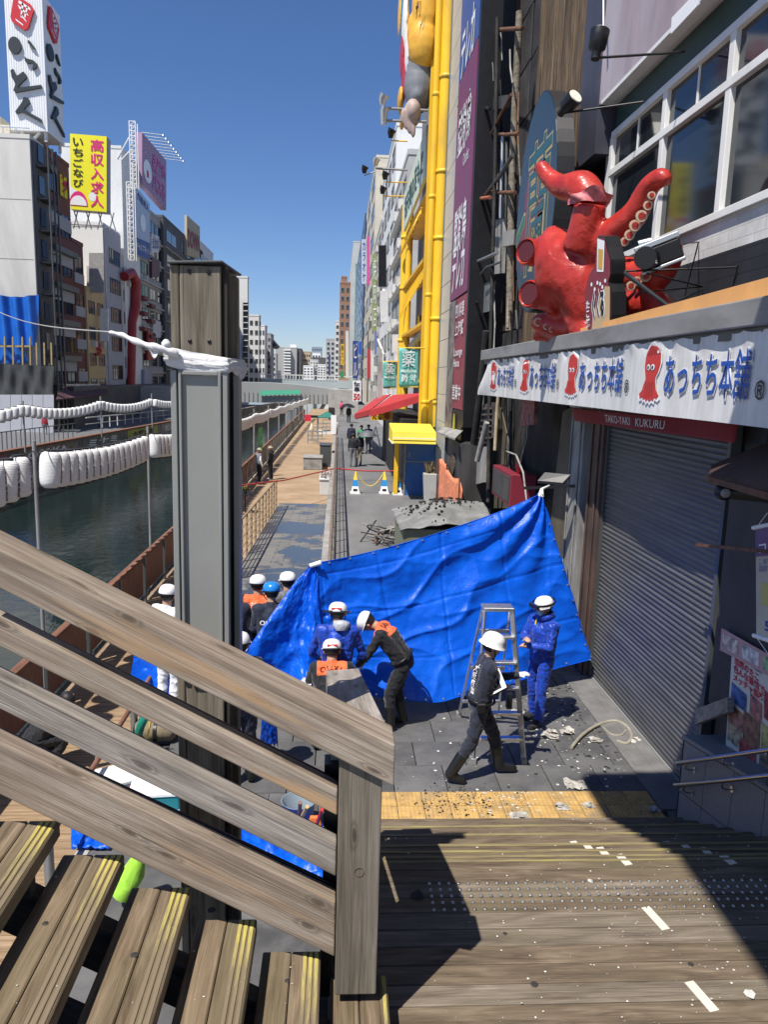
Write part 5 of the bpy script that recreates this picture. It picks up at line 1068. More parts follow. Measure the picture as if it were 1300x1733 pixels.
pole('red_barrier_tape', 'red barrier tape stretched across the upper walkway behind the cones', [AY(566, 793, 34), AY(620, 797, 34), AY(676, 797, 34)], .03, M_REDA, 'tape'); pole('red_barrier_tape', 'red barrier tape running over the boardwalk to the canal rail', [AY(404, 822, 27), AY(480, 813, 30), AY(566, 793, 34)], .025, M_REDA, 'tape')
oc = thing('orange_cone', 'plain orange traffic cone by the dark shop front', 'cone', AY(647, 759, 40)); p = ORG[oc]; m = MB(); m.lathe((p.x, p.y, .0), [(.2, 0), (.2, .04), (.14, .05), (.03, .75)], 14); m.build('cone', flat('cone_orange', (.75, .12, .03), .5), oc); oc.location.z = 0; ORG[oc] = Vector((p.x, p.y, p.z)); 
af = thing('easel_sign', 'white A frame sign board standing by the shop front', 'sign', AZ(635, 757, 0)); p = ORG[af]
m = MB()
for s_ in (-1, 1): m.bar(p+Vector((-.35, s_*.35, 0)), p+Vector((0, 0, 1.4)), .07, .04); m.bar(p+Vector((.35, s_*.35, 0)), p+Vector((0, 0, 1.4)), .07, .04)
m.build('frame', M_WHITE, af)
p = AZ(610, 762, 0)
um = thing('grey_umbrella', 'open grey umbrella held low among the walkers', 'umbrella', AY(622, 735, 40)); p = ORG[um]
m = MB(); m.lathe(p+Vector((0, 0, -.1)), [(.5, 0), (.42, .14), (.3, .25), (.03, .31), (0, .36)], 8); m.build('canopy', mat('umbrella_grey', (.1, .11, .12), .6), um); m = MB(); m.tube([p+Vector((0, 0, .2)), p+Vector((0, 0, -.6))], .012, 6); m.build('shaft', M_GREYD, um)
vg = thing('denim_vertical_sign', 'white vertical sign with black characters over red fifty far down the walkway', 'sign', AY(604, 660, 60)); f = bil(AY(597, 679, 60), AY(611, 679, 60), AY(611, 644, 60), AY(597, 644, 60))
m = MB(); m.slab(f(0, 0), f(1, 0), f(1, 1), f(0, 1), (0, .3, 0)); m.build('panel', M_WHITEP, vg); txt('伝\n串', M_INK, sub(f, .12, .45, .88, .97), vg, 'lettering', .02, .03); txt('50', M_PRED, sub(f, .1, .04, .9, .38), vg, 'price', .02, .04)

# ================================================================== far right buildings
GL = [M_GLASSD, M_GLASSB]
def winmesh(w, h, along='Y', nd=2, gl=M_GLASSD, fr=M_GREYM, key=None):
    """one window: frame proud of the wall, sunk pane; its front looks towards local -X (along Y) or -Y (along X)"""
    mb = MB(); t = .07; d = .06
    def B(a0, a1, z0_, z1_, o0_, o1_, mi):
        if along == 'Y': mb.box((o0_, a0, z0_), (o1_, a1, z1_), mi)
        else: mb.box((a0, o0_, z0_), (a1, o1_, z1_), mi)
    B(-w/2, w/2, -h/2, -h/2+t, -d, d, 0); B(-w/2, w/2, h/2-t, h/2, -d, d, 0); B(-w/2, -w/2+t, -h/2+t, h/2-t, -d, d, 0); B(w/2-t, w/2, -h/2+t, h/2-t, -d, d, 0)
    for k in range(1, nd): a = -w/2+w*k/nd; B(a-t/3, a+t/3, -h/2+t, h/2-t, -d*.6, d*.6, 0)
    B(-w/2+t, w/2-t, -h/2+t, h/2-t, -.01, .01, 1); return mb.mesh([fr, gl], Vector((0, 0, 0)), 'window')
def bldg(name, lab, X0_, X1_, Y0_, Y1_, zt, mt_, side, rows, cols, z0_=-1, ww_=None, wh=None, gl=M_GLASSD, fr=M_GREYM, front=None, zf=(.5, 1.0), ledge=None, par=True, fmt=None, cat='building', ac=False, wmin=None):
    """a block whose canal face lies at X1_ (side L) or X0_ (side R); rows x cols windows on it, front=(rows, cols) on the face towards us"""
    t_ = thing(name, lab, cat, ((X0_+X1_)/2, (Y0_+Y1_)/2, z0_))
    m_ = MB(); m_.box((X0_, Y0_, z0_), (X1_, Y1_, zt)); m_.build('wall', mt_, t_)
    if par: m_ = MB(); m_.box((X0_-.05, Y0_-.05, zt+.002), (X1_+.05, Y1_+.05, zt+.35)); m_.build('parapet', fmt or mt_, t_)
    zA = z0_+(zt-z0_)*zf[0] if zf[0] < 1 else zf[0]; H = zt-.6-(wmin or 2.5)
    fx = X1_ if side == 'L' else X0_; sgn = 1 if side == 'L' else -1
    zlo = wmin or 2.5
    if rows and cols:
        hh = (zt-.5-zlo)/rows; wcol = (Y1_-Y0_)/cols; w = (ww_ or .66)*wcol; h = (wh or .5)*hh; me = winmesh(w, h, 'Y', 2, gl, fr)
        for r in range(rows):
            for c_ in range(cols): o = link('window', me, t_); o.location = Vector((fx, Y0_+wcol*(c_+.5), zlo+hh*(r+.55)))-ORG[t_]
            if ledge: m_ = MB(); m_.box((fx-.02*sgn, Y0_+.1, zlo+hh*r-.08), (fx+.35*sgn, Y1_-.1, zlo+hh*r+.08)); m_.build('ledge', ledge, t_)
            if ac:
                for c_ in range(cols):
                    if random.random() < ac: yy_ = Y0_+wcol*(c_+.5); m_ = MB(); m_.box((fx+.02*sgn, yy_-.4, zlo+hh*(r+.55)-h/2-.75), (fx+.45*sgn, yy_+.4, zlo+hh*(r+.55)-h/2-.1)); m_.build('air_conditioner', M_CONCL, t_)
    if front:
        rr_, cc_ = front; hh = (zt-.5-zlo)/rr_; wcol = (X1_-X0_)/cc_; me = winmesh(.6*wcol, .5*hh, 'X', 2, gl, fr)
        for r in range(rr_):
            for c_ in range(cc_): o = link('window', me, t_); o.location = Vector((X0_+wcol*(c_+.5), Y0_, zlo+hh*(r+.55)))-ORG[t_]
    return t_
def Yat(x, X, y=600): return AX(x, y, X).y
def Zat(x, y, X): return AX(x, y, X).z
M_BROWN = mat('brown_tiled_wall', (.33, .19, .13), .7, 0, .12, .4, .1); M_LG = mat('light_grey_wall', (.48, .48, .47), .7, 0, .08, .4, .1, dirt=(.38, .38, .37)); M_TANW = mat('tan_wall', (.5, .4, .28), .7, 0, .1, .4); M_BLU = mat('navy_glass_wall', (.02, .035, .1), .15, 0, .2, .3, 0); M_TEALW = mat('teal_wall', (.2, .36, .33), .5, 0, .1, .4)
M_WW = mat('white_wall', (.72, .73, .72), .6, 0, .05, .3, .05, dirt=(.62, .63, .62))
def rb_(name, lab, x1, x0, yt, X, mt_, rows, cols, dep=9, front=(8, 3), **k):
    """x1 nearer edge, x0 farther edge on the canal face; yt: roof line measured at the nearer edge"""
    Ya, Yb = Yat(x1, X), Yat(x0, X); zt = Zat(x1, yt, X); return bldg(name, lab, X, X+dep, Ya, Yb, zt, mt_, 'R', rows, cols, 0, front=front, wmin=3.2, **k), Ya, Yb, zt
rb_('balcony_building', 'pale grey building with dark balcony bays just beyond the yellow pipes', 681, 661, 296, 4.3, M_LG, 6, 3, ledge=M_WW, front=(6, 2), ac=.5)
rb_('white_tower_block', 'tall blank white block rising behind the balcony building', 661, 641, 262, 4.3, M_WW, 7, 4, front=None)
rb_('signboard_building', 'narrow grey building crowded with coloured vertical signs', 641, 629, 395, 4.3, M_CONCL, 8, 3, ac=.6, front=(7, 3))
rb_('cream_block', 'cream building with plain upper wall and dark glass front', 629, 613, 316, 4.6, M_CREAM, 8, 3, front=(1, 1))
rb_('navy_glass_tower', 'dark navy glazed tower beyond the cream building', 613, 599, 398, 4.4, M_BLU, 12, 2, gl=M_GLASSB, fr=M_BLU, front=None)
rb_('teal_block', 'teal edged slim building beside the navy tower', 599, 594, 470, 4.2, M_TEALW, 0, 0, front=None)
rb_('grey_slim_tower', 'slim pale grey tower with pointed roof far down the right bank', 594, 586, 448, 3.4, M_LG, 0, 0, front=None)
def rbF(name, lab, x0, x1, yt, Y0_, Y1_, mt_, front, rows=0, cols=0, **k):
    zt = AY((x0+x1)/2, yt, Y0_).z; return bldg(name, lab, AY(x0, 640, Y0_).x, AY(x1, 640, Y0_).x, Y0_, Y1_, zt, mt_, 'R', rows, cols, -1, front=front, wmin=2.5, **k)
rbF('brown_tiled_tower', 'brown tiled tower with stepped top far down the right bank', 573, 590, 480, 172, 200, M_BROWN, (12, 2), 12, 4)
rbF('white_slim_block', 'slim white building left of the brown tower', 566, 573, 545, 205, 225, M_WW, (10, 1), 8, 2)
rbF('grey_far_block', 'pale grey building at the far end of the right bank', 551, 566, 575, 235, 255, M_LG, (9, 2), 6, 2)
rbF('roof_annex', 'brown concrete penthouse on top of the brown tower', 575, 584, 470, 172.5, 180, M_BROWN, None)
# coloured signs on the right bank
def flag(lab, x0, x1, yt, yb_, Y, mt_, s_=None, name='projecting_sign', ink=None):
    f = bil(AY(x0, yb_, Y), AY(x1, yb_, Y), AY(x1, yt, Y), AY(x0, yt, Y)); t_ = thing(name, lab, 'sign', f(.5, 0)); m_ = MB(); m_.slab(f(0, 0), f(1, 0), f(1, 1), f(0, 1), (0, .35, 0)); m_.build('panel', mt_, t_)
    if s_: txt('\n'.join(s_), ink or M_LWHITE, sub(f, .15, .05, .85, .95), t_, 'lettering', .03, .0)
    return t_
c_ = lambda n_, r, g, b: flat(n_, (r, g, b), .5)
flag('blue and white striped sign on the navy tower', 597, 606, 577, 640, 126, c_('sign_navy', .02, .05, .25), 'ビル'); flag('white lettered blue sign high on the navy tower', 607, 612, 578, 600, 124, c_('sign_blue', .03, .1, .5))
flag('pink edged tall sign on the signboard building', 621, 626, 400, 482, 84, c_('sign_pink', .6, .08, .3)); flag('pale tall sign beside the pink edged sign', 612, 620, 405, 480, 92, c_('sign_pale', .5, .55, .65), 'カラオケ', ink=M_NAVYINK)
flag('green and yellow sign below the black box', 630, 638, 430, 560, 66, c_('sign_mixed', .25, .3, .12), '焼肉店'); flag('black box sign on the balcony building', 641, 654, 415, 485, 56, M_BLACK); flag('yellow sign on the far brown tower', 577, 582, 582, 618, 165, c_('sign_yel', .75, .5, .03), '串カツ', ink=M_INK)
flag('small green sign under the yellow one', 576, 582, 628, 640, 165, c_('sign_grn', .03, .3, .12)); flag('dark blue slim sign far along the right bank', 556, 559, 600, 640, 190, c_('sign_navy', .02, .05, .25)); flag('white square duct box beside the small medicine banner', 664, 680, 566, 597, 44.5, M_WHITE, name='duct_box')
flag('white air unit cluster on the signboard building', 644, 656, 492, 545, 55, M_WHITE, name='duct_box'); flag('white door panel by the grey shop wall', 641, 653, 640, 665, 52, M_WHITE); flag('grey brick pier under the small medicine banner', 640, 647, 590, 680, 50, M_CONC, name='brick_pier')
for k, (x0, x1, yt, yb_, Y, col, lab) in enumerate(((622, 627, 590, 640, 95, (.4, .04, .05), 'slim red sign above the far stalls'), (628, 633, 600, 645, 80, (.6, .6, .58), 'slim white sign above the far stalls'), (634, 638, 560, 600, 66, (.15, .2, .4), 'slim blue sign beside the white duct pipes'), (585, 590, 560, 640, 150, (.62, .6, .55), 'tall pale strip sign by the teal building'), (613, 618, 640, 660, 70, (.5, .45, .4), 'small beige sign above the dark awning'))): flag(lab, x0, x1, yt, yb_, Y, c_('strip%d' % k, *col))
pole('white_duct', 'white bent ventilation duct on the grey building front', [AX(648, 640, 4.2), AX(650, 600, 4.1), AX(644, 585, 4.0), AX(640, 575, 4.0)], .12, M_WHITE, 'duct'); pole('vertical_drain', 'dark vertical drain pipe far down the right bank', [AX(622, 680, 4.2), AX(623, 560, 4.2)], .08, M_BLACK, 'pipe')
pole('white_duct', 'upper pale duct on the signboard building', [AX(650, 540, 4.2), AX(650, 490, 4.2)], .15, M_WHITE, 'duct')
# ================================================================== LEFT BANK
XL = -27.0
M_DRED = mat('dark_red_brick_wall', (.13, .035, .032), .7, 0, .12, .5, .1); M_GREYW = mat('mid_grey_wall', (.34, .345, .36), .7, 0, .1, .4, .1); M_BEIGE = mat('beige_blank_wall', (.60, .585, .54), .75, 0, .1, .3, .1, dirt=(.44, .425, .385), stretch=(1, 1, .35))
M_DKW = mat('dark_concrete_wall', (.09, .09, .095), .7, 0, .2, .4, .1)
def lb(name, lab, x0, x1, yt, X, mt_, rows, cols, dep=12, yb_=None, **k):
    """x0 nearer edge; roof height read at the nearer edge"""
    Ya, Yb = Yat(x0, X), Yat(x1, X); zt = Zat(x0, yt, X); k.setdefault('wmin', 1.5); return bldg(name, lab, X-dep, X, Ya, Yb, zt, mt_, 'L', rows, cols, -1, **k), Ya, Yb, zt
# A: beige blank-walled building with its dark fire escape side
tA, ya0, ya1, zA = lb('blank_wall_building', 'beige building with blank front wall and black fire escapes on its canal side', 66, 88, 248, XL, M_BEIGE, 0, 0, 30)
m = MB(); m.box((XL+.01, ya0+.3, -1), (XL+.25, ya1, zA)); m.build('dark_side', M_DKW, tA)
for k in range(8):
    z = 3+k*2.7; m = MB(); m.box((XL+.26, ya0+.5, z), (XL+1.2, ya1-.3, z+.12)); m.box((XL+1.12, ya0+.5, z+.9), (XL+1.2, ya1-.3, z+.98)); [m.box((XL+1.13, ya0+.5+q, z+.12), (XL+1.18, ya0+.56+q, z+.9)) for q in (0, .7, 1.4, 2.1)]; m.build('balcony', M_BLACK, tA)
    m = MB(); m.box((XL+.26, ya0+1.0, z+.6), (XL+.33, ya0+2.2, z+2.1)); m.build('window', M_GLASSD, tA)
for q in (.6, 1.7, 2.6): m = MB(); m.tube([(XL+1.3, ya0+q, -1), (XL+1.3, ya0+q, zA-.3)], .09, 6); m.build('drain_pipe', M_GREYD, tA)
for q in (-4.2, -8.4, -12.6): m = MB(); m.box((XL+q, ya0-.02, 9), (XL+q+.06, ya0-.001, zA-.2)); m.build('wall_joint', M_CONC, tA)
for q in (4, 9, 14, 19): m = MB(); m.box((XL-22, ya0-.02, q), (XL-.1, ya0-.001, q+.05)); m.build('wall_joint', M_CONC, tA)
m = MB(); m.box((XL-18, ya0+1, zA+.36), (XL-.3, ya0+1.06, zA+.42)); m.box((XL-18, ya0+1, zA+1.1), (XL-.3, ya0+1.06, zA+1.16)); [m.box((XL-18+q*1.1, ya0+1, zA+.36), (XL-17.94+q*1.1, ya0+1.06, zA+1.1)) for q in range(16)]; m.build('roof_railing', M_ALU, tA)
m = MB(); m.box((XL-5.2, ya0+3, zA+.36), (XL-3.6, ya0+5, zA+2.6)); m.box((XL-3.4, ya0+2, zA+.36), (XL-2.4, ya0+3, zA+1.6)); m.build('roof_tank', M_CREAM, tA)
# tower sign on it
a = AY(8, 0, ya0+1.5); b_ = AY(80, 222, ya0+1.5); zt_, zb_ = AY(40, -14, ya0+1.5).z, AY(45, 221, ya0+1.5).z; yN = ya0+1.5; yFr = AX(103, 100, b_.x).y
tw = thing('white_sign_tower', 'tall white ribbed sign tower with red badge and black brush characters on the rooftop', 'sign tower', ((a.x+b_.x)/2, (yN+yFr)/2, zb_))
M_RIB = mat('white_ribbed_metal', (.74, .76, .77), .45, 0, .03, .3, .02)
xa, xb = AY(14, 150, yN).x, b_.x
m = MB(); m.box((xa, yN, zb_), (xb, yFr, zt_)); m.build('core', M_RIB, tw)
me = bbox_mesh(zt_-zb_-.05, .14, .06, M_RIB, .02)
nr = int((xb-xa)/.2)
for k in range(nr):
    o = link('rib', me, tw); o.rotation_euler = (0, math.pi/2, math.pi/2); o.location = Vector((xa+.1+k*.2, yN+.012, (zt_+zb_)/2))-ORG[tw]
nr = int((yFr-yN)/.3)
for k in range(nr):
    o = link('rib', me, tw); o.rotation_euler = (0, math.pi/2, 0); o.location = Vector((xb-.012, yN+.15+k*.3, (zt_+zb_)/2))-ORG[tw]
fT = lambda u, v, d=0: Vector((xa+(xb-xa)*u, yN-.06-d, zb_+(zt_-zb_)*v)); sT = lambda u, v, d=0: Vector((xb+.06+d, yN+(yFr-yN)*u, zb_+(zt_-zb_)*v))
M_BADGE = flat('badge_red', (.55, .02, .03), .45); M_BRUSH = flat('brush_black', (.02, .03, .035), .5)
def thick(pts, f, mt_, nm, d0=0, t=.18):
    P = [f(u, v, d0+t) for u, v in pts]; Q = [f(u, v, d0) for u, v in pts]; n = len(P); m_ = MB(); m_.add(P+Q, [tuple(range(n))]+[(i, (i+1) % n, n+(i+1) % n, n+i) for i in range(n)]); return m_.build(nm, mt_, tw)
brush = [ell(.24, .61, .17, .062, 18), [(.6, .655), (.66, .645), (.78, .60), (.80, .59), (.72, .595), (.6, .63)],
 [(.48, .535), (.55, .52), (.72, .51), (.82, .485), (.8, .46), (.7, .44), (.68, .45), (.72, .475), (.68, .49), (.55, .485), (.5, .50)],
 [(.1, .43), (.17, .44), (.26, .39), (.44, .425), (.52, .40), (.5, .375), (.32, .33), (.27, .305), (.9, .335), (.92, .315), (.2, .27), (.15, .285), (.22, .335), (.12, .38)],
 [(.42, .24), (.54, .235), (.57, .2), (.4, .15), (.86, .085), (.9, .055), (.84, .062), (.35, .13), (.2, .115), (.17, .13), (.36, .2)]]
for f in (fT, sT):
    for b__ in brush: thick(b__, f, M_BRUSH, 'brush_character')
    thick([(.35, .965), (.72, .905), (.8, .87), (.62, .735), (.52, .72), (.2, .78), (.17, .81), (.28, .95)], f, M_BADGE, 'badge')
    for q in ([(.38, .90), (.62, .84), (.66, .82), (.42, .87)], [(.42, .93), (.7, .88), (.72, .86), (.4, .91)], [(.44, .84), (.58, .79), (.6, .775), (.46, .815)], [(.3, .80), (.5, .76), (.5, .75), (.32, .785)], [(.5, .92), (.54, .90), (.46, .80), (.44, .82)], [(.62, .895), (.65, .88), (.56, .80), (.54, .82)]):
        P = [f(u, v, .2) for u, v in q]; m_ = MB(); m_.add(P, [tuple(range(len(P)))]); m_.build('badge_stroke', M_WHITEP, tw)
for x, y, dx in ((xb-.3, yN+.4, .0), (xa+.5, yN+.4, .4), (xb-.3, yFr-.4, 0), ((xa+xb)/2, yN+.4, .8)): m = MB(); m.bar((x, y, zA+.3), (x+dx, y, zb_), .22, .22); m.build('support_leg', M_WHITE, tw)
# blue tarps, scaffold, dark fabric, hoarding in front of A
yf_ = ya0-1
tb = thing('blue_building_tarp', 'bright blue tarpaulin draped over the open lower floors of the blank walled building', 'tarpaulin', AY(30, 615, yf_))
M_TARP2 = mat('far_blue_tarp', (.01, .12, .5), .45, 0, .2, .8, .3)
m = MB(); f = bil(AY(-40, 582, yf_), AY(60, 585, yf_), AY(64, 498, yf_), AY(-40, 485, yf_)); m.grid(lambda u, v: f(u, v)+Vector((0, -.25*math.sin(u*28+3*v), -.5*math.sin(u*math.pi)*(v))), 60, 10); m.build('sheet', M_TARP2, tb)
m = MB(); f = bil(AY(-40, 616, yf_), AY(46, 614, yf_), AY(38, 588, yf_), AY(-40, 586, yf_)); m.grid(lambda u, v: f(u, v)+Vector((0, -.12*math.sin(u*24), 0)), 40, 6); m.build('lower_sheet', M_TARP2, tb)
m = MB()
for x in (8, 22, 38, 51, 62, 75, 87): m.bar(AY(x, 618, yf_-.6), AY(x-1, 570 if x < 60 else 580, yf_-.6), .12, .12)
m.bar(AY(-20, 586, yf_-.5), AY(50, 586, yf_-.5), .15, .15); tag(m.build('scaffold', mat('scaffold_timber', (.35, .26, .12), .7)), 'brownish scaffold uprights before the blue tarpaulin', 'scaffold')
m = MB(); f = bil(AY(-40, 668, yf_-1), AY(90, 668, yf_-1), AY(90, 620, yf_-1), AY(-40, 614, yf_-1)); m.grid(lambda u, v: f(u, v)+Vector((0, -.15*math.sin(u*40)*math.sin(v*3+u*7), 0)), 80, 8); tag(m.build('grey_screen', mat('dark_grey_sheeting', (.045, .048, .05), .7, 0, .3, 1)), 'dark grey sheeting screen above the white hoarding', 'screen')
hb = thing('white_hoarding', 'plain pale grey hoarding panels along the opposite promenade', 'hoarding', AY(40, 735, yf_-1.2))
for k in range(7):
    f = bil(AY(-38+k*18.4, 738-k*.6, yf_-1.2), AY(-20+k*18.4, 737-k*.6, yf_-1.2), AY(-20+k*18.4, 668, yf_-1.2), AY(-38+k*18.4, 668, yf_-1.2)); m = MB(); m.slab(f(0.01, 0), f(.99, 0), f(.99, 1), f(.01, 1), (0, .1, 0)); m.build('panel', mat('hoarding_panel', (.42, .43, .46), .5, 0, .05, .5), hb)
# B dark red buildings
def floors(t_, X, Ya, Yb, z0_, dz, n, mt_, h=.9):
    for k in range(n): m_ = MB(); m_.box((X+.02, Ya+.25, z0_+k*dz), (X+.14, Yb-.25, z0_+k*dz+h)); m_.build('spandrel', mt_, t_)
t_, a0, a1, zz = lb('dark_red_building', 'taller dark red brick building with black windows beside the fire escapes', 88, 128, 262, XL, M_DRED, 6, 2, 14, ww_=.72, wh=.58, ac=.0, fr=M_BLACK); floors(t_, XL, a0, a1, 4.4, 3.35, 5, M_GREYW, 1.2)
for k in range(4): m = MB(); m.box((XL+.15, a0+.4, 5.4+k*3.35), (XL+.75, a1-.4, 5.9+k*3.35)); m.build('window_hood', M_GREYD, t_)
t_, a0, a1, zz = lb('dark_red_annex', 'lower dark red brick annex right of the taller one', 128, 146, 412, XL, M_DRED, 4, 1, 14, ww_=.75, wh=.6, fr=M_BLACK); floors(t_, XL, a0, a1, 3.4, 3.3, 4, M_GREYW, 1.0)
m = MB(); m.box((XL-14, Yat(100, XL)+2, Zat(100, 262, XL)-1), (XL-3, Yat(128, XL), Zat(100, 240, XL))); tag(m.build('rear_grey_block', M_CONC), 'weathered grey block behind the yellow billboard and red building', 'building')
# C yellow billboard + white building
X_ = XL; yb_ = Yat(150, X_)
bb = thing('yellow_billboard', 'yellow rooftop billboard with pink and black vertical japanese lettering', 'billboard', AY(150, 360, yb_)); f = bil(AY(119, 354, yb_), AY(180, 359, yb_), AY(180, 231, yb_), AY(118, 226, yb_))
m = MB(); m.slab(f(0, 0), f(1, 0), f(1, 1), f(0, 1), (0, 1.4, 0)); m.build('box', M_GREYW, bb); f_ = lambda u, v, d=0: f(u, v, 0)+Vector((0, -.02-d, 0)); shape([(0, 0), (1, 0), (1, 1), (0, 1)], flat('billboard_yellow', (.85, .78, .02), .5), f_, bb, 'face')
M_MAG = flat('billboard_magenta', (.7, .02, .2), .5)
for i, ch in enumerate('高収入求人'): txt(ch, M_MAG, sub(f_, .56, .79-i*.185, .92, .95-i*.185), bb, 'character', .05, .018)
for i, ch in enumerate('いちごなび'): txt(ch, M_INK, sub(f_, .08, .84-i*.135, .36, .95-i*.135), bb, 'character', .05, .02)
shape(ell(.22, .05, .26, .2, 20, 0, 180), M_MAG, f_, bb, 'pink_arc', .03); shape(ell(.22, .06, .23, .13, 20, 0, 180), M_WHITEP, f_, bb, 'white_patch', .05); shape([(0, .3), (.2, .25), (.16, .2), (0, .18)], M_WHITEP, f_, bb, 'white_patch', .02); shape(ell(.62, .19, .12, .06, 14), M_WHITEP, f_, bb, 'white_patch', .02)
m = MB(); z1_, z0_ = AY(150, 357, yb_).z, AY(150, 384, yb_).z
for k in range(8): x = AY(122, 380, yb_).x+k*.46*1.35; m.bar((x, yb_+.3, z0_-.2), (x+.5*(-1)**k, yb_+.3, z1_), .1, .1)
m.bar((AY(120, 380, yb_).x, yb_+.3, z0_), (AY(182, 380, yb_).x, yb_+.3, z0_+.1), .1, .1); m.build('truss', M_ALU, bb)
t_, a0, a1, zz = lb('white_slab_building', 'white building with grey canal side and four pairs of windows below the yellow billboard', 180, 207, 386, XL+.3, M_WW, 0, 0, 5)
m = MB(); m.box((XL+.31, a0+.15, -1), (XL+.45, a1, zz+.1)); m.build('canal_face', mat('lilac_grey_wall', (.36, .37, .42), .6, 0, .05, .5), t_)
me = winmesh((a1-a0)*.62, 1.7, 'Y', 4, M_GLASSD, M_GREYD)
for k in range(6): o = link('window', me, t_); o.location = Vector((XL+.46, (a0+a1)/2+.4, zz-2.9-k*3.3))-ORG[t_]
bldg('cream_strip_building', 'low ochre building with grey sign panel at the foot of the white slab building', XL-6, XL+.2, Yat(146, XL), Yat(180, XL+.3)-.05, Zat(150, 492, XL), mat('ochre_wall', (.55, .4, .2), .7, 0, .08, .5), 'L', 4, 2, -1, wmin=1.5, front=(4, 1), fr=M_GREYD, ac=.4)
flag('tall grey blank sign panel above the ochre building', 150, 175, 428, 495, Yat(152, XL), mat('grey_sign', (.32, .31, .3), .5)); flag('blank white projecting sign on the white slab building', 169, 182, 522, 577, Yat(166, XL)-1, M_WHITE)
flag('grey rooftop stair house on the ochre building', 146, 157, 450, 493, Yat(150, XL)+1, M_LG, name='stair_house')
for i in range(7): a = AY(163+2*i, 592+(i % 3)*9, Yat(163, XL)-.5); m = MB(); m.tube([a, a+Vector((.35, 0, .5)), a+Vector((-.1, 0, 1.0))], .22, 6) if i < 2 else None; (tag(m.build('red_crab_emblem', M_RED), ('upper' if i == 0 else 'lower')+' piece of a red sculptural emblem on the ochre building', 'emblem') if i < 2 else None)
# D tall white building with billboards
t_, a0, a1, zz = lb('tall_white_building', 'tall white building carrying purple and blue billboards and a lattice mast', 214, 240, 262, XL+.6, M_WW, 0, 0, 7)
lt = thing('lattice_mast', 'white lattice ladder mast rising from the tall white building', 'mast', AY(222, 440, a0-.6))
m = MB()
for X__, (yt_, yb2, xc) in ((0, (205, 318, 226)), (1, (308, 440, 222))):
    A_, B_ = AY(xc-5, yb2, a0-.6-X__), AY(xc+5, yb2, a0-.6-X__); zt2 = AY(xc, yt_, a0-.6-X__).z; n = 14
    for dy in (0, 1.0):
        for p in (A_, B_): m.bar(p+Vector((0, dy, 0)), Vector((p.x, p.y+dy, zt2)), .12, .12)
    for k in range(n+1): z = A_.z+(zt2-A_.z)*k/n; m.bar(Vector((A_.x, A_.y, z)), Vector((B_.x, B_.y, z)), .09, .09); (m.bar(Vector((A_.x, A_.y, z)), Vector((B_.x, B_.y, z+(zt2-A_.z)/n)), .06, .06) if k < n else None)
m.bar(AY(198, 268, a0), AY(218, 232, a0), .12, .12); m.bar(AY(205, 270, a0), AY(222, 252, a0), .12, .12); m.build('lattice', M_WHITE, lt)
XQ = XL+1.4
pbb = thing('purple_billboard', 'large purple and white canal facing billboard with a row of white lamp arms above', 'billboard', AX(260, 340, XQ)); f = bil(AX(240, 310, XQ), AX(281, 356, XQ), AX(281, 272, XQ), AX(240, 224, XQ)); f_ = lambda u, v, d=0: f(u, v, 0)+Vector((.02+d, 0, 0))
m = MB(); m.slab(f(0, 0), f(1, 0), f(1, 1), f(0, 1), (-.8, 0, 0)); m.build('box', flat('mauve_panel', (.34, .2, .32), .5), pbb); shape(ell(.2, .35, .16, .22, 20), M_WHITEP, f_, pbb, 'white_disc', .02); shape(ell(.2, .3, .04, .08, 12), M_PRED, f_, pbb, 'red_mark', .04)
txt('楽器ゆ\nパスる', flat('magenta2', (.5, .08, .3), .5), sub(f_, .38, .12, .95, .85), pbb, 'lettering', .04, .04)
for k in range(9): p = f(.0+.115*k, 1.0); q = p+Vector((2.6, .2, -.15)); m = MB(); m.tube([p, q], .05, 5); m.lathe(q, [(.16, -.12), (.1, .1)], 6); m.build('lamp_arm', M_ALU, pbb)
vb = thing('blue_white_billboard', 'vertical blue and white canal facing billboard below the purple one', 'billboard', AX(240, 440, XQ)); f = bil(AX(229, 430, XQ-.3), AX(253, 440, XQ-.3), AX(253, 345, XQ-.3), AX(229, 314, XQ-.3)); f_ = lambda u, v, d=0: f(u, v, 0)+Vector((.02+d, 0, 0))
m = MB(); m.slab(f(0, 0), f(1, 0), f(1, 1), f(0, 1), (-1.2, 0, 0)); m.build('box', flat('pale_blue_panel', (.42, .52, .66), .5), vb); shape([(0, 0), (1, 0), (1, .3), (0, .25)], flat('deep_blue', (.03, .09, .3), .5), f_, vb, 'blue_band', .01); shape(ell(.5, .55, .2, .14, 16), M_WHITEP, f_, vb, 'figure_blob', .02)
txt('キャルプネット', M_LWHITE, sub(f_, .05, .08, .95, .2), vb, 'lettering', .03, .02); txt('風俗求人', M_NAVYINK, sub(f_, .1, .82, .9, .94), vb, 'lettering', .03, .02)
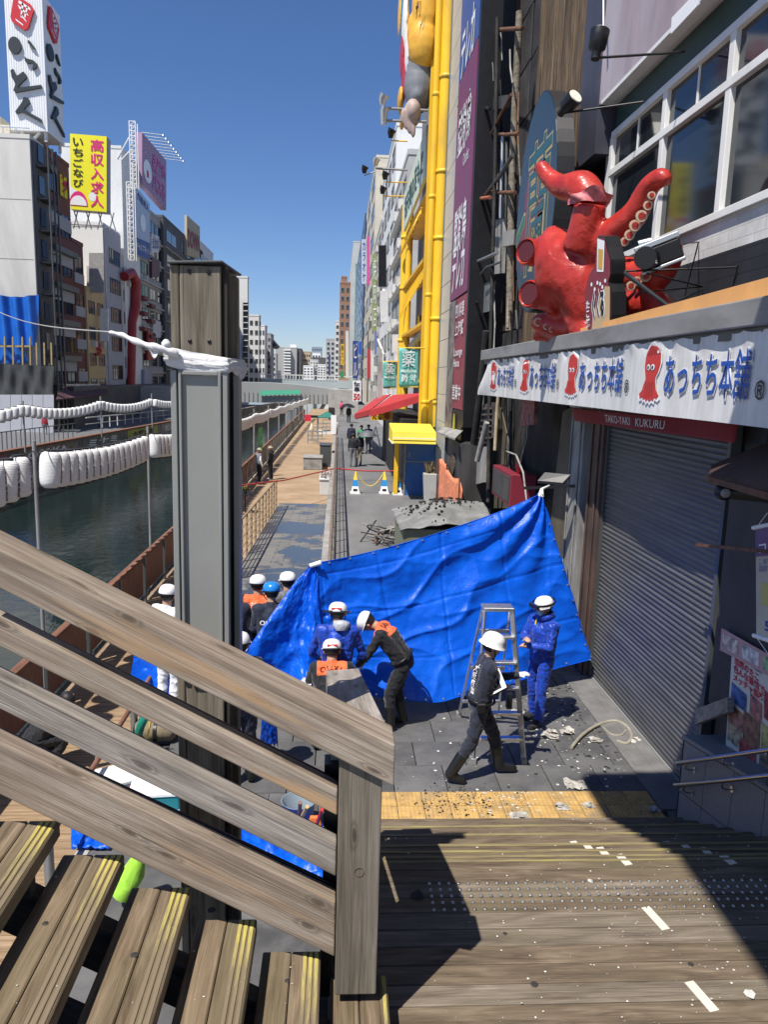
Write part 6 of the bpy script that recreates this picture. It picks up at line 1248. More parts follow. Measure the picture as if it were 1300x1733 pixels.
# E red duct, lattice fronted block
t_, a0, a1, zz = lb('banded_office_block', 'dark banded block with many windows and small white signs below the purple billboard', 240, 278, 348, XL+.6, M_GREYW, 8, 3, 10, ww_=.8, wh=.55, ledge=M_LG, fr=M_GREYD, ac=.25)
rdc = thing('red_duct', 'large red bent duct pipe running down beside the white slab building', 'duct', AX(222, 660, XL+1)); P = [AX(210, 468, XL+1), AX(222, 462, XL+1.2), AX(230, 476, XL+1.2), AX(229, 520, XL+1.2), AX(223, 545, XL+1), AX(221, 665, XL+1)]; m = MB(); m.tube(P, [.55, .6, .6, .6, .55, .5], 12); m.build('pipe', mat('deep_red_duct', (.32, .02, .02), .4, 0, .1, 1), rdc)
bldg('pale_stair_block', 'pale concrete stair block behind the red duct', XL-4, XL+.5, Yat(208, XL+.5), Yat(226, XL+.5), Zat(212, 440, XL+.5), M_LG, 'L', 6, 1, -1, wmin=1.5, fr=M_GREYD, ac=.5)
for k in range(7): m = MB(); p = AX(244+(k % 2)*12, 505+k*13, XL+1); m.box(p+Vector((-.6, -1.2, -.25)), p+Vector((.3, 1.2, .25))); tag(m.build('red_balcony_rack', mat('dull_red_rack', (.15, .04, .04), .6)), 'dull red balcony rack beside the red duct', 'rack', 'red racks on the office block')
for k, (x, y0, y1, col) in enumerate(((262, 395, 428, (.6, .6, .62)), (263, 436, 470, (.1, .03, .04)), (256, 560, 610, (.3, .03, .03)), (265, 540, 572, (.5, .5, .55)), (250, 625, 668, (.3, .3, .4)), (268, 585, 600, (.55, .5, .4)))):
    f = bil(AX(x-6, y1, XL+1.0), AX(x+7, y1-1, XL+1.0), AX(x+7, y0+5, XL+1.0), AX(x-6, y0, XL+1.0)); t_ = thing('canal_side_sign', ['white lettered sign high on the banded block', 'dark maroon sign under the white one', 'red sign with green emblem low on the block', 'pale blank sign beside the red sign', 'grey lilac panel near the promenade', 'cream small sign above the striped awning'][k], 'sign', f(.5, 0)); m = MB(); m.slab(f(0, 0), f(1, 0), f(1, 1), f(0, 1), (-.3, 0, 0)); m.build('panel', c_('cs%d' % k, *col), t_)
    if k == 0: txt('公文式', M_NAVYINK, sub(lambda u, v, d=0: f(u, v, 0)+Vector((.03+d, 0, 0)), .1, .2, .9, .8), t_, 'lettering', .0, .02)
# F dark block w/ beige sign
t_, a0, a1, zz = lb('dark_concrete_block', 'dark grey concrete block with open balconies behind the pillar', 280, 345, 372, XL+1, M_DKW, 7, 3, 10, ledge=M_CONC, fr=M_GREYD)
f = bil(AX(316, 432, XL+1.4), AX(338, 438, XL+1.4), AX(338, 384, XL+1.4), AX(316, 364, XL+1.4)); t_ = thing('beige_wall_sign', 'beige wall sign with dull red lettering on the dark concrete block', 'sign', f(.5, 0)); m = MB(); m.slab(f(0, 0), f(1, 0), f(1, 1), f(0, 1), (-.4, 0, 0)); m.build('panel', flat('beige_sign', (.45, .38, .24), .6), t_); txt('DOWN', flat('dull_red_ink', (.3, .05, .05), .6), sub(lambda u, v, d=0: f(u, v, 0)+Vector((.05+d, 0, 0)), .05, .2, .95, .7), t_, 'lettering', .0, .03)
lb('white_roof_block', 'small white roofed building right of the dark concrete block', 340, 362, 412, XL+1, M_WW, 4, 3)
# shop awning and lit shop signs at promenade level
t_ = thing('maroon_awning', 'wide dull maroon awning over the opposite promenade', 'awning', AX(140, 672, -25.6)); m = MB(); m.slab(AX(94, 678, -24.5), AX(182, 668, -24.5), AX(178, 652, XL+.6), AX(104, 655, XL+.6), (0, 0, .12)); m.build('fabric', mat('maroon_fabric', (.09, .04, .05), .8), t_)
ss = thing('illuminated_shop_signs', 'row of three cream shop sign boxes with red and black lettering above the maroon awning', 'sign', AX(135, 664, -26)); 
for k in range(3):
    f = bil(AX(104+22*k, 663-1.2*k, -26), AX(125+22*k, 662-1.2*k, -26), AX(125+22*k, 650-.2*k, -26), AX(104+22*k, 649.5-.0*k, -26)); m = MB(); m.slab(f(0, 0), f(1, 0), f(1, 1), f(0, 1), (-.3, 0, 0)); m.build('sign_box', flat('cream_sign', (.6, .57, .5), .5), ss); txt(['出日門', '一心太助', '出門前'][k], M_PRED if k % 2 == 0 else M_INK, sub(lambda u, v, d=0: f(u, v, 0)+Vector((.03+d, 0, 0)), .15, .2, .9, .8), ss, 'lettering', .0, .02)
bldg('low_shopfronts', 'dark ground floor shopfronts along the opposite promenade', XL-1, XL+1.6, Yat(92, XL), Yat(290, XL)+0, 2.6, M_DKW, 'L', 0, 0, -1)
# promenade railings and parapet
prl = thing('promenade_railing', 'pale steel railing of the terrace on the opposite promenade', 'railing', AX(200, 700, -22)); 
for k in range(9): a = AX(172+13*k, 705-1.2*k, -21.5); piece('post', a+Vector((0, 0, -1.0)), a, .09, .09, M_CONCL, prl)
m = MB(); m.bar(AX(145, 707, -21.5), AX(285, 694, -21.5), .1, .08); m.bar(AX(145, 718, -21.5), AX(285, 702, -21.5), .05, .05); m.build('top_rail', M_CONCL, prl)
prl = thing('mesh_railing', 'thin grey mesh railing in front of the pale hoarding', 'railing', AX(40, 740, -20)); m = MB()
for k in range(16): a = AX(2+8*k, 731-.9*k, -20.5); m.bar(a+Vector((0, 0, -1.1)), a, .05, .05)
m.bar(AX(-10, 733, -20.5), AX(128, 716, -20.5), .07, .06); m.build('bars', M_GREYD, prl)
for k in range(5):
    y = 36+k*9; f = lambda u, v, d=0: Vector((OW(y+8*u)+.02+d, y+8*u, -.95+.8*v)); t_ = thing('quay_poster', ['red and white lettered', 'brown painted', 'dull green lettered', 'yellow green lettered', 'pale grey drawn'][k]+' mural panel on the opposite quay wall', 'mural', f(.5, 0)); m = MB(); m.slab(f(.02, 0), f(.98, 0), f(.98, 1), f(.02, 1), (.01, 0, 0)); m.build('panel', mat('mural%d' % k, [(.25, .09, .08), (.2, .15, .1), (.14, .15, .12), (.3, .3, .06), (.3, .28, .26)][k], .6, 0, .5, 2), t_); txt(['道頓堀川', 'OSAKA', 'ミナミ', '水都大阪', 'とんぼり'][k], M_LWHITE if k != 3 else M_INK, sub(f, .15, .2, .85, .8), t_, 'lettering', .02, .03)
m = MB(); m.hexa([(OW(30)-.3, 30, -.118), (OW(30)+.1, 30, -.118), (OW(100)+.1, 100, -.118), (OW(100)-.3, 100, -.118), (OW(30)-.3, 30, -.0), (OW(30)+.1, 30, -.0), (OW(100)+.1, 100, -.0), (OW(100)-.3, 100, -.0)]); tag(m.build('quay_rail_cap', M_CANALCAP), 'brown timber cap along the opposite quay wall', 'rail')

# right of the pillar on the left bank
def lf(name, lab, x0, x1, xs, yt, Y0_, mt_, smt=None, rows=0, cols=0, front=None, dep=14, **k):
    """block seen end on: front face x0..x1, canal side x1..xs"""
    Xr = AY(x1, 640, Y0_).x; Xl = AY(x0, 640, Y0_).x; Y1_ = AX(xs, 640, Xr).y if xs > x1 else Y0_+dep; zt = AY((x0+x1)/2, yt, Y0_).z; k.setdefault('wmin', 2.5); return bldg(name, lab, Xl, Xr, Y0_, Y1_, zt, mt_, 'L', rows, cols, -1, front=front, **k)
lf('white_hotel_block', 'tall white building with a black glazed strip right of the pillar', 385, 419, 421, 470, 150, M_WW, rows=0, cols=0); gst = flag('black glazed strip with white bars on the white building', 411, 420, 512, 652, 149.5, M_GLASSD, name='glazed_strip')
me = bbox_mesh(.9, .12, .12, M_WW, 0); 
for k in range(14): a = AY(411.5, 516+k*10, 149.3); b_ = AY(419.5, 516+k*10, 149.3); m = MB(); m.bar(a, b_, .14, .14); m.build('glazing_bar', M_WW, gst)
lf('pale_office', 'pale grey office second right of the pillar', 421, 438, 441, 535, 165, M_WW, front=(7, 2), rows=7, cols=2); lf('small_white_office', 'small white office with open upper floor third from the pillar', 438, 448, 452, 552, 180, M_WW, front=(6, 2)); lf('grey_slot_block', 'grey stepped block beneath the wedge roof', 446, 458, 463, 566, 200, M_GREYW, front=(7, 2))
t_ = thing('wedge_roof', 'dark wedge shaped roof slab jutting towards the canal far off', 'roof', AY(455, 585, 205)); m = MB(); m.prism([AY(452, 565, 205), AY(468, 584, 205), AY(463, 588, 205), AY(452, 587, 205)], (0, 12, 0)); m.build('slab', M_DKW, t_)
lf('long_grey_block', 'low grey block row left of the far bridge', 425, 446, 460, 590, 190, M_CONC, front=(5, 4)); lf('end_grey_block', 'slim grey block beside the apartment tower', 458, 467, 470, 600, 240, M_LG, front=(5, 1))
# mid distance across the end
def mid(name, lab, x0, x1, yt, Y0_, mt_, rows, cols, dep=15, **k):
    zt = AY((x0+x1)/2, yt, Y0_).z; return bldg(name, lab, AY(x0, 640, Y0_).x, AY(x1, 640, Y0_).x, Y0_, Y0_+dep, zt, mt_, 'L', 0, 0, -1, front=(rows, cols) if rows else None, wmin=4, **k)
mid('apartment_block', 'grey apartment block with a white balcony column at the end of the canal', 466, 502, 589, 330, mat('apartment_grey', (.36, .35, .34), .7, 0, .05, .1), 0, 0)
for k in range(9): m = MB(); a, b_ = AY(480, 592+k*4.9, 329), AY(492, 592+k*4.9, 329); m.box((a.x, 328, a.z-.3), (b_.x, 329.9, a.z+.25)); tag(m.build('apartment_balcony', M_WW), 'white balcony slab on the grey apartment block', 'balcony', 'white balconies of the apartment block')
flag('white rooftop sign with red mark on the apartment block', 491, 501, 583, 589, 331, M_WHITEP, name='rooftop_sign'); mid('apartment_wing', 'dark side wing of the grey apartment block', 502, 509, 591, 331, M_DKW, 0, 0)
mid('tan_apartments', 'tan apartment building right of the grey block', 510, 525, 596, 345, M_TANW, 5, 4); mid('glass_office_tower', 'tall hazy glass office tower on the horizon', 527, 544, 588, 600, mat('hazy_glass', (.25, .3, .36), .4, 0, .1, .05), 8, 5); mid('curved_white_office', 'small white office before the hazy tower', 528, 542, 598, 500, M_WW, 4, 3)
mid('dark_tree_block', 'low dark block under the hazy tower', 528, 551, 606, 420, M_DKW, 0, 0); mid('white_flat_left', 'white flats with balconies left in the end group', 513, 530, 620, 300, M_WW, 4, 3); mid('white_flat_middle', 'taller white flats in the middle of the end group', 524, 538, 610, 310, M_LG, 6, 3); mid('white_flat_right', 'white flats at the right of the end group', 537, 551, 618, 290, M_WW, 5, 3)
mid('grey_filler_left', 'low grey building behind the far bridge', 455, 470, 628, 300, M_CONC, 3, 3); flag('yellow shop board above the far bridge', 460, 470, 627, 634, 280, c_('sign_yel', .75, .5, .03))
random.seed(5)
for k in range(14): x = 380+k*14; mid('skyline_building', 'small hazy building on the far skyline between the banks', x, x+13, random.uniform(600, 628), 700+random.uniform(0, 200), random.choice([M_LG, M_WW, M_CONC]), 4, 3) if False else None
# bridges
br = thing('far_girder_bridge', 'pale blue grey girder bridge farther down the canal', 'bridge', AY(505, 655, 170))
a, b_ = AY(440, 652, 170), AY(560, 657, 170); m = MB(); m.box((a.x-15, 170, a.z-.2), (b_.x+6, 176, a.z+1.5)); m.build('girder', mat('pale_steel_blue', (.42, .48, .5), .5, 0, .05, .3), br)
for k in range(26): piece('rail_post', (a.x+k*.65, 169.9, a.z+1.52), (a.x+k*.65, 169.9, a.z+2.3), .12, .12, M_WW, br, 0)
m = MB(); m.box((a.x-15, 169.85, a.z+2.3), (b_.x+6, 170, a.z+2.5)); m.build('top_rail', M_WW, br)
br = thing('concrete_arch_bridge', 'grey concrete bridge with long green banner crossing the canal', 'bridge', AY(480, 680, 100))
z1_ = AY(500, 661, 100).z; z0_ = AY(500, 679, 100).z; xl = AY(380, 670, 100).x; xr = AY(600, 670, 100).x
m = MB(); n = 24
for k in range(n):
    u0, u1 = k/n, (k+1)/n; X0b, X1b = xl+(xr-xl)*u0, xl+(xr-xl)*u1; zz0, zz1 = [z1_+.9-1.5*(u-.25)**2*1.2 for u in (u0, u1)]
    m.hexa([(X0b, 100, z0_-.3), (X1b, 100, z0_-.3), (X1b, 106, z0_-.3), (X0b, 106, z0_-.3), (X0b, 100, zz0), (X1b, 100, zz1), (X1b, 106, zz1), (X0b, 106, zz0)])
m.build('deck', mat('bridge_concrete', (.3, .31, .31), .7, 0, .08, .2, .1), br)
for k in range(30): x = xl+(xr-xl)*(k+.5)/30; piece('panel_rib', (x, 99.95, z0_-.1), (x, 99.95, z0_+1.0), .08, .08, M_GREYM, br, 0)
m = MB(); f = bil(AY(440, 669, 99.6), AY(508, 667, 99.6), AY(508, 660, 99.6), AY(440, 661, 99.6)); m.slab(f(0, 0), f(1, 0), f(1, 1), f(0, 1), (0, .1, 0)); m.build('green_banner', flat('banner_green', (.1, .5, .32), .5), br); txt('2025 とんぼりリバーウォーク', M_LWHITE, sub(f, .05, .2, .95, .8), br, 'lettering', -.05, .02)
m = MB(); m.box((AY(556, 690, 98).x, 98, -1), (AY(606, 690, 98).x, 104, z1_+.3)); m.build('abutment', M_CONC, br); m = MB(); m.box((xl-20, 101, WZ), (xl, 108, z1_)); m.build('abutment', M_CONC, br)
m = MB(); m.box((AY(556, 690, 98).x, 97.9, z0_-2.0), (AY(566, 690, 98).x, 97.99, z0_-.6)); m.build('stair_opening', M_CHAR, br)

# ================================================================== LANTERNS
M_LANT = None
def _lant():
    m, t, b = _base('white_lantern_paper', .5, 0, .3); tc = N(t, 'ShaderNodeTexCoord'); sp = N(t, 'ShaderNodeSeparateXYZ'); t.links.new(tc.outputs['Object'], sp.inputs[0])
    w = N(t, 'ShaderNodeMath', operation='SINE'); ml = N(t, 'ShaderNodeMath', operation='MULTIPLY'); ml.inputs[1].default_value = 260; t.links.new(sp.outputs['Z'], ml.inputs[0]); t.links.new(ml.outputs[0], w.inputs[0])
    b.inputs['Base Color'].default_value = (.78, .77, .74, 1); bump(t, b, w.outputs[0], .25, .004)
    b.inputs['Subsurface Weight'].default_value = .0; return m
M_LANT = _lant(); M_LCAP = flat('lantern_cap', (.02, .02, .022), .5)
def lant_mesh(r, h, n, text=True):
    mb = MB(); prof = [(r*.42, -h/2), (r*.68, -h*.475), (r*.86, -h*.42), (r*.96, -h*.33), (r, -h*.2), (r*1.01, 0), (r, h*.2), (r*.96, h*.33), (r*.86, h*.42), (r*.68, h*.475), (r*.42, h/2)]; mb.lathe((0, 0, 0), prof, n, 0); mb.lathe((0, 0, 0), [(r*.5, h/2), (r*.5, h/2+.03)], 10, 1); mb.lathe((0, 0, 0), [(r*.5, -h/2-.03), (r*.5, -h/2)], 10, 1); return mb.mesh([M_LANT, M_LCAP], Vector((0, 0, 0)), 'lantern')
def lant_text(r, h):
    cu = bpy.data.curves.new('t', 'FONT'); cu.body = '\n'.join('十日戎商店街'); cu.size = 1; cu.resolution_u = 1; cu.offset = .03; o = bpy.data.objects.new('t', cu); C.objects.link(o); dg = bpy.context.evaluated_depsgraph_get(); me = bpy.data.meshes.new_from_object(o.evaluated_get(dg)); bpy.data.objects.remove(o)
    a = np.array([v.co[:] for v in me.vertices]); lo, hi = a.min(0), a.max(0); th0 = RAD(-4)
    for v in me.vertices:
        u = (v.co.x-lo[0])/(hi[0]-lo[0])-.5; w = (v.co.y-lo[1])/(hi[1]-lo[1]); th = th0+u*.075/r; z = -h*.36+h*.70*w; rr = r*1.012*(1 if abs(z) < h*.25 else .985); v.co = (rr*math.cos(th), rr*math.sin(th), z)
    me.materials.clear(); me.materials.append(M_INK); return me
LM = lant_mesh(.185, .64, 20); LT = lant_text(.185, .64); LMs = lant_mesh(.19, .58, 8); LMo = lant_mesh(.24, .66, 8)
def LX(y): return -5.0+.014*max(0, y-22)
def LZ(y):  # height of the lantern centres, sagging between poles
    base = 2.78-.032*(y-13.4) if y < 30 else 2.25-.009*(y-30); u = ((y-12.95)/7.6) % 1; return base-.16*(1-(2*u-1)**2)*.8+.05
ys_l = []; y = 9.6
while y < 98: 
    u = (y-12.95) % 7.6
    if .34 < u < 7.3: ys_l.append(y)
    y += .45 if y < 45 else .62
ORDS = 'first second third fourth fifth sixth seventh eighth ninth tenth eleventh twelfth thirteenth fourteenth fifteenth sixteenth seventeenth eighteenth nineteenth twentieth'.split()
def ordn(k): return ORDS[k] if k < 20 else 'twenty '+ORDS[k-20]
nl0 = sum(1 for q in ys_l if q < 12.95)
for i, y in enumerate(ys_l):
    near = y < 26; kk_ = i-nl0; lab = ('white paper lantern with black characters, %s %s the nearest lantern pole' % (ordn(abs(kk_)-1 if kk_ < 0 else kk_), 'before' if kk_ < 0 else 'beyond')) if near else 'small white lantern of the string receding towards the bridge'
    g = 'lanterns strung along the near canal rail' if near else 'lanterns receding towards the bridge'
    o = tag(link('paper_lantern', LM if near else LMs, None, (LX(y)+random.uniform(-.01, .01), y, LZ(y))), lab, 'lantern', g); o.rotation_euler = (random.uniform(-.04, .04), random.uniform(-.04, .04), random.uniform(-.12, .12))
    if near: link('lettering', LT, o)
m = MB(); m.tube([(LX(y), y, LZ(y)+.33) for y in [9+k*.4 for k in range(222)]], .01, 4); tag(m.build('lantern_cable', M_BLACK), 'thin cable carrying the near row of lanterns', 'cable')
for k in range(12):
    y = 12.95+7.6*k; m = MB(); m.tube([(LX(y), y, WZ), (LX(y), y, LZ(y)+.5)], .035 if k < 4 else .05, 8); o = m.build('lantern_pole', mat('lantern_pole_metal', (.3, .3, .29), .5, .3)); tag(o, 'slim grey pole holding the near lantern string, %s from the near end' % ordn(k), 'pole', 'poles of the near lantern string')
ys_o = []; y = 36.0
while y < 112: ys_o.append(y); y += .72
for y in ys_o:
    u = ((y-34)/11.6) % 1
    if u < .03: continue
    x = OW(y)+.2; z = 1.75-.008*(y-50)+.38*(2*u-1)**2
    tag(link('paper_lantern', LMo, None, (x, y, z)), 'white lantern of the far string above the opposite quay', 'lantern', 'lanterns along the opposite quay')
for k in range(7): y = 34+11.6*k; m = MB(); m.tube([(OW(y)+.2, y, -2), (OW(y)+.2, y, 2.7)], .06, 6); tag(m.build('lantern_pole', MT['lantern_pole_metal']), 'slim pole of the far lantern string on the opposite quay', 'pole', 'poles along the opposite quay')

# ================================================================== near canal rail, fences
cr = thing('canal_rail', 'brown timber capped canal rail with netted panels and steel posts along the boardwalk', 'railing', (-4.35, 14, -.7))
M_NET = mat('reddish_mesh_panel', (.17, .075, .06), .6, .1, .25, 6, .3); yk = 5.4; XC_ = -4.4
while yk < 46:
    piece('rail_cap', (XC_, yk+.004, .38), (XC_, yk+1.996, .38), .13, .05, M_CANALCAP, cr, .006)
    piece('post', (XC_+.02, yk, -.7), (XC_+.02, yk, .35), .06, .09, M_GREYD, cr, .004)
    m = MB(); m.box((XC_-.01, yk+.12, -.5), (XC_+.01, yk+1.88, .3)); m.build('mesh_panel', M_NET, cr)
    m = MB(); m.bar((XC_+.03, yk+.1, -.56), (XC_+.03, yk+1.9, -.56), .05, .05); m.build('lower_bar', M_GREYD, cr)
    yk += 2.0
m = MB()
while yk < 100: m.box((XC_-.04, yk, -.7), (XC_+.04, yk+.08, .36)); m.box((XC_-.015, yk+.1, -.5), (XC_+.015, yk+1.9, .3)); yk += 2
o = m.build('distant_panels', M_GREYD, cr); o['kind'] = 'stuff'
m = MB(); m.box((XC_-.06, 46, .36), (XC_+.06, 100, .41)); m.build('distant_cap', M_CANALCAP, cr)
mf = thing('walkway_fence', 'long brown topped wire fence between the ramp and the upper walkway', 'fence', (-.1, 25, 0))
M_FCAP = mat('fence_tube', (.2, .14, .1), .6, .1, .2, 3)
m = MB(); m.tube([(-.12, 11.9, 1.1), (-.12, 58, 1.1)], .035, 8); m.build('top_rail', M_FCAP, mf)
for z in (.25, .55, .85): m = MB(); m.tube([(-.12, 11.9, z), (-.12, 58, z)], .012, 5); m.build('wire_rail', M_GREYD, mf)
for k in range(31): piece('post', (-.12, 11.9+k*1.5, 0), (-.12, 11.9+k*1.5, 1.09), .05, .05, M_GREYD, mf, 0)
m = MB(); [m.bar((-.12, 12.2+k*.3, .05), (-.12, 12.2+k*.3, 1.08), .012, .012) for k in range(150)]; o = m.build('wire_uprights', M_GREYD, mf); o['kind'] = 'stuff'
rfn = thing('ramp_fence', 'tan tubular fence running down the canal side of the wet paved ramp', 'fence', (-2.4, 25, -.3)); M_TAN = mat('tan_tube', (.32, .24, .15), .5, .1, .1, 2)
def rz2(y): return -.7*min(1, max(0, (y-14)/17.7))
for k in range(13): y = 17.2+1.1*k; piece('post', (-2.42, y, rz2(y)-.1), (-2.42, y, rz2(y)+1.1), .06, .05, M_TAN, rfn, 0)
for h in (1.1, .85, .6, .35, .15): m = MB(); m.tube([(-2.42, 17.2, rz2(17.2)+h), (-2.42, 30.4, rz2(30.4)+h)], .032 if h > 1 else .014, 6); m.build('rail', M_TAN, rfn)
# guard pipe on the near boardwalk edge
bp = thing('boardwalk_guard_rail', 'low brown pipe rail on grey steel posts along the near boardwalk edge', 'railing', (-2.5, 9, -.0)); 
for z_, mt_ in ((.38, M_CANALCAP),): m = MB(); m.tube([(-2.52, 5.2, z_), (-2.52, 13.6, z_)], .03, 8); m.build('pipe', mt_, bp)
for y in (6.4, 7.5, 9.3, 11.1, 12.9): m = MB(); m.tube([(-2.52, y, -.7), (-2.52, y, .36)], .045, 10); m.build('post', M_GALV, bp)
# planters, stall and others on the far boardwalk
for i, (x0, x1, yt, yb2, X, lab, col) in enumerate(((513, 545, 773, 795, 0, 'low dark grey stone planter box on the boardwalk', M_KERBW), (541, 560, 752, 790, 0, 'tall dark grey service box beside the low planter', M_GREYD), (541, 559, 810, 838, 0, 'pale flower trough at the foot of the walkway fence', M_CONCL))):
    p, q = AZ(x0, yb2, -.7), AZ(x1, yb2, -.7); zt = AY(x0, yt, p.y).z; t_ = thing(['planter_box', 'service_box', 'flower_trough'][i], lab, ['planter', 'box', 'trough'][i], p); m = MB(); m.box((p.x, p.y, -.7), (q.x, p.y+1.4, zt-.08)); m.box((p.x-.04, p.y-.04, zt-.079), (q.x+.04, p.y+1.44, zt)); bevel(m.build('box', col, t_), .02)
    if i == 2:
        m = MB(); [m.lathe((random.uniform(p.x, q.x), p.y+random.uniform(0, 1.4), zt+random.uniform(.02, .25)), [(.0, -.05), (.06, 0), (0, .05)], 5) for _ in range(60)]; m.build('flowers', mat('pale_flowers', (.5, .42, .4), .7, 0, .6, 30), t_)
st_ = thing('green_tent_stall', 'small stall with green tent roof and white counter far along the boardwalk', 'stall', AZ(555, 735, -.7)); p = ORG[st_]; s_ = 1300/p.y
zt = AY(555, 697, p.y).z; m = MB(); w = 18/ s_ ; v0 = [p+Vector((-w, 0, 0)), p+Vector((w*.7, 0, 0)), p+Vector((w*.7, 3, 0)), p+Vector((-w, 3, 0))]; ze = AY(555, 707, p.y).z
m.add([Vector((v.x, v.y, ze)) for v in v0]+[Vector((p.x-.1, p.y+1.5, zt))], [(0, 1, 4), (1, 2, 4), (2, 3, 4), (3, 0, 4)]); m.build('roof', mat('tent_green', (.03, .15, .12), .6), st_)
m = MB(); m.box((p.x-w, p.y, -.7), (p.x+w*.7, p.y+2.5, ze-1.3)); m.build('counter', M_WHITE, st_); m = MB(); [m.bar((v.x, v.y, -.7), (v.x, v.y, ze), .07, .07) for v in v0]; m.build('legs', M_GREYD, st_)
flag('white menu flag beside the green tent stall', 560, 569, 703, 735, p.y-.5, M_WHITEP, name='menu_flag'); flag('bright red box sign on the boardwalk near the canal rail', 515, 526, 702, 713, 62, c_('box_red', .6, .03, .06))
ic = thing('ice_cream_sign', 'pale ice cream cone shaped sign on the boardwalk', 'sign', AZ(527, 745, -.7)); p = ORG[ic]; m = MB(); m.lathe(p, [(.02, .2), (.16, .75), (.2, .85), (.16, 1.05), (.1, 1.25), (.02, 1.45)], 12); m.build('cone', mat('ice_cream_paint', (.7, .62, .45), .5), ic); m = MB(); m.lathe(p, [(.15, 0), (.15, .05), (.04, .06), (.04, .2)], 10); m.build('base', M_GREYD, ic)
for k in range(4): p = AZ(527+k*8, 752-k*8, -.7); t_ = thing('cafe_rack', ['nearest', 'second', 'third', 'farthest'][k]+' tangled grey metal rack behind the low planter', 'rack', p); m = MB(); [m.bar(p+Vector((dx, dy, 0)), p+Vector((dx, dy, 1.0)), .05, .05) for dx in (-.3, .5) for dy in (0, 1)]; [m.bar(p+Vector((-.3, dy, z)), p+Vector((.5, dy, z)), .05, .05) for dy in (0, 1) for z in (.3, .65, 1.0)]; m.build('frame', M_GREYM, t_)
ctb = thing('cafe_table', 'small round black cafe table holding a plant by the ramp fence', 'table', AZ(415, 868, -.7)); p = ORG[ctb]; m = MB(); m.lathe(p, [(.3, .72), (.3, .75)], 18); m.build('top', M_BLACK, ctb); m = MB(); m.tube([p, p+Vector((0, 0, .72))], .02, 8); [m.tube([p+Vector((0, 0, .2)), p+Vector((.25*math.cos(a), .25*math.sin(a), 0))], .012, 5) for a in (0, 2.1, 4.2)]; m.build('leg', M_BLACK, ctb)
pp_ = thing('potted_plant', 'little green plant with red flowers on the cafe table', 'plant', p+Vector((0, 0, .75))); m = MB(); m.lathe(p+Vector((0, 0, .75)), [(.05, 0), (.08, .12)], 10); m.build('pot', M_GREYD, pp_); m = MB(); [m.lathe(p+Vector((random.uniform(-.12, .12), random.uniform(-.12, .12), random.uniform(.88, 1.05))), [(0, -.04), (.04, 0), (0, .04)], 5, random.choice([0, 0, 1])) for _ in range(40)]; m.build('foliage', [mat('plant_green', (.04, .12, .03), .6, 0, .4, 9), M_RED], pp_)
m = MB(); p = AZ(440, 822, -.7); q = AX(440, 730, p.x-.3); m.box((q.x-.1, q.y+3, -.7), (q.x+.25, q.y+3.1, q.z)) if False else None
pl2 = thing('green_lit_board', 'narrow green board standing by the canal rail behind the two men', 'board', AY(440, 765, 40)); f = bil(AY(437, 764, 40), AY(444, 764, 40), AY(444, 723, 40), AY(437, 724, 40)); m = MB(); m.slab(f(0, 0), f(1, 0), f(1, 1), f(0, 1), (0, .1, 0)); m.build('panel', mat('leafy_green_panel', (.04, .12, .03), .6, 0, .7, 9), pl2)
# burnt heap and covered stall on the upper walkway
ch = thing('grey_covered_stall', 'stall covered by an ash strewn grey sheet with olive sides behind the blue tarp', 'stall', AZ(745, 900, 0)); p = AZ(690, 915, 0); zt = 1.25
xa_, xb_, y0_, y1_ = AY(683, 880, 17.8).x, 3.6, 17.6, 20.6
m = MB(); m.grid(lambda u, v: Vector((xa_-.1+(xb_-xa_+.2)*u, y0_-.1+(y1_-y0_)*v, 1.05+.45*math.sin(min(1, u*1.3)*math.pi*.6)*math.sin(math.pi*(.12+.76*v))+.05*noise.noise(Vector((u*7, v*7, 0))))), 40, 30); solid(m.build('cover', mat('ash_grey_sheet', (.2, .2, .19), .7, 0, .3, 2.5, .5, dirt=(.1, .1, .095)), ch), .02)
m = MB(); m.box((xa_, y0_, 0), (xb_, y1_-.2, 1.05)); m.build('skirt', mat('olive_canvas', (.16, .17, .12), .8, 0, .15, 2), ch)
m = MB(); random.seed(11)
for k in range(90):
    u, v = random.gauss(.5, .22) % 1, random.gauss(.5, .2) % 1; c = Vector((xa_+(xb_-xa_)*u, y0_+(y1_-y0_)*v, 1.08+.45*math.sin(min(1, u*1.3)*math.pi*.6)*math.sin(math.pi*(.12+.76*v)))); r = random.uniform(.012, .055); a = random.uniform(0, 6.3); m.hexa([c+Vector((r*math.cos(a+q)*s1, r*math.sin(a+q), h)) for h, s1 in ((0, 1), (.04, .8)) for q in (0, 1.6, 3.0, 4.6)])
o = m.build('ash_debris', M_CHAR); tag(o, 'black charred scraps scattered over the grey covered stall', 'debris', None, 'stuff')
bh = thing('burnt_bicycle_heap', 'heap of burnt bicycle wheels and broken frames beside the covered stall', 'heap', AZ(652, 920, 0)); o0 = ORG[bh]
for k in range(4):
    c = o0+Vector((random.uniform(-.3, .5), random.uniform(-.2, .5), .28+.05*k)); nx = Vector((random.uniform(-.5, .5), random.uniform(-.6, .6), 1)).normalized(); ax_ = nx.orthogonal().normalized(); ay_ = nx.cross(ax_)
    m = MB(); m.tube([c+(ax_*math.cos(q*math.pi/12)+ay_*math.sin(q*math.pi/12))*.32 for q in range(25)], .022, 6); [m.tube([c, c+(ax_*math.cos(q*math.pi/8)+ay_*math.sin(q*math.pi/8))*.31], .005, 3, caps=False) for q in range(16)]; m.build('wheel', M_ASHW if k % 2 else M_GREYD, bh)
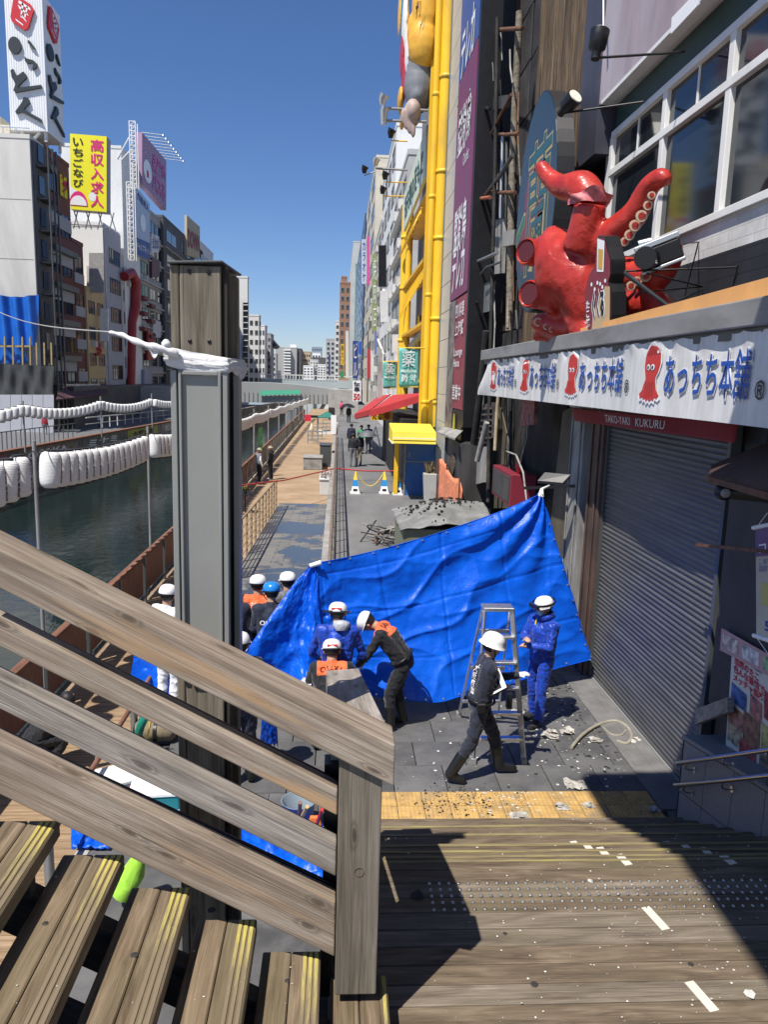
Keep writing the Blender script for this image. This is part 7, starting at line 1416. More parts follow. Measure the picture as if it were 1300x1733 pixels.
for k in range(16):
    c = o0+Vector((random.uniform(-.5, .7), random.uniform(-.4, .6), random.uniform(.05, .35))); d = Vector((random.uniform(-1, 1), random.uniform(-1, 1), random.uniform(-.2, .4))).normalized()*random.uniform(.2, .55); piece('broken_bar', c-d, c+d, random.uniform(.03, .08), .03, random.choice([M_ASHW, M_CHAR, M_OLD, M_RUST]), bh)
# ================================================================== BLUE TARP SCREEN
def _tarpm():
    m, t, b = _base('blue_tarp_plastic', .36, 0, .4); v = coords(t, (1, 1, 1), False); n = noise_n(t, v, 2.4, 6, .62, .8); n2 = noise_n(t, v, 11, 5, .65, .5)
    c = ramp(t, n, [(.3, (.002, .095, .66)), (.7, (.004, .14, .84))]); t.links.new(c, b.inputs['Base Color'])
    hh = None
    for sc_, st_, k_ in ((1.3, (1.6, 1, .6), .34), (5.5, (1, 1, 1.5), .08)):
        cv = coords(t, st_, False); nz = N(t, 'ShaderNodeTexNoise'); nz.inputs['Scale'].default_value = 1.5; t.links.new(cv, nz.inputs['Vector']); mxv = N(t, 'ShaderNodeMix'); mxv.data_type = 'VECTOR'; mxv.inputs[0].default_value = .25; t.links.new(cv, mxv.inputs[4]); t.links.new(nz.outputs['Color'], mxv.inputs[5])
        vo = N(t, 'ShaderNodeTexVoronoi'); vo.feature = 'DISTANCE_TO_EDGE'; vo.inputs['Scale'].default_value = sc_; t.links.new(mxv.outputs[1], vo.inputs['Vector'])
        q_ = ramp(t, vo.outputs['Distance'], [(0, (k_, k_, k_)), (.09, (0, 0, 0))]); 
        if hh is None: hh = q_
        else: h2 = N(t, 'ShaderNodeMath', operation='ADD'); t.links.new(hh, h2.inputs[0]); t.links.new(q_, h2.inputs[1]); hh = h2.outputs[0]
    an = N(t, 'ShaderNodeMath', operation='ADD'); t.links.new(n, an.inputs[0]); t.links.new(hh, an.inputs[1])
    a = N(t, 'ShaderNodeMath', operation='ADD'); t.links.new(an.outputs[0], a.inputs[0]); ml = N(t, 'ShaderNodeMath', operation='MULTIPLY'); ml.inputs[1].default_value = .35; t.links.new(n2, ml.inputs[0]); t.links.new(ml.outputs[0], a.inputs[1]); bump(t, b, a.outputs[0], .4, .04)
    tr = N(t, 'ShaderNodeBsdfTranslucent'); t.links.new(c, tr.inputs[0]); mx = N(t, 'ShaderNodeMixShader'); mx.inputs[0].default_value = .25; o = t.nodes['Material Output']; t.links.new(b.outputs[0], mx.inputs[1]); t.links.new(tr.outputs[0], mx.inputs[2]); t.links.new(mx.outputs[0], o.inputs['Surface']); return m
M_TARP = _tarpm()
def path(P, u):
    k = u*(len(P)-1); i = min(int(k), len(P)-2); f = k-i; p0, p1, p2, p3 = P[max(i-1, 0)], P[i], P[i+1], P[min(i+2, len(P)-1)]
    return .5*((2*p1)+(p2-p0)*f+(2*p0-5*p1+4*p2-p3)*f*f+(3*p1-p0-3*p2+p3)*f**3)
tps = thing('blue_tarp_screen', 'large creased bright blue tarpaulin held up as a screen across the pavement', 'tarpaulin', (1.3, 10.8, 0))
TA = AY(916, 834, 11.25); TC = AY(531, 953, 10.0)
top = [TC, AY(600, 941, 10.3), AY(690, 918, 10.6), AY(780, 890, 10.85), AY(860, 861, 11.05), TA]
bot = [AY(545, 1168, 9.7), AY(615, 1172, 9.75), AY(690, 1182, 9.75), AY(745, 1190, 9.75), AY(792, 1181, 9.85), AY(860, 1160, 10.2), AY(930, 1134, 10.7), AY(1000, 1114, 11.0)]
def tarp(u, v):
    p = path(top, u).lerp(path(bot, u), v); s = math.sin(math.pi*v)*math.sin(math.pi*u)
    q = Vector((u*3.2, v*2.4, 0)); w = (u*2.2+v*3.1)+noise.noise(q*1.3)*.55
    r = 1-abs(math.sin(w*3.4)); r2 = 1-abs(math.sin((v*5.0-u*1.6)*2.1+noise.noise(q*2+Vector((5, 0, 0)))*1.2))
    # folds fan out from the tied corner
    da = math.atan2((1-u)*3.2+.05, v*2.2+.05); fan = math.sin(da*15)*.05*max(0, 1-((1-u)**2+v*v)**.5*1.0)
    cr = -.014*(math.exp(-((((u*4.2+.3) % 1)-.5)/.02)**2)+math.exp(-((((v*3.1+.2) % 1)-.5)/.02)**2)); d = .05*(r**3)*s**.5+.04*(r2**4)*min(1, v*2)*(1-.5*u)+fan+.035*noise.noise(q*2.2)+.009*noise.noise(q*8)+cr+.07*math.sin(u*7+1)*v*.6-.16*s+(.09*math.sin(u*9+v*6)*max(0, v-.72)*3 if u < .75 else 0)
    return p+Vector((.15, -1, .1)).normalized()*d
m = MB(); m.grid(tarp, 190, 120); o = m.build('main_sheet', M_TARP, tps)
lt_ = [TC+Vector((-.02, 0, 0)), AY(500, 985, 9.9), AY(468, 1030, 9.75), AY(440, 1072, 9.6), AY(416, 1106, 9.5)]
rt_ = [TC+Vector((.05, .02, 0)), AY(540, 1010, 9.9), AY(546, 1070, 9.8), AY(552, 1120, 9.7), AY(560, 1168, 9.6)]
def tarp2(u, v):
    p = path(lt_, v).lerp(path(rt_, v), u)+Vector((0, 0, -.24*math.sin(math.pi*u)*v*.4)); q = Vector((u*1.4, v*2, 3))
    d = .14*math.sin(u*math.pi*2.6+.4+v)*v+.05*(1-abs(math.sin(u*9+v*3+noise.noise(q*2)*2)))*v+.04*noise.noise(q*4)+.012*noise.noise(q*14)
    return p+Vector((-.3, -1, .1)).normalized()*d
m = MB(); m.grid(tarp2, 80, 110); m.build('side_sheet', M_TARP, tps)
for k in range(12):
    for (uu, vv) in ((k/11, .012), (k/11, .985), (.988, k/11)):
        p = tarp(uu, vv)+Vector((0, -.012, 0)); m = MB(); m.tube([p+Vector((0, .004, 0)), p-Vector((0, .004, 0))], [.016, .014], 8); m.build('eyelet', M_ALU, tps)
for nm_, vv in (('top', 0), ('bottom', 1)): m = MB(); m.tube([tarp(k/60, vv) for k in range(61)], .007, 5); m.build('hem', M_TARP, tps)
m = MB(); m.tube([tarp(1, k/40) for k in range(41)], .007, 5); m.build('hem', M_TARP, tps)
m = MB(); m.tube([TA+Vector((0, 0, -.05)), TA+Vector((.01, 0, .05)), AX(930, 822, 3.35)], [.05, .025, .015], 8); m.build('corner_tie', M_WHITEP, tps)
m = MB(); m.tube([TC+Vector((-.05, -.04, -.03)), TC+Vector((.1, -.04, .02))], [.03, .035], 8); m.build('white_clip', M_WHITEP, tps)
gl_ = MB(); gl_.tube([TC+Vector((-.12, -.02, -.06)), TC+Vector((-.05, -.03, .03)), TC+Vector((.0, -.02, .0))], [.04, .055, .04], 8)

# ================================================================== STEPLADDER
ld = thing('aluminium_stepladder', 'open aluminium stepladder standing in front of the blue tarp', 'stepladder', (2.0, 8.7, 0))
fl, fr_ = AZ(801, 1292, 0), AZ(887, 1292, 0); yT = 8.62; ztp = AY(845, 1034, yT).z; tl_, tr_ = AY(821, 1034, yT), AY(867, 1034, yT)
fr0 = [(AZ(803, 1325, 0)+AZ(812, 1285, 0))/2, AZ(887, 1292, 0)]; fr0[0] = Vector((fl.x, 8.47, 0)); fr0[1] = Vector((fr_.x, 8.47, 0))
rr0 = [Vector((fl.x+.02, 9.75, 0)), Vector((fr_.x-.05, 9.75, 0))]; tp_ = [Vector((tl_.x, yT, ztp)), Vector((tr_.x, yT, ztp))]
for i in (0, 1):
    piece('front_rail', fr0[i]+Vector((0, 0, .03)), tp_[i], .03, .06, M_ALU, ld, .004); piece('rear_rail', rr0[i]+Vector((0, 0, .03)), tp_[i]+Vector((0, .14, 0)), .025, .05, M_ALU, ld, .004)
    for b__ in (fr0[i], rr0[i]): m = MB(); m.box(b__+Vector((-.03, -.04, 0)), b__+Vector((.03, .04, .07))); m.build('rubber_foot', M_GREYM, ld)
for k in range(1, 6):
    f = k/6.0; a, b_ = fr0[0].lerp(tp_[0], f), fr0[1].lerp(tp_[1], f); piece('step', a, b_, .09, .03, M_ALU, ld, .004)
    if k in (1, 3, 5): a, b_ = rr0[0].lerp(tp_[0], f), rr0[1].lerp(tp_[1], f); piece('rear_bar', a, b_, .02, .045, M_ALU, ld, .003)
piece('top_cap', tp_[0]+Vector((-.02, .07, .02)), tp_[1]+Vector((.02, .07, .02)), .2, .045, M_ALU, ld, .006)
for i in (0, 1): a = fr0[i].lerp(tp_[i], .55); b_ = rr0[i].lerp(tp_[i]+Vector((0, .14, 0)), .55); piece('spreader', a, b_, .006, .025, M_ALU, ld, 0)

# ================================================================== PEOPLE
M_SKIN = mat('skin', (.46, .27, .19), .55, 0, .08, 6, .05); M_HAIR = flat('black_hair', (.012, .01, .01), .6); M_NAVY = cloth('navy_uniform', (.016, .02, .038)); M_BLK = cloth('black_uniform', (.012, .013, .017)); M_BOOT = mat('black_rubber', (.012, .012, .013), .35, 0, .2, 5, .1)
M_ORG = cloth('orange_yoke', (.75, .14, .045), .7); M_RAIN = cloth('blue_rainwear', (.012, .05, .36), .35, .3, .1, .9, 8); M_SILV = cloth('silver_lining', (.42, .44, .5), .35, .2, 0, .8, 12); M_GLOVE = cloth('white_glove', (.66, .62, .68), .8); M_HELM = mat('white_helmet', (.80, .80, .80), .22, 0, .03, 3, .02, spec=.6); M_HELB = flat('blue_helmet', (.015, .2, .62), .25); M_GRYC = cloth('grey_cloth', (.16, .16, .17)); M_WHTC = cloth('white_shirt', (.7, .71, .73)); M_REDC = cloth('red_shirt', (.3, .02, .03)); M_KHK = cloth('beige_cloth', (.35, .3, .22)); M_VISR = flat('smoked_visor', (.02, .02, .025), .15); M_MASKB = flat('blue_face_mask', (.35, .55, .7), .7); M_PINK = cloth('pink_cloth', (.6, .08, .18))
def seg_closest(P, a, b_): ab = b_-a; t = np.clip(((P-a)@ab)/max(ab@ab, 1e-9), 0, 1)[:, None]; return a+ab*t, t[:, 0]
def person(label, loc, face, top_, legs, shoes=M_BOOT, hands=M_SKIN, J=None, helmet=None, detail=True, hair=M_HAIR, sleeves=None, yoke=None, scale=1.0, hood=None, group=None, vox=None, cap=None, skirt=None):
    """one continuous body grown round posed joints; local axes: +Y is where the figure faces, +X its right"""
    S = dict(pel=(0, 0, .95), che=(0, .0, 1.28), nek=(0, .0, 1.46), hed=(0, .025, 1.60), rs=(.185, 0, 1.39), ls=(-.185, 0, 1.39), re=(.235, -.01, 1.11), le=(-.235, -.01, 1.11), rw=(.25, .07, .87), lw=(-.25, .07, .87),
             rh=(.095, 0, .92), lh=(-.095, 0, .92), rk=(.105, .03, .50), lk=(-.105, .03, .50), ra=(.11, -.02, .09), la=(-.11, -.02, .09), rt=(.125, .16, .04), lt=(-.125, .16, .04))
    if J: S.update(J)
    t_ = thing('person', label, 'person', loc, face, group); t_.scale = (scale,)*3
    V = {k: np.array(v, float) for k, v in S.items()}; sl_m = sleeves or top_
    hd = lambda w, e: V[w]+(V[w]-V[e])/np.linalg.norm(V[w]-V[e])*.085
    mats_ = []; 
    def mi(mm_):
        if mm_ not in mats_: mats_.append(mm_)
        return mats_.index(mm_)
    segs = [('pel', 'che', .135, .15, top_), ('che', 'nek', .13, .065, top_), ('nek', 'hed', .058, .07, M_SKIN)]
    E = []; add = lambda a, b_, r0, r1, m_: E.append((np.array(a, float), np.array(b_, float), r0, r1, mi(m_)))
    for a, b_, r0, r1, m_ in segs: add(V[a], V[b_], r0, r1, m_)
    add(V['rs']*.8+V['che']*.2, V['rh']*.6+V['pel']*.4, .10, .115, top_); add(V['ls']*.8+V['che']*.2, V['lh']*.6+V['pel']*.4, .10, .115, top_); add(V['rs'], V['ls'], .075, .075, top_)
    up_ = (V['hed']-V['nek'])/np.linalg.norm(V['hed']-V['nek']); fwd = np.array([0, 1, 0.]) - up_*up_[1]; fwd = fwd/np.linalg.norm(fwd)
    if J and 'look' in J: fwd = np.array(J['look'], float); fwd -= up_*(fwd@up_); fwd /= np.linalg.norm(fwd)
    sidev = np.cross(fwd, up_)
    add(V['hed']+up_*.045-fwd*.012, V['hed']+up_*.02, .092, .088, M_SKIN); add(V['hed']+fwd*.035-up_*.05, V['hed']+fwd*.03-up_*.01, .052, .065, M_SKIN); add(V['hed']+fwd*.10-up_*.012, V['hed']+fwd*.085+up_*.02, .016, .012, M_SKIN)
    for s_ in (-1, 1): add(V['hed']+sidev*s_*.092-up_*.01, V['hed']+sidev*s_*.09+up_*.02, .018, .02, M_SKIN)
    for s_ in 'rl':
        add(V[s_+'s'], V[s_+'e'], .068, .052, sl_m); add(V[s_+'e'], V[s_+'w'], .052, .04, sl_m)
        add(V[s_+'w'], hd(s_+'w', s_+'e'), .034, .032, hands)
        add(V[s_+'h'], V[s_+'k'], .098, .076, legs); add(V[s_+'k'], V[s_+'a'], .074, .062, legs)
        up0 = V[s_+'a']+(V[s_+'k']-V[s_+'a'])*.55; 
        if shoes is M_BOOT: add(up0, V[s_+'a'], .071, .064, shoes)
        add(V[s_+'a']+np.array([0, 0, -.02]), V[s_+'t'], .056, .047, shoes)
        if detail:
            w, h_ = V[s_+'w'], hd(s_+'w', s_+'e'); d = (h_-w)/np.linalg.norm(h_-w); fw_ = np.cross(d, np.array([0, 0, 1.])); fw_ = fw_/max(np.linalg.norm(fw_), 1e-6); nrm = np.cross(d, fw_)
            for q in range(4):
                o_ = fw_*(q-1.5)*.020; L = (.05, .06, .055, .042)[q]; k1 = h_+o_+d*L*.55; add(h_+o_-d*.02, k1, .0125, .0115, hands); add(k1, k1+(d*.5+nrm*.6)*L*.7, .0115, .010, hands)
            add(w+d*.03+fw_*.03, w+d*.07+fw_*.06+nrm*.015, .014, .012, hands)
    mb = MB()
    for a, b_, r0, r1, _ in E:
        d = b_-a; L = np.linalg.norm(d); dd = Vector(d/max(L, 1e-6)); nn = 5; pts = []; rs_ = []
        for k in range(nn): th = math.pi/2*(1-k/nn); pts.append(Vector(a)-dd*r0*math.sin(th)); rs_.append(max(r0*math.cos(th), 1e-3))
        pts.append(Vector(a)); rs_.append(r0); pts.append(Vector(b_)); rs_.append(r1)
        for k in range(1, nn+1): th = math.pi/2*k/nn; pts.append(Vector(b_)+dd*r1*math.sin(th)); rs_.append(max(r1*math.cos(th), 1e-3))
        mb.tube(pts, rs_, 12)
    o = remesh(mb, mats_, 'body', t_, vox or (.0125 if detail else .024), 2 if detail else 1, local=True)
    me = o.data; n = len(me.vertices); co = np.empty(n*3); me.vertices.foreach_get('co', co); co = co.reshape(-1, 3)
    if detail:      # folds pushed into the clothes
        no = np.empty(n*3); me.vertex_normals.foreach_get('vector', no); no = no.reshape(-1, 3); best = np.full(n, 9.); bi = np.zeros(n, int)
        for (a, b_, r0, r1, m_) in E:
            c, tt = seg_closest(co, a, b_); dd = np.linalg.norm(co-c, axis=1)-(r0*(1-tt)+r1*tt); u = dd < best; best[u] = dd[u]; bi[u] = m_
        soft = np.array([0. if mats_[i] in (M_SKIN, M_BOOT, M_GLOVE) else 1. for i in range(len(mats_))])[bi]
        amp = np.array([noise.noise(Vector((c[0]*7, c[1]*7, c[2]*11+loc[0]*3)))*.011+(1-abs(noise.noise(Vector((c[0]*13+4, c[1]*13, c[2]*16)))))**4*.012-.004 for c in co]); co = co+no*(amp*soft)[:, None]; me.vertices.foreach_set('co', co.ravel()); me.update()
    nf = len(me.polygons); fc = np.empty(nf*3); me.polygons.foreach_get('center', fc); fc = fc.reshape(-1, 3); best = np.full(nf, 9.); bi = np.zeros(nf, int)
    for (a, b_, r0, r1, m_) in E:
        c, tt = seg_closest(fc, a, b_); dd = np.linalg.norm(fc-c, axis=1)-(r0*(1-tt)+r1*tt); u = dd < best-.001; best[u] = dd[u]; bi[u] = m_
    sp = V['nek']-V['pel']; L = np.linalg.norm(sp); h = (fc-V['pel'])@(sp/L)/L; ti = mi(top_)
    if yoke:
        yi = mi(yoke); me.materials.append(yoke); back = (fc-V['che'])@np.cross(sp/L, np.array([1., 0, 0]))
        bi[(bi == ti) & (h > .70) & (np.abs(fc[:, 0]) < .185) & (back > -.25)] = yi
    bi[(bi == ti) & (h < .05)] = mi(legs)
    me.polygons.foreach_set('material_index', bi.astype(np.int32)); me.polygons.foreach_set('use_smooth', [True]*nf)
    H = Vector(V['hed']); U_, F_v, S_v = Vector(up_), Vector(fwd), Vector(sidev)
    Mx = Matrix((S_v, F_v, U_)).transposed()
    def hp(mb_, name, mt_): k_ = .88 if name.startswith('helmet') else 1; mb_.v = [tuple(H+Mx @ Vector((v[0]*k_, v[1]*k_, .04+(v[2]-.04)*k_))) for v in mb_.v]; return mb_.build(name, mt_, t_, local=True)
    if helmet is not None:
        m_ = MB(); m_.lathe((0, -.012, .045), [(.132, -.012), (.135, 0), (.133, .03), (.122, .07), (.095, .105), (.05, .124), (.0, .128)], 22, caps=False, sy=1.12); hp(m_, 'helmet', helmet)
        m_ = MB(); m_.add([(.134*math.cos(RAD(a_)), -.012+.15*math.sin(RAD(a_)), .04) for a_ in range(0, 181, 12)]+[(.15*math.cos(RAD(a_)), -.012+(.19 if 20 < a_ < 160 else .155)*math.sin(RAD(a_)), .032) for a_ in range(0, 181, 12)], [(i, i+1, 17+i, 16+i) for i in range(15)]); solid(hp(m_, 'helmet_brim', helmet), .006)
        m_ = MB(); m_.lathe((0, -.012, .03), [(.127, -.02), (.13, .012)], 20, caps=False, sy=1.12); hp(m_, 'helmet_liner', M_BLACK)
        m_ = MB(); m_.tube([(-.1, .0, .03), (-.09, .03, -.05), (-.04, .05, -.105), (.04, .05, -.105), (.09, .03, -.05), (.1, 0, .03)], .007, 6); hp(m_, 'chin_strap', M_BLACK)
    if cap is not None: m_ = MB(); m_.lathe((0, 0, .03), [(.19, -.01), (.105, .0), (.1, .05), (.06, .09), (0, .1)], 16, caps=False); hp(m_, 'hat', cap)
    if hair is not None: m_ = MB(); m_.lathe((0, -.022, .03), [(.06, -.085), (.088, -.05), (.1, 0), (.1, .04), (.085, .075), (.045, .1), (0, .106)], 16, caps=False); hp(m_, 'hair', hair)
    if detail:
        for s_ in (-1, 1): m_ = MB(); m_.lathe((s_*.033, .088, .018), [(0, -.006), (.011, 0), (0, .008)], 8, 0, 'Y', False); hp(m_, 'eye', M_INK)
        m_ = MB(); m_.box((-.022, .082, -.047), (.022, .094, -.041)); hp(m_, 'mouth', flat('lip', (.25, .09, .08), .5))
    return t_, o, V, hp
def on_body(t_, o, s, mt_, org, right, up, w, h, push, name='lettering', arc=0, bold=.01):
    """letters pressed onto the clothes along -normal"""
    bvh = BVHTree.FromPolygons([v.co for v in o.data.vertices], [p.vertices[:] for p in o.data.polygons]); org, right, up = Vector(org), Vector(right).normalized(), Vector(up).normalized(); n_ = Vector(push).normalized()
    def f(u, v, d=0):
        p = org+right*((u-.5)*w)+up*((v-.5)*h - arc*(2*u-1)**2); hit = bvh.ray_cast(p+n_*.4, -n_, 1.0); return (hit[0]+n_*.006) if hit[0] is not None else p+n_*.12
    q = txt(s, mt_, f, None, name, 0, bold); q.parent = t_; return q
# 1 the man walking with the clipboard hand on the ladder
hnd = AY(868, 1162, 8.3)
w1 = Vector((1.70, 8.14, 0)); R1 = -math.pi/2
def toL(p, loc, rz): return tuple(Matrix.Rotation(-rz, 3, 'Z') @ (Vector(p)-Vector(loc)))
fb_L, ff_ = AZ(762, 1322, 0), AZ(852, 1308, 0); hl = toL(hnd, w1, R1)
Jw = dict(pel=(0, -.04, .93), che=(0, .01, 1.27), nek=(0, .03, 1.45), hed=(0, .07, 1.58), rs=(.19, .02, 1.38), ls=(-.19, .04, 1.38), re=(.25, .16, 1.13), rw=(.14, .38, 1.10), le=(-.21, .2, 1.13), lw=(-.17, .42, 1.18),
          rh=(.09, -.04, .9), lh=(-.09, -.03, .9), rk=(.10, -.13, .50), ra=(.12, -.36, .11), rt=(.14, -.22, .04), lk=(-.10, .16, .49), la=(-.11, .24, .10), lt=(-.12, .42, .05), look=(.1, 1, -.12))
Jw['rw'] = tuple(Vector(hl)+Vector((0.02, -.1, 0))); e_ = (Vector(Jw['rs'])+Vector(Jw['rw']))/2+Vector((.05, -.06, -.13)); Jw['re'] = tuple(e_)
t1, o1, V1, hp1 = person('worker in navy uniform and plain white hard hat striding past the ladder', w1, R1, M_NAVY, M_NAVY, hands=M_GLOVE, J=Jw, helmet=None, sleeves=M_NAVY)
m_ = MB(); m_.lathe((0, -.01, .05), [(.145, -.03), (.14, -.02), (.121, .0), (.12, .035), (.108, .075), (.075, .108), (.03, .122), (0, .124)], 24, caps=False, sy=1.1); hp1(m_, 'hard_hat', M_HELM)
m_ = MB(); m_.tube([(-.1, .0, .03), (-.08, .05, -.06), (0, .07, -.11), (.08, .05, -.06), (.1, 0, .03)], .007, 6); hp1(m_, 'chin_strap', M_BLACK)
on_body(t1, o1, '大\n阪\n府\n警', M_LWHITE, (.05, -.1, 1.22), (1, .0, 0), (0, .06, 1), .07, .34, (.25, -1, 0), 'back_lettering')
cbd = thing('clipboard_sheet', 'white sheet with a black diagram carried under the walking worker arm', 'clipboard', AY(838, 1165, 8.0))
f = bil(AY(826, 1180, 7.98), AY(858, 1163, 7.9), AY(845, 1131, 8.05), AY(816, 1144, 8.12)); m = MB(); m.slab(f(0, 0), f(1, 0), f(1, 1), f(0, 1), (0, .01, 0)); m.build('paper', M_WHITEP, cbd); f2_ = lambda u, v, d=0: f(u, v, 0)+Vector((-.002, -.004-d, .002)); shape([(.1, .1), (.78, .1), (.78, .92), (.1, .92)], M_INK, f2_, cbd, 'black_panel', 0)
for q in ([(.25, .55), (.68, .55), (.68, .6), (.25, .6)], [(.4, .2), (.45, .2), (.45, .8), (.4, .8)], [(.55, .3), (.6, .3), (.6, .75), (.55, .75)]): shape(q, M_LWHITE, f2_, cbd, 'white_mark', .003)
m = MB(); p = AY(862, 1185, 8.2); m.box(p+Vector((-.03, -.04, -.09)), p+Vector((.03, .04, .08))); tag(m.build('radio_handset', M_BLACK), 'black radio handset held beside the ladder', 'radio')
# 2 man in blue rainwear
R2 = RAD(118)
J2 = dict(re=(.26, .10, 1.14), rw=(.03, .26, 1.20), le=(-.25, .12, 1.15), lw=(-.02, .25, 1.12), look=(.1, 1, -.08), ra=(.12, -.02, .09), la=(-.11, .08, .09), lt=(-.13, .24, .04), lk=(-.1, .07, .5))
t2, o2, V2, hp2 = person('man in bright blue rain suit and white helmet standing arms folded at the tarp', (2.76, 9.60, 0), R2, M_RAIN, M_RAIN, shoes=M_BLK, J=J2, helmet=M_HELM)
m_ = MB(); m_.lathe((0, .055, -.045), [(.0, .045), (.045, .03), (.055, .0), (.05, -.03)], 12, 0, 'Y', False); hp2(m_, 'face_mask', M_MASKB); m_ = MB(); m_.lathe((0, -.01, .075), [(.14, -.012), (.146, .0), (.14, .02)], 20, caps=False, sy=1.14); m_.box((-.09, .13, .04), (.09, .165, .095)); hp2(m_, 'goggles', M_VISR)
m_ = MB(); m_.lathe((0, -.02, -.11), [(.085, -.05), (.13, -.02), (.11, .04), (.09, .05)], 16, caps=False); hp2(m_, 'hood_collar', M_RAIN)
m_ = MB(); P = [(.12, .05, -.22), (.06, .13, -.16)]; m_.tube([(.05, .08, -.13), (.045, .115, -.2), (.04, .12, -.28)], .01, 6); hp2(m_, 'yellow_cord', M_YELA)
# 3 bending man
R3 = RAD(80)
J3 = dict(pel=(0, -.10, .93), che=(0, .10, 1.22), nek=(0, .25, 1.36), hed=(0, .37, 1.40), rs=(.185, .2, 1.31), ls=(-.185, .2, 1.31), re=(.22, .30, 1.04), rw=(.1, .42, .86), le=(-.22, .34, 1.05), lw=(-.08, .48, .86), rh=(.09, -.1, .9), lh=(-.09, -.1, .9), rk=(.11, -.02, .5), ra=(.12, -.1, .09), rt=(.14, .08, .04), lk=(-.10, .06, .5), la=(-.12, .04, .09), lt=(-.13, .22, .04), look=(0, .5, -1))
t3, o3, V3, hp3 = person('worker in black uniform with orange yoke bending forward in front of the tarp', (.80, 9.44, 0), R3, M_BLK, M_BLK, hands=M_GLOVE, J=J3, helmet=M_HELM, yoke=M_ORG)
sp3 = Vector(J3['nek'])-Vector(J3['pel']); bk = sp3.normalized().cross(Vector((1, 0, 0))); on_body(t3, o3, 'OSAKA', M_INK, Vector((0, .16, 1.29))+Vector((0, 0, .1)), (-1, 0, 0) if False else (1, 0, 0), sp3, .26, .07, bk if bk.z > 0 else -bk, 'yoke_lettering', .02)
# 4 man with his back to us, low in front
J4 = dict(pel=(0, .05, .62), che=(0, .16, .92), nek=(0, .22, 1.08), hed=(0, .27, 1.20), rs=(.2, .2, 1.02), ls=(-.2, .2, 1.02), re=(.27, .30, .76), rw=(.2, .5, .66), le=(-.29, .28, .76), lw=(-.22, .48, .66), rh=(.1, .05, .6), lh=(-.1, .05, .6), rk=(.2, .42, .55), ra=(.18, .2, .1), rt=(.2, .36, .05), lk=(-.2, .42, .5), la=(-.18, .1, .1), lt=(-.2, .28, .05), look=(0, 1, -.35))
t4, o4, V4, hp4 = person('crouching worker seen from behind with large orange yoke behind the railing post', (-.02, 8.72, .0), RAD(2), M_BLK, M_BLK, hands=M_GLOVE, J=J4, helmet=M_HELM, yoke=M_ORG, sleeves=M_BLK)
on_body(t4, o4, 'OSAKA', M_INK, (0, .1, 1.05), (1, 0, 0), (0, .2, 1), .29, .06, (0, -1, .25), 'yoke_lettering', .025); on_body(t4, o4, '115 BG', M_INK, (0, .1, .985), (1, 0, 0), (0, .2, 1), .12, .025, (0, -1, .2), 'yoke_number', 0, 0)
m = MB(); e = Vector(V4['le']); w_ = Vector(V4['lw']); m.tube([e+Vector((-.02, -.05, .06)), e, w_], [.075, .085, .06], 12); o = m.build('silver_sleeve', M_SILV, None, local=True); o.parent = t4
# 5 blue raincoat with silver hood, back to us
J5 = dict(che=(0, .03, 1.27), nek=(0, .05, 1.45), hed=(0, .09, 1.58), rs=(.2, .03, 1.39), ls=(-.2, .03, 1.39), re=(.33, .1, 1.06), le=(-.33, .1, 1.06), rw=(.28, .34, .92), lw=(-.28, .34, .92), look=(.1, 1, -.4))
t5, o5, V5, hp5 = person('worker in blue rain jacket with silver lined hood facing away into the tarp', (.03, 9.2, 0), RAD(-4), M_RAIN, M_RAIN, J=J5, helmet=M_HELM)
m_ = MB(); m_.lathe((.06, -.07, -.12), [(.03, .05), (.1, .03), (.11, -.02), (.07, -.08)], 14, caps=False); hp5(m_, 'silver_hood', M_SILV)
m_ = MB(); m_.box((-.17, -.13, .02), (.17, -.1, .045)); hp5(m_, 'headlamp_strap', M_BLACK)
for tt_, hh_ in ((t4, hp4), (t5, hp5)):
    m_ = MB(); m_.box((-.07, -.16, .06), (.07, -.145, .085)); hh_(m_, 'helmet_lettering_band', M_PRED)
for tt_, V_, mt_ in ((t1, V1, M_BLACK), (t3, V3, M_BLACK), (t2, V2, M_RAIN)):
    pe = Vector(V_['pel'])*.86+Vector(V_['che'])*.14; ax_ = (Vector(V_['che'])-Vector(V_['pel'])).normalized(); sx_ = Vector((1, 0, 0)); sy_ = ax_.cross(sx_).normalized()
    if tt_ is not t2: m = MB(); m.tube([pe+sx_*.205*math.cos(k*math.pi/12)+sy_*.158*math.sin(k*math.pi/12) for k in range(25)], .016, 6); o = m.build('belt', mt_, None, local=True); o.parent = tt_; m = MB(); c_b = pe+sx_*.2-sy_*.03; m.box(c_b+Vector((-.03, -.05, -.09)), c_b+Vector((.04, .05, .02))); o = bevel(m.build('belt_pouch', M_BLACK, None, local=True), .012); o.parent = tt_
# 6 left group
Jg = dict(rw=(.2, .3, 1.0), re=(.27, .1, 1.1), look=(.2, 1, -.1)); Jh = dict(lw=(-.15, .3, 1.05), look=(-.3, 1, -.1))
p = AZ(436, 968, 1.80); ta_, oa_, Va_, hpa_ = person('firefighter with white helmet and orange striped vest left of the tarp', (p.x, p.y, 0), RAD(-6), M_BLK, M_BLK, J=Jg, helmet=M_HELM, yoke=M_ORG)
m = MB(); m.box((-.2, -.20, .95), (.2, -.12, 1.2)); o = m.build('equipment_pack', M_BLACK, None, local=True); o.parent = ta_; on_body(ta_, oa_, 'レスキュー', M_LWHITE, (0, 0, 1.36), (1, 0, 0), (0, 0, 1), .24, .05, (0, -1, 0), 'vest_lettering')
for k in range(3): m = MB(); m.tube([(-.16, -.21, 1.0+.05*k), (.16, -.21, 1.0+.05*k)], .012, 6); o = m.build('pack_strap', M_SILV, None, local=True); o.parent = ta_
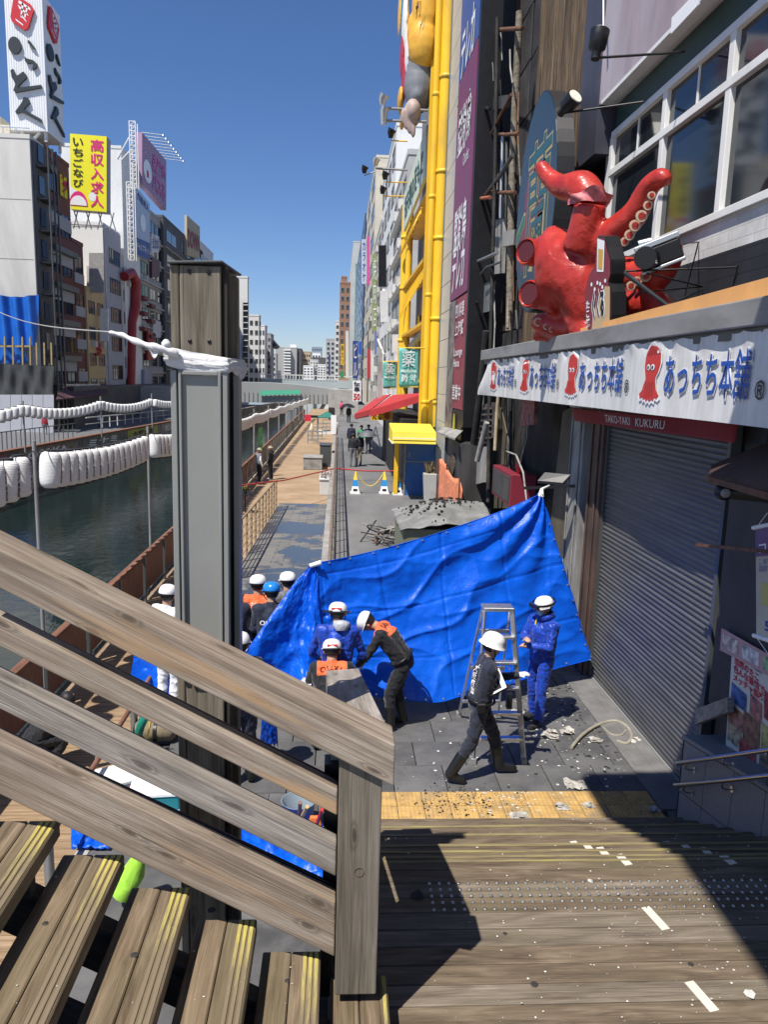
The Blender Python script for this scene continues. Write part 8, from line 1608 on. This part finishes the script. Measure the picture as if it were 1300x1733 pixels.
p = AZ(459, 980, 1.80); tb_, ob_, Vb_, hpb_ = person('firefighter in navy with glossy blue helmet beside the orange vested one', (p.x, p.y, 0), RAD(4), M_NAVY, M_NAVY, J=Jh, helmet=M_HELB)
on_body(tb_, ob_, 'OSAKA', M_LWHITE, (.0, 0, 1.22), (1, 0, 0), (0, 0, 1), .3, .07, (0, -1, 0), 'back_lettering', 0, .02); m = MB(); m.tube([(-.17, .05, 1.42), (0, -.16, 1.28), (.18, -.1, 1.05)], .022, 6); o = m.build('shoulder_strap', M_BLACK, None, local=True); o.parent = tb_
p = AZ(487, 963, 1.80); tc_, oc_, Vc_, hpc_ = person('grey clothed worker with white helmet half behind the tarp edge', (p.x, p.y, 0), RAD(10), M_GRYC, M_GRYC, J=Jh, helmet=M_HELM)
p = AZ(411, 1064, 1.80); person('helmeted navy worker partly hidden behind the timber pillar', (p.x-.03, p.y, 0), RAD(20), M_NAVY, M_NAVY, J=dict(look=(.5, 1, -.2)), helmet=M_HELM)
p = AZ(398, 1010, 1.55); person('bareheaded navy worker mostly hidden by the timber pillar', (p.x-.05, p.y, 0), RAD(10), M_NAVY, M_NAVY, detail=False)
p = AZ(281, 984, 1.80); person('worker in white overalls and white helmet left of the timber pillar', (p.x, p.y, 0), RAD(-30), M_WHTC, M_WHTC, J=dict(look=(-.3, 1, -.1)), helmet=M_HELM, shoes=M_BLK)
# crouching man on the boardwalk, lower left
Jc = dict(pel=(0, 0, .42), che=(0, .22, .68), nek=(0, .36, .80), hed=(0, .45, .90), rs=(.2, .32, .75), ls=(-.2, .32, .75), re=(.28, .5, .55), rw=(.22, .72, .50), le=(-.28, .45, .5), lw=(-.2, .65, .4), rh=(.1, 0, .42), lh=(-.1, 0, .42), rk=(.15, .45, .5), ra=(.14, .2, .1), rt=(.15, .38, .05), lk=(-.15, .42, .42), la=(-.14, .1, .1), lt=(-.15, .28, .05))
p = AZ(50, 1310, -.7); person('dark suited man crouching on the boardwalk seen between the rails', (p.x, p.y+.1, -.7), RAD(-75), M_BLK, M_BLK, shoes=M_BLK, J=Jc, hair=M_HAIR)
# two men talking by the canal rail, and walkers
p = AZ(438, 817, -.7); person('man in sun hat and pale shirt with black bag by the canal rail', (p.x, p.y, -.7), RAD(-60), M_GRYC, M_BLK, shoes=M_WHTC, hair=None, cap=M_KHK, detail=False, sleeves=M_WHTC)
p = AZ(458, 812, -.7); person('man in beige cap and dark jacket by the canal rail', (p.x, p.y, -.7), RAD(70), M_BLK, M_BLK, shoes=M_WHTC, hair=None, cap=M_KHK, detail=False)
p = AZ(597, 790, 0); person('walker in black jacket on the upper walkway beyond the red tape', (p.x, p.y, 0), RAD(-10), M_BLK, M_GRYC, shoes=M_BLK, detail=False)
p = AZ(607, 788, 0); person('walker in dark blue jacket and khaki trousers next to the black jacketed one', (p.x, p.y, 0), RAD(20), M_NAVY, M_KHK, shoes=M_BLK, detail=False)
for (x, y, z_, a_, tt_, ll_, lb_) in ((594, 764, 0, 0, M_NAVY, M_BLK, 'walker in navy under the grey umbrella side'), (611, 768, 0, 160, cloth('green_shirt', (.03, .25, .1)), M_KHK, 'walker in green shirt behind the khaki trousered one'), (623, 766, 0, 180, M_RAIN, M_GRYC, 'walker in blue under the grey umbrella'), (578, 703, 0, 180, M_PINK, M_BLK, 'distant walker in pink near the bridge stairs'), (590, 715, 0, 0, M_BLK, M_BLK, 'distant walker all in black carrying a black umbrella'), (583, 700, 0, 0, M_WHTC, M_BLK, 'distant walker in white near the bridge stairs')):
    p = AZ(x, y, z_); person(lb_, (p.x, p.y, z_), RAD(a_), tt_, ll_, shoes=M_BLK, detail=False, vox=.035)
p = AZ(590, 715, 0); bu = thing('black_umbrella', 'open black umbrella far down the upper walkway', 'umbrella', p+Vector((0, 0, 1.9))); m = MB(); m.lathe(p+Vector((-.1, -.4, 1.55)), [(.75, 0), (.6, .2), (.3, .36), (0, .42)], 8); m.build('canopy', M_BLACK, bu); m = MB(); m.tube([p+Vector((-.1, -.4, 1.9)), p+Vector((-.1, -.3, 1.0))], .015, 5); m.build('shaft', M_GREYD, bu)
p = AX(76, 737, -25.2); person('person in red shirt standing before the pale hoarding across the canal', (p.x, p.y, p.z), RAD(0), M_REDC, M_GRYC, shoes=M_WHTC, detail=False)
p = AX(170, 728, -23.5); person('person in white shirt at the terrace railing across the canal', (p.x, p.y, p.z), RAD(200), M_WHTC, M_BLK, shoes=M_BLK, detail=False)

# ================================================================== equipment seen between the rails
def crate(name, lab, cat, x, y, w, d, h, mt_, rz=0, z=0, lid=None, bev=.02):
    t_ = thing(name, lab, cat, (x, y, z), rz); m_ = MB(); m_.box((-w/2, -d/2, 0), (w/2, d/2, h)); o_ = m_.build('body', mt_, None, local=True); o_.parent = t_; bevel(o_, bev, 2)
    if lid: m_ = MB(); m_.box((-w/2-.01, -d/2-.01, h+.001), (w/2+.01, d/2+.01, h+.05)); o_ = m_.build('lid', lid, None, local=True); o_.parent = t_; bevel(o_, .012)
    return t_
P0 = lambda x, y, z=0: AZ(x, y, z)
p = P0(265, 1375); crate('cool_box', 'teal cool box with white lid seen below the second rail', 'cool box', p.x, p.y, .5, .34, .26, flat('teal_plastic', (.01, .17, .2), .4), .1, 0, M_WHITEP)
p = P0(200, 1345); crate('white_case', 'white equipment case tied with red straps left of the teal cool box', 'case', p.x, p.y, .5, .4, .2, M_WHITEP, .5, 0, M_WHITE)
for k in range(3): q = P0(200+12*k, 1345-4*k, .26); m = MB(); m.tube([q+Vector((-.12, -.1, 0)), q+Vector((.1, .12, .02))], .014, 6); tag(m.build('red_strap', M_RED), ['first', 'second', 'third'][k]+' red strap from the left lying on the white case', 'strap')
p = P0(275, 1400); crate('ice_pack_bag', 'pale blue printed plastic bag below the teal cool box', 'bag', p.x+.05, p.y, .4, .25, .12, mat('pale_blue_print', (.3, .5, .65), .35, 0, .6, 14, .1), .2)
p = P0(262, 1255); bg_ = thing('khaki_kit_bag', 'rolled khaki kit bag between the second and third rails', 'bag', p); m = MB(); m.tube([p+Vector((-.25, 0, .14)), p+Vector((-.2, 0, .14)), p+Vector((.2, .02, .14)), p+Vector((.25, .02, .14))], [.08, .13, .13, .08], 14); m.build('body', cloth('khaki_canvas', (.2, .16, .1)), bg_); m = MB(); m.tube([p+Vector((0, -.0, .14)), p+Vector((.04, 0, .14))], [.136, .136], 14); m.build('strap', M_BLACK, bg_)
p = P0(262, 1225); m = MB(); m.tube([p+Vector((-.15, .0, .3)), p+Vector((.1, .05, .35)), p+Vector((.15, .06, .3))], [.07, .08, .03], 10); tag(m.build('water_bottle', flat('clear_blue_bottle', (.1, .16, .4), .1)), 'blue tinted water bottle on the kit pile', 'bottle')
m = MB(); m.tube([P0(232, 1250, .1), P0(238, 1228, .4), P0(246, 1212, .5)], .05, 10); tag(m.build('green_hose', flat('green_plastic', (.01, .2, .14), .3)), 'thick green hose end beside the steel posts', 'hose')
m = MB(); m.tube([P0(246, 1262, .1), P0(256, 1215, .5)], .012, 6); tag(m.build('yellow_rod', M_YELA), 'thin yellow rod leaning in the kit pile', 'rod')
for k in range(5): p = P0(250+12*k, 1240-3*(k % 3)); crate('kit_box', ['black', 'white', 'grey', 'pale', 'dark'][k]+' small kit box in the pile left of the pillar', 'box', p.x, p.y, .22, .2, .2+.04*(k % 2), [M_BLACK, M_WHITEP, M_GREYM, M_CREAM, M_GREYD][k], .3*k)
def sheet(lab, c4, n=24, amp=.07, seed=0, mt_=M_TARP, name='blue_sheet'):
    a, b_, c, d = c4; f = bil(a, b_, c, d, (0, 0, 1)); m_ = MB(); m_.grid(lambda u, v: f(u, v)+Vector((0, 0, .02+amp*abs(noise.noise(Vector((u*5+seed, v*5, 0))))+.03*noise.noise(Vector((u*13+seed, v*13, 2))))), n, n); return tag(solid(m_.build(name, mt_), .006), lab, 'tarpaulin')
sheet('crumpled blue sheet on the floor below the third rail', (P0(380, 1500), P0(560, 1510), P0(545, 1400), P0(380, 1375)), 40, .16, 1)
sheet('blue sheet bundle hanging left of the pillar between the rails', (P0(215, 1185), P0(300, 1210), P0(300, 1120, .6), P0(228, 1105, .7)), 24, .1, 4)
sheet('small crumpled blue rag beside the pillar foot', (P0(440, 1262, .1), P0(470, 1268, .1), P0(468, 1222, .5), P0(443, 1218, .5)), 16, .12, 7)
sheet('blue sheet under the handrail at the bottom left', (P0(120, 1440), P0(185, 1440), P0(185, 1405), P0(120, 1400)), 16, .08, 9)
q = P0(225, 1478, .3); m = MB(); m.tube([q+Vector((-.1, 0, -.2)), q, q+Vector((.05, .05, .15))], [.09, .10, .05], 12); tag(m.build('lime_vest', cloth('lime_fabric', (.3, .6, .05), .8, .25)), 'lime yellow vest bundle under the stairs', 'vest')
p = P0(505, 1400); bk_ = thing('grey_bucket', 'grey bucket holding orange tools and wooden handles behind the newel post', 'bucket', p); m = MB(); m.lathe(p, [(.13, 0), (.17, .3), (.18, .3), (.165, .29), (.12, .03)], 18, caps=False); m.lathe(p, [(.12, .015), (.12, .02)], 18); m.build('pail', flat('bucket_grey', (.2, .25, .3), .4), bk_)
for k, (a, b_, mt_, nm, lab) in enumerate(((P0(500, 1405, .1), P0(520, 1365, .8), mat('pale_handle', (.5, .36, .16), .6), 'wooden_stick', 'pale wooden handle leaning out of the grey bucket'), (P0(505, 1405, .1), P0(508, 1358, .75), mat('brown_handle', (.2, .1, .06), .6), 'wooden_stick', 'brown wooden handle upright in the grey bucket'), (P0(520, 1440, 0), P0(545, 1370, .7), M_RED, 'red_pole', 'red pole leaning by the black steel core'), (P0(535, 1470, 0), P0(528, 1410, .6), M_WHITEP, 'white_pole', 'white pole leaning beside the red pole'))): m = MB(); m.tube([a, b_], .018, 8); tag(m.build(nm, mt_), lab, 'pole')
q = P0(530, 1410, .3); m = MB(); m.hexa([q+Vector((-.1, 0, -.1)), q+Vector((.1, 0, -.1)), q+Vector((.1, .05, -.1)), q+Vector((-.1, .05, -.1)), q+Vector((-.03, 0, .15)), q+Vector((.06, 0, .15)), q+Vector((.06, .05, .15)), q+Vector((-.03, .05, .15))]); tag(m.build('orange_scoop', flat('scoop_orange', (.75, .2, .05), .5)), 'orange plastic scoop beside the bucket', 'scoop')

# ================================================================== debris on the pavement
random.seed(21)
m = MB()
M_PAP = mat('paper_scraps', (.55, .54, .5), .8, 0, .3, 20, .2)
def scrap(mb_, x, y, r, z=0, k=None, hh=.25):
    n = random.randint(4, 6); a0 = random.uniform(0, 6); P = [(x+r*random.uniform(.5, 1)*math.cos(a0+i*6.283/n), y+r*random.uniform(.4, 1)*math.sin(a0+i*6.283/n), z+.003+r*hh*random.random()) for i in range(n)]; mb_.add(P+[(x, y, z+.004+r*hh*1.4*random.random())], [(i, (i+1) % n, n) for i in range(n)])
for i in range(300):
    if random.random() < .6: x = random.gauss(3.2, .55); y = random.uniform(7.9, 11.0)
    else: x = random.uniform(.6, 3.9); y = random.uniform(7.2, 10)
    if .55 < x < 3.95: scrap(m, x, y, random.choice([.006, .008, .012, .018, .028]))
for i in range(60): scrap(m, random.gauss(1.9, .25), random.uniform(7.25, 7.85), random.uniform(.008, .03))
o = m.build('paper_debris', M_PAP)
ms = MB()
for i in range(240): r_ = random.choice([.006, .01, .02]); scrap(ms, random.gauss(1.45, .3), random.gauss(7.62, .16), r_, .004, hh=.1)
for i in range(160): scrap(ms, random.gauss(3.3, .5), random.uniform(8.2, 11.5), random.choice([.01, .02, .035]), .001, hh=.05)
tag(ms.build('soot_debris', M_CHAR), 'black soot flakes over the yellow tiles and pavement', 'debris', None, 'stuff'); tag(o, 'small pale scraps littering the stone pavement and tactile tiles', 'debris', None, 'stuff')
m = MB()
for i in range(300):
    x = random.triangular(.4, 3.3, 2.3); y = random.uniform(3.2, 4.55); scrap(m, x, y, random.choice([.0025, .003, .004, .006, .009]), 1.401)
for i in range(120): s_ = random.randint(0, 7); scrap(m, random.uniform(.4, 3.4), 4.62+.309*s_+random.uniform(0, .25), random.choice([.006, .01, .014]), 1.4-.1556*(s_+1)+.001)
o = m.build('plaster_crumbs', M_PAP); tag(o, 'tiny pale crumbs scattered on the wooden deck and steps', 'debris', None, 'stuff')
m = MB()
for i in range(200): scrap(m, random.triangular(-1.9, .2, -.6), random.uniform(.8, 3.3), .0001, 0) if False else None
for x, y, r, lab in ((960, 1240, .09, 'torn grey paper lump near the rubber cable'), (925, 1245, .14, 'largest brown and grey crumpled sheet behind the ladder'), (974, 1330, .12, 'white torn paper lying just beyond the yellow tiles'), (1009, 1254, .07, 'small bright scrap cluster right of the ladder'), (953, 1368, .07, 'white scrap on the yellow tiles'), (997, 1365, .06, 'folded scrap on the shaded tiles'), (1075, 1255, .08, 'pale scrap at the cable end'), (880, 1385, .1, 'dirty scrap heap at the edge of the yellow tiles'), (1108, 1372, .06, 'grey scrap in the shadow by the granite wall'), (878, 1208, .1, 'brownish sheet under the ladder')):
    p = AZ(x, y, 0); m = MB(); 
    for q in range(7): scrap(m, p.x+random.uniform(-r, r)*.7, p.y+random.uniform(-r, r)*.7, r*random.uniform(.4, .9), random.uniform(0, .02), hh=.5)
    m.grid(lambda u, v: Vector((p.x+(u-.5)*2*r, p.y+(v-.5)*1.5*r+.1*r*math.sin(u*7), .01+.35*r*abs(noise.noise(Vector((u*4+x, v*4, 0)))))), 7, 6); tag(m.build('crumpled_paper', mat('crumpled_sheet', (.42, .4, .36), .8, 0, .35, 9, .3, dirt=(.2, .18, .15))), lab, 'paper')
for x, y, r, z_, lab in ((1000, 1492, .03, 1.4, 'pale scrap beside the steel studs'), (1268, 1683, .04, 1.4, 'pale scrap near the last tape strip'), (708, 1516, .06, 1.4, 'dark round stain disc scrap in the shaded deck')):
    p = AZ(x, y, z_); m = MB(); scrap(m, p.x, p.y, r, z_+.002, hh=.1); tag(m.build('deck_scrap', M_PAP if 'pale' in lab else M_CHAR), lab, 'scrap')
hs_ = MB(); P = [AZ(x, y, .03) for x, y in ((968, 1265), (985, 1245), (1010, 1228), (1040, 1220), (1060, 1228), (1070, 1245), (1062, 1258), (1045, 1254))]; hs_.tube([path(P, k/40) for k in range(41)], .022, 8); tag(hs_.build('rubber_cable', mat('dirty_cable', (.28, .26, .2), .7, 0, .2, 9)), 'curled dirty grey cable on the pavement near the shutter', 'cable')
hs_ = MB(); P = [AZ(x, y, .03) for x, y in ((1022, 1232), (1036, 1243), (1052, 1244), (1060, 1236))]; hs_.tube([path(P, k/20) for k in range(21)], .014, 6); tag(hs_.build('thin_cable', MT['dirty_cable']), 'short thin cable inside the curl of the dirty cable', 'cable')
m = MB(); random.seed(4)
for i in range(160):
    x, z, = random.choice(list(zip(EX, EZ))); xx = x-random.uniform(.02, .27); scrap(m, xx, random.uniform(1.0, 3.3), random.choice([.002, .003, .006]), z+.001)
o = m.build('stair_crumbs', M_PAP); tag(o, 'tiny white specks on the upper stair treads', 'debris', None, 'stuff')
M_GUM = flat('old_gum', (.03, .028, .026), .7)
for i, (x, y) in enumerate(((76, 1563), (227, 1616), (358, 1540), (486, 1660), (430, 1500), (905, 1666), (855, 1580), (1170, 1632))):
    deck = x > 600; z = 1.4 if deck else None
    if not deck:
        best = None
        for ex, ez in zip(EX, EZ):
            q = AZ(x, y, ez)
            if ex-.28 < q.x < ex: best = q; z = ez
        if best is None: continue
        p = best
    else: p = AZ(x, y, z)
    m = MB(); m.lathe((p.x, p.y, z+.0005), [(.013+.004*(i % 3), 0), (.012, .0015), (0, .002)], 12); m.build('gum_spot', M_GUM, dk if deck else st)
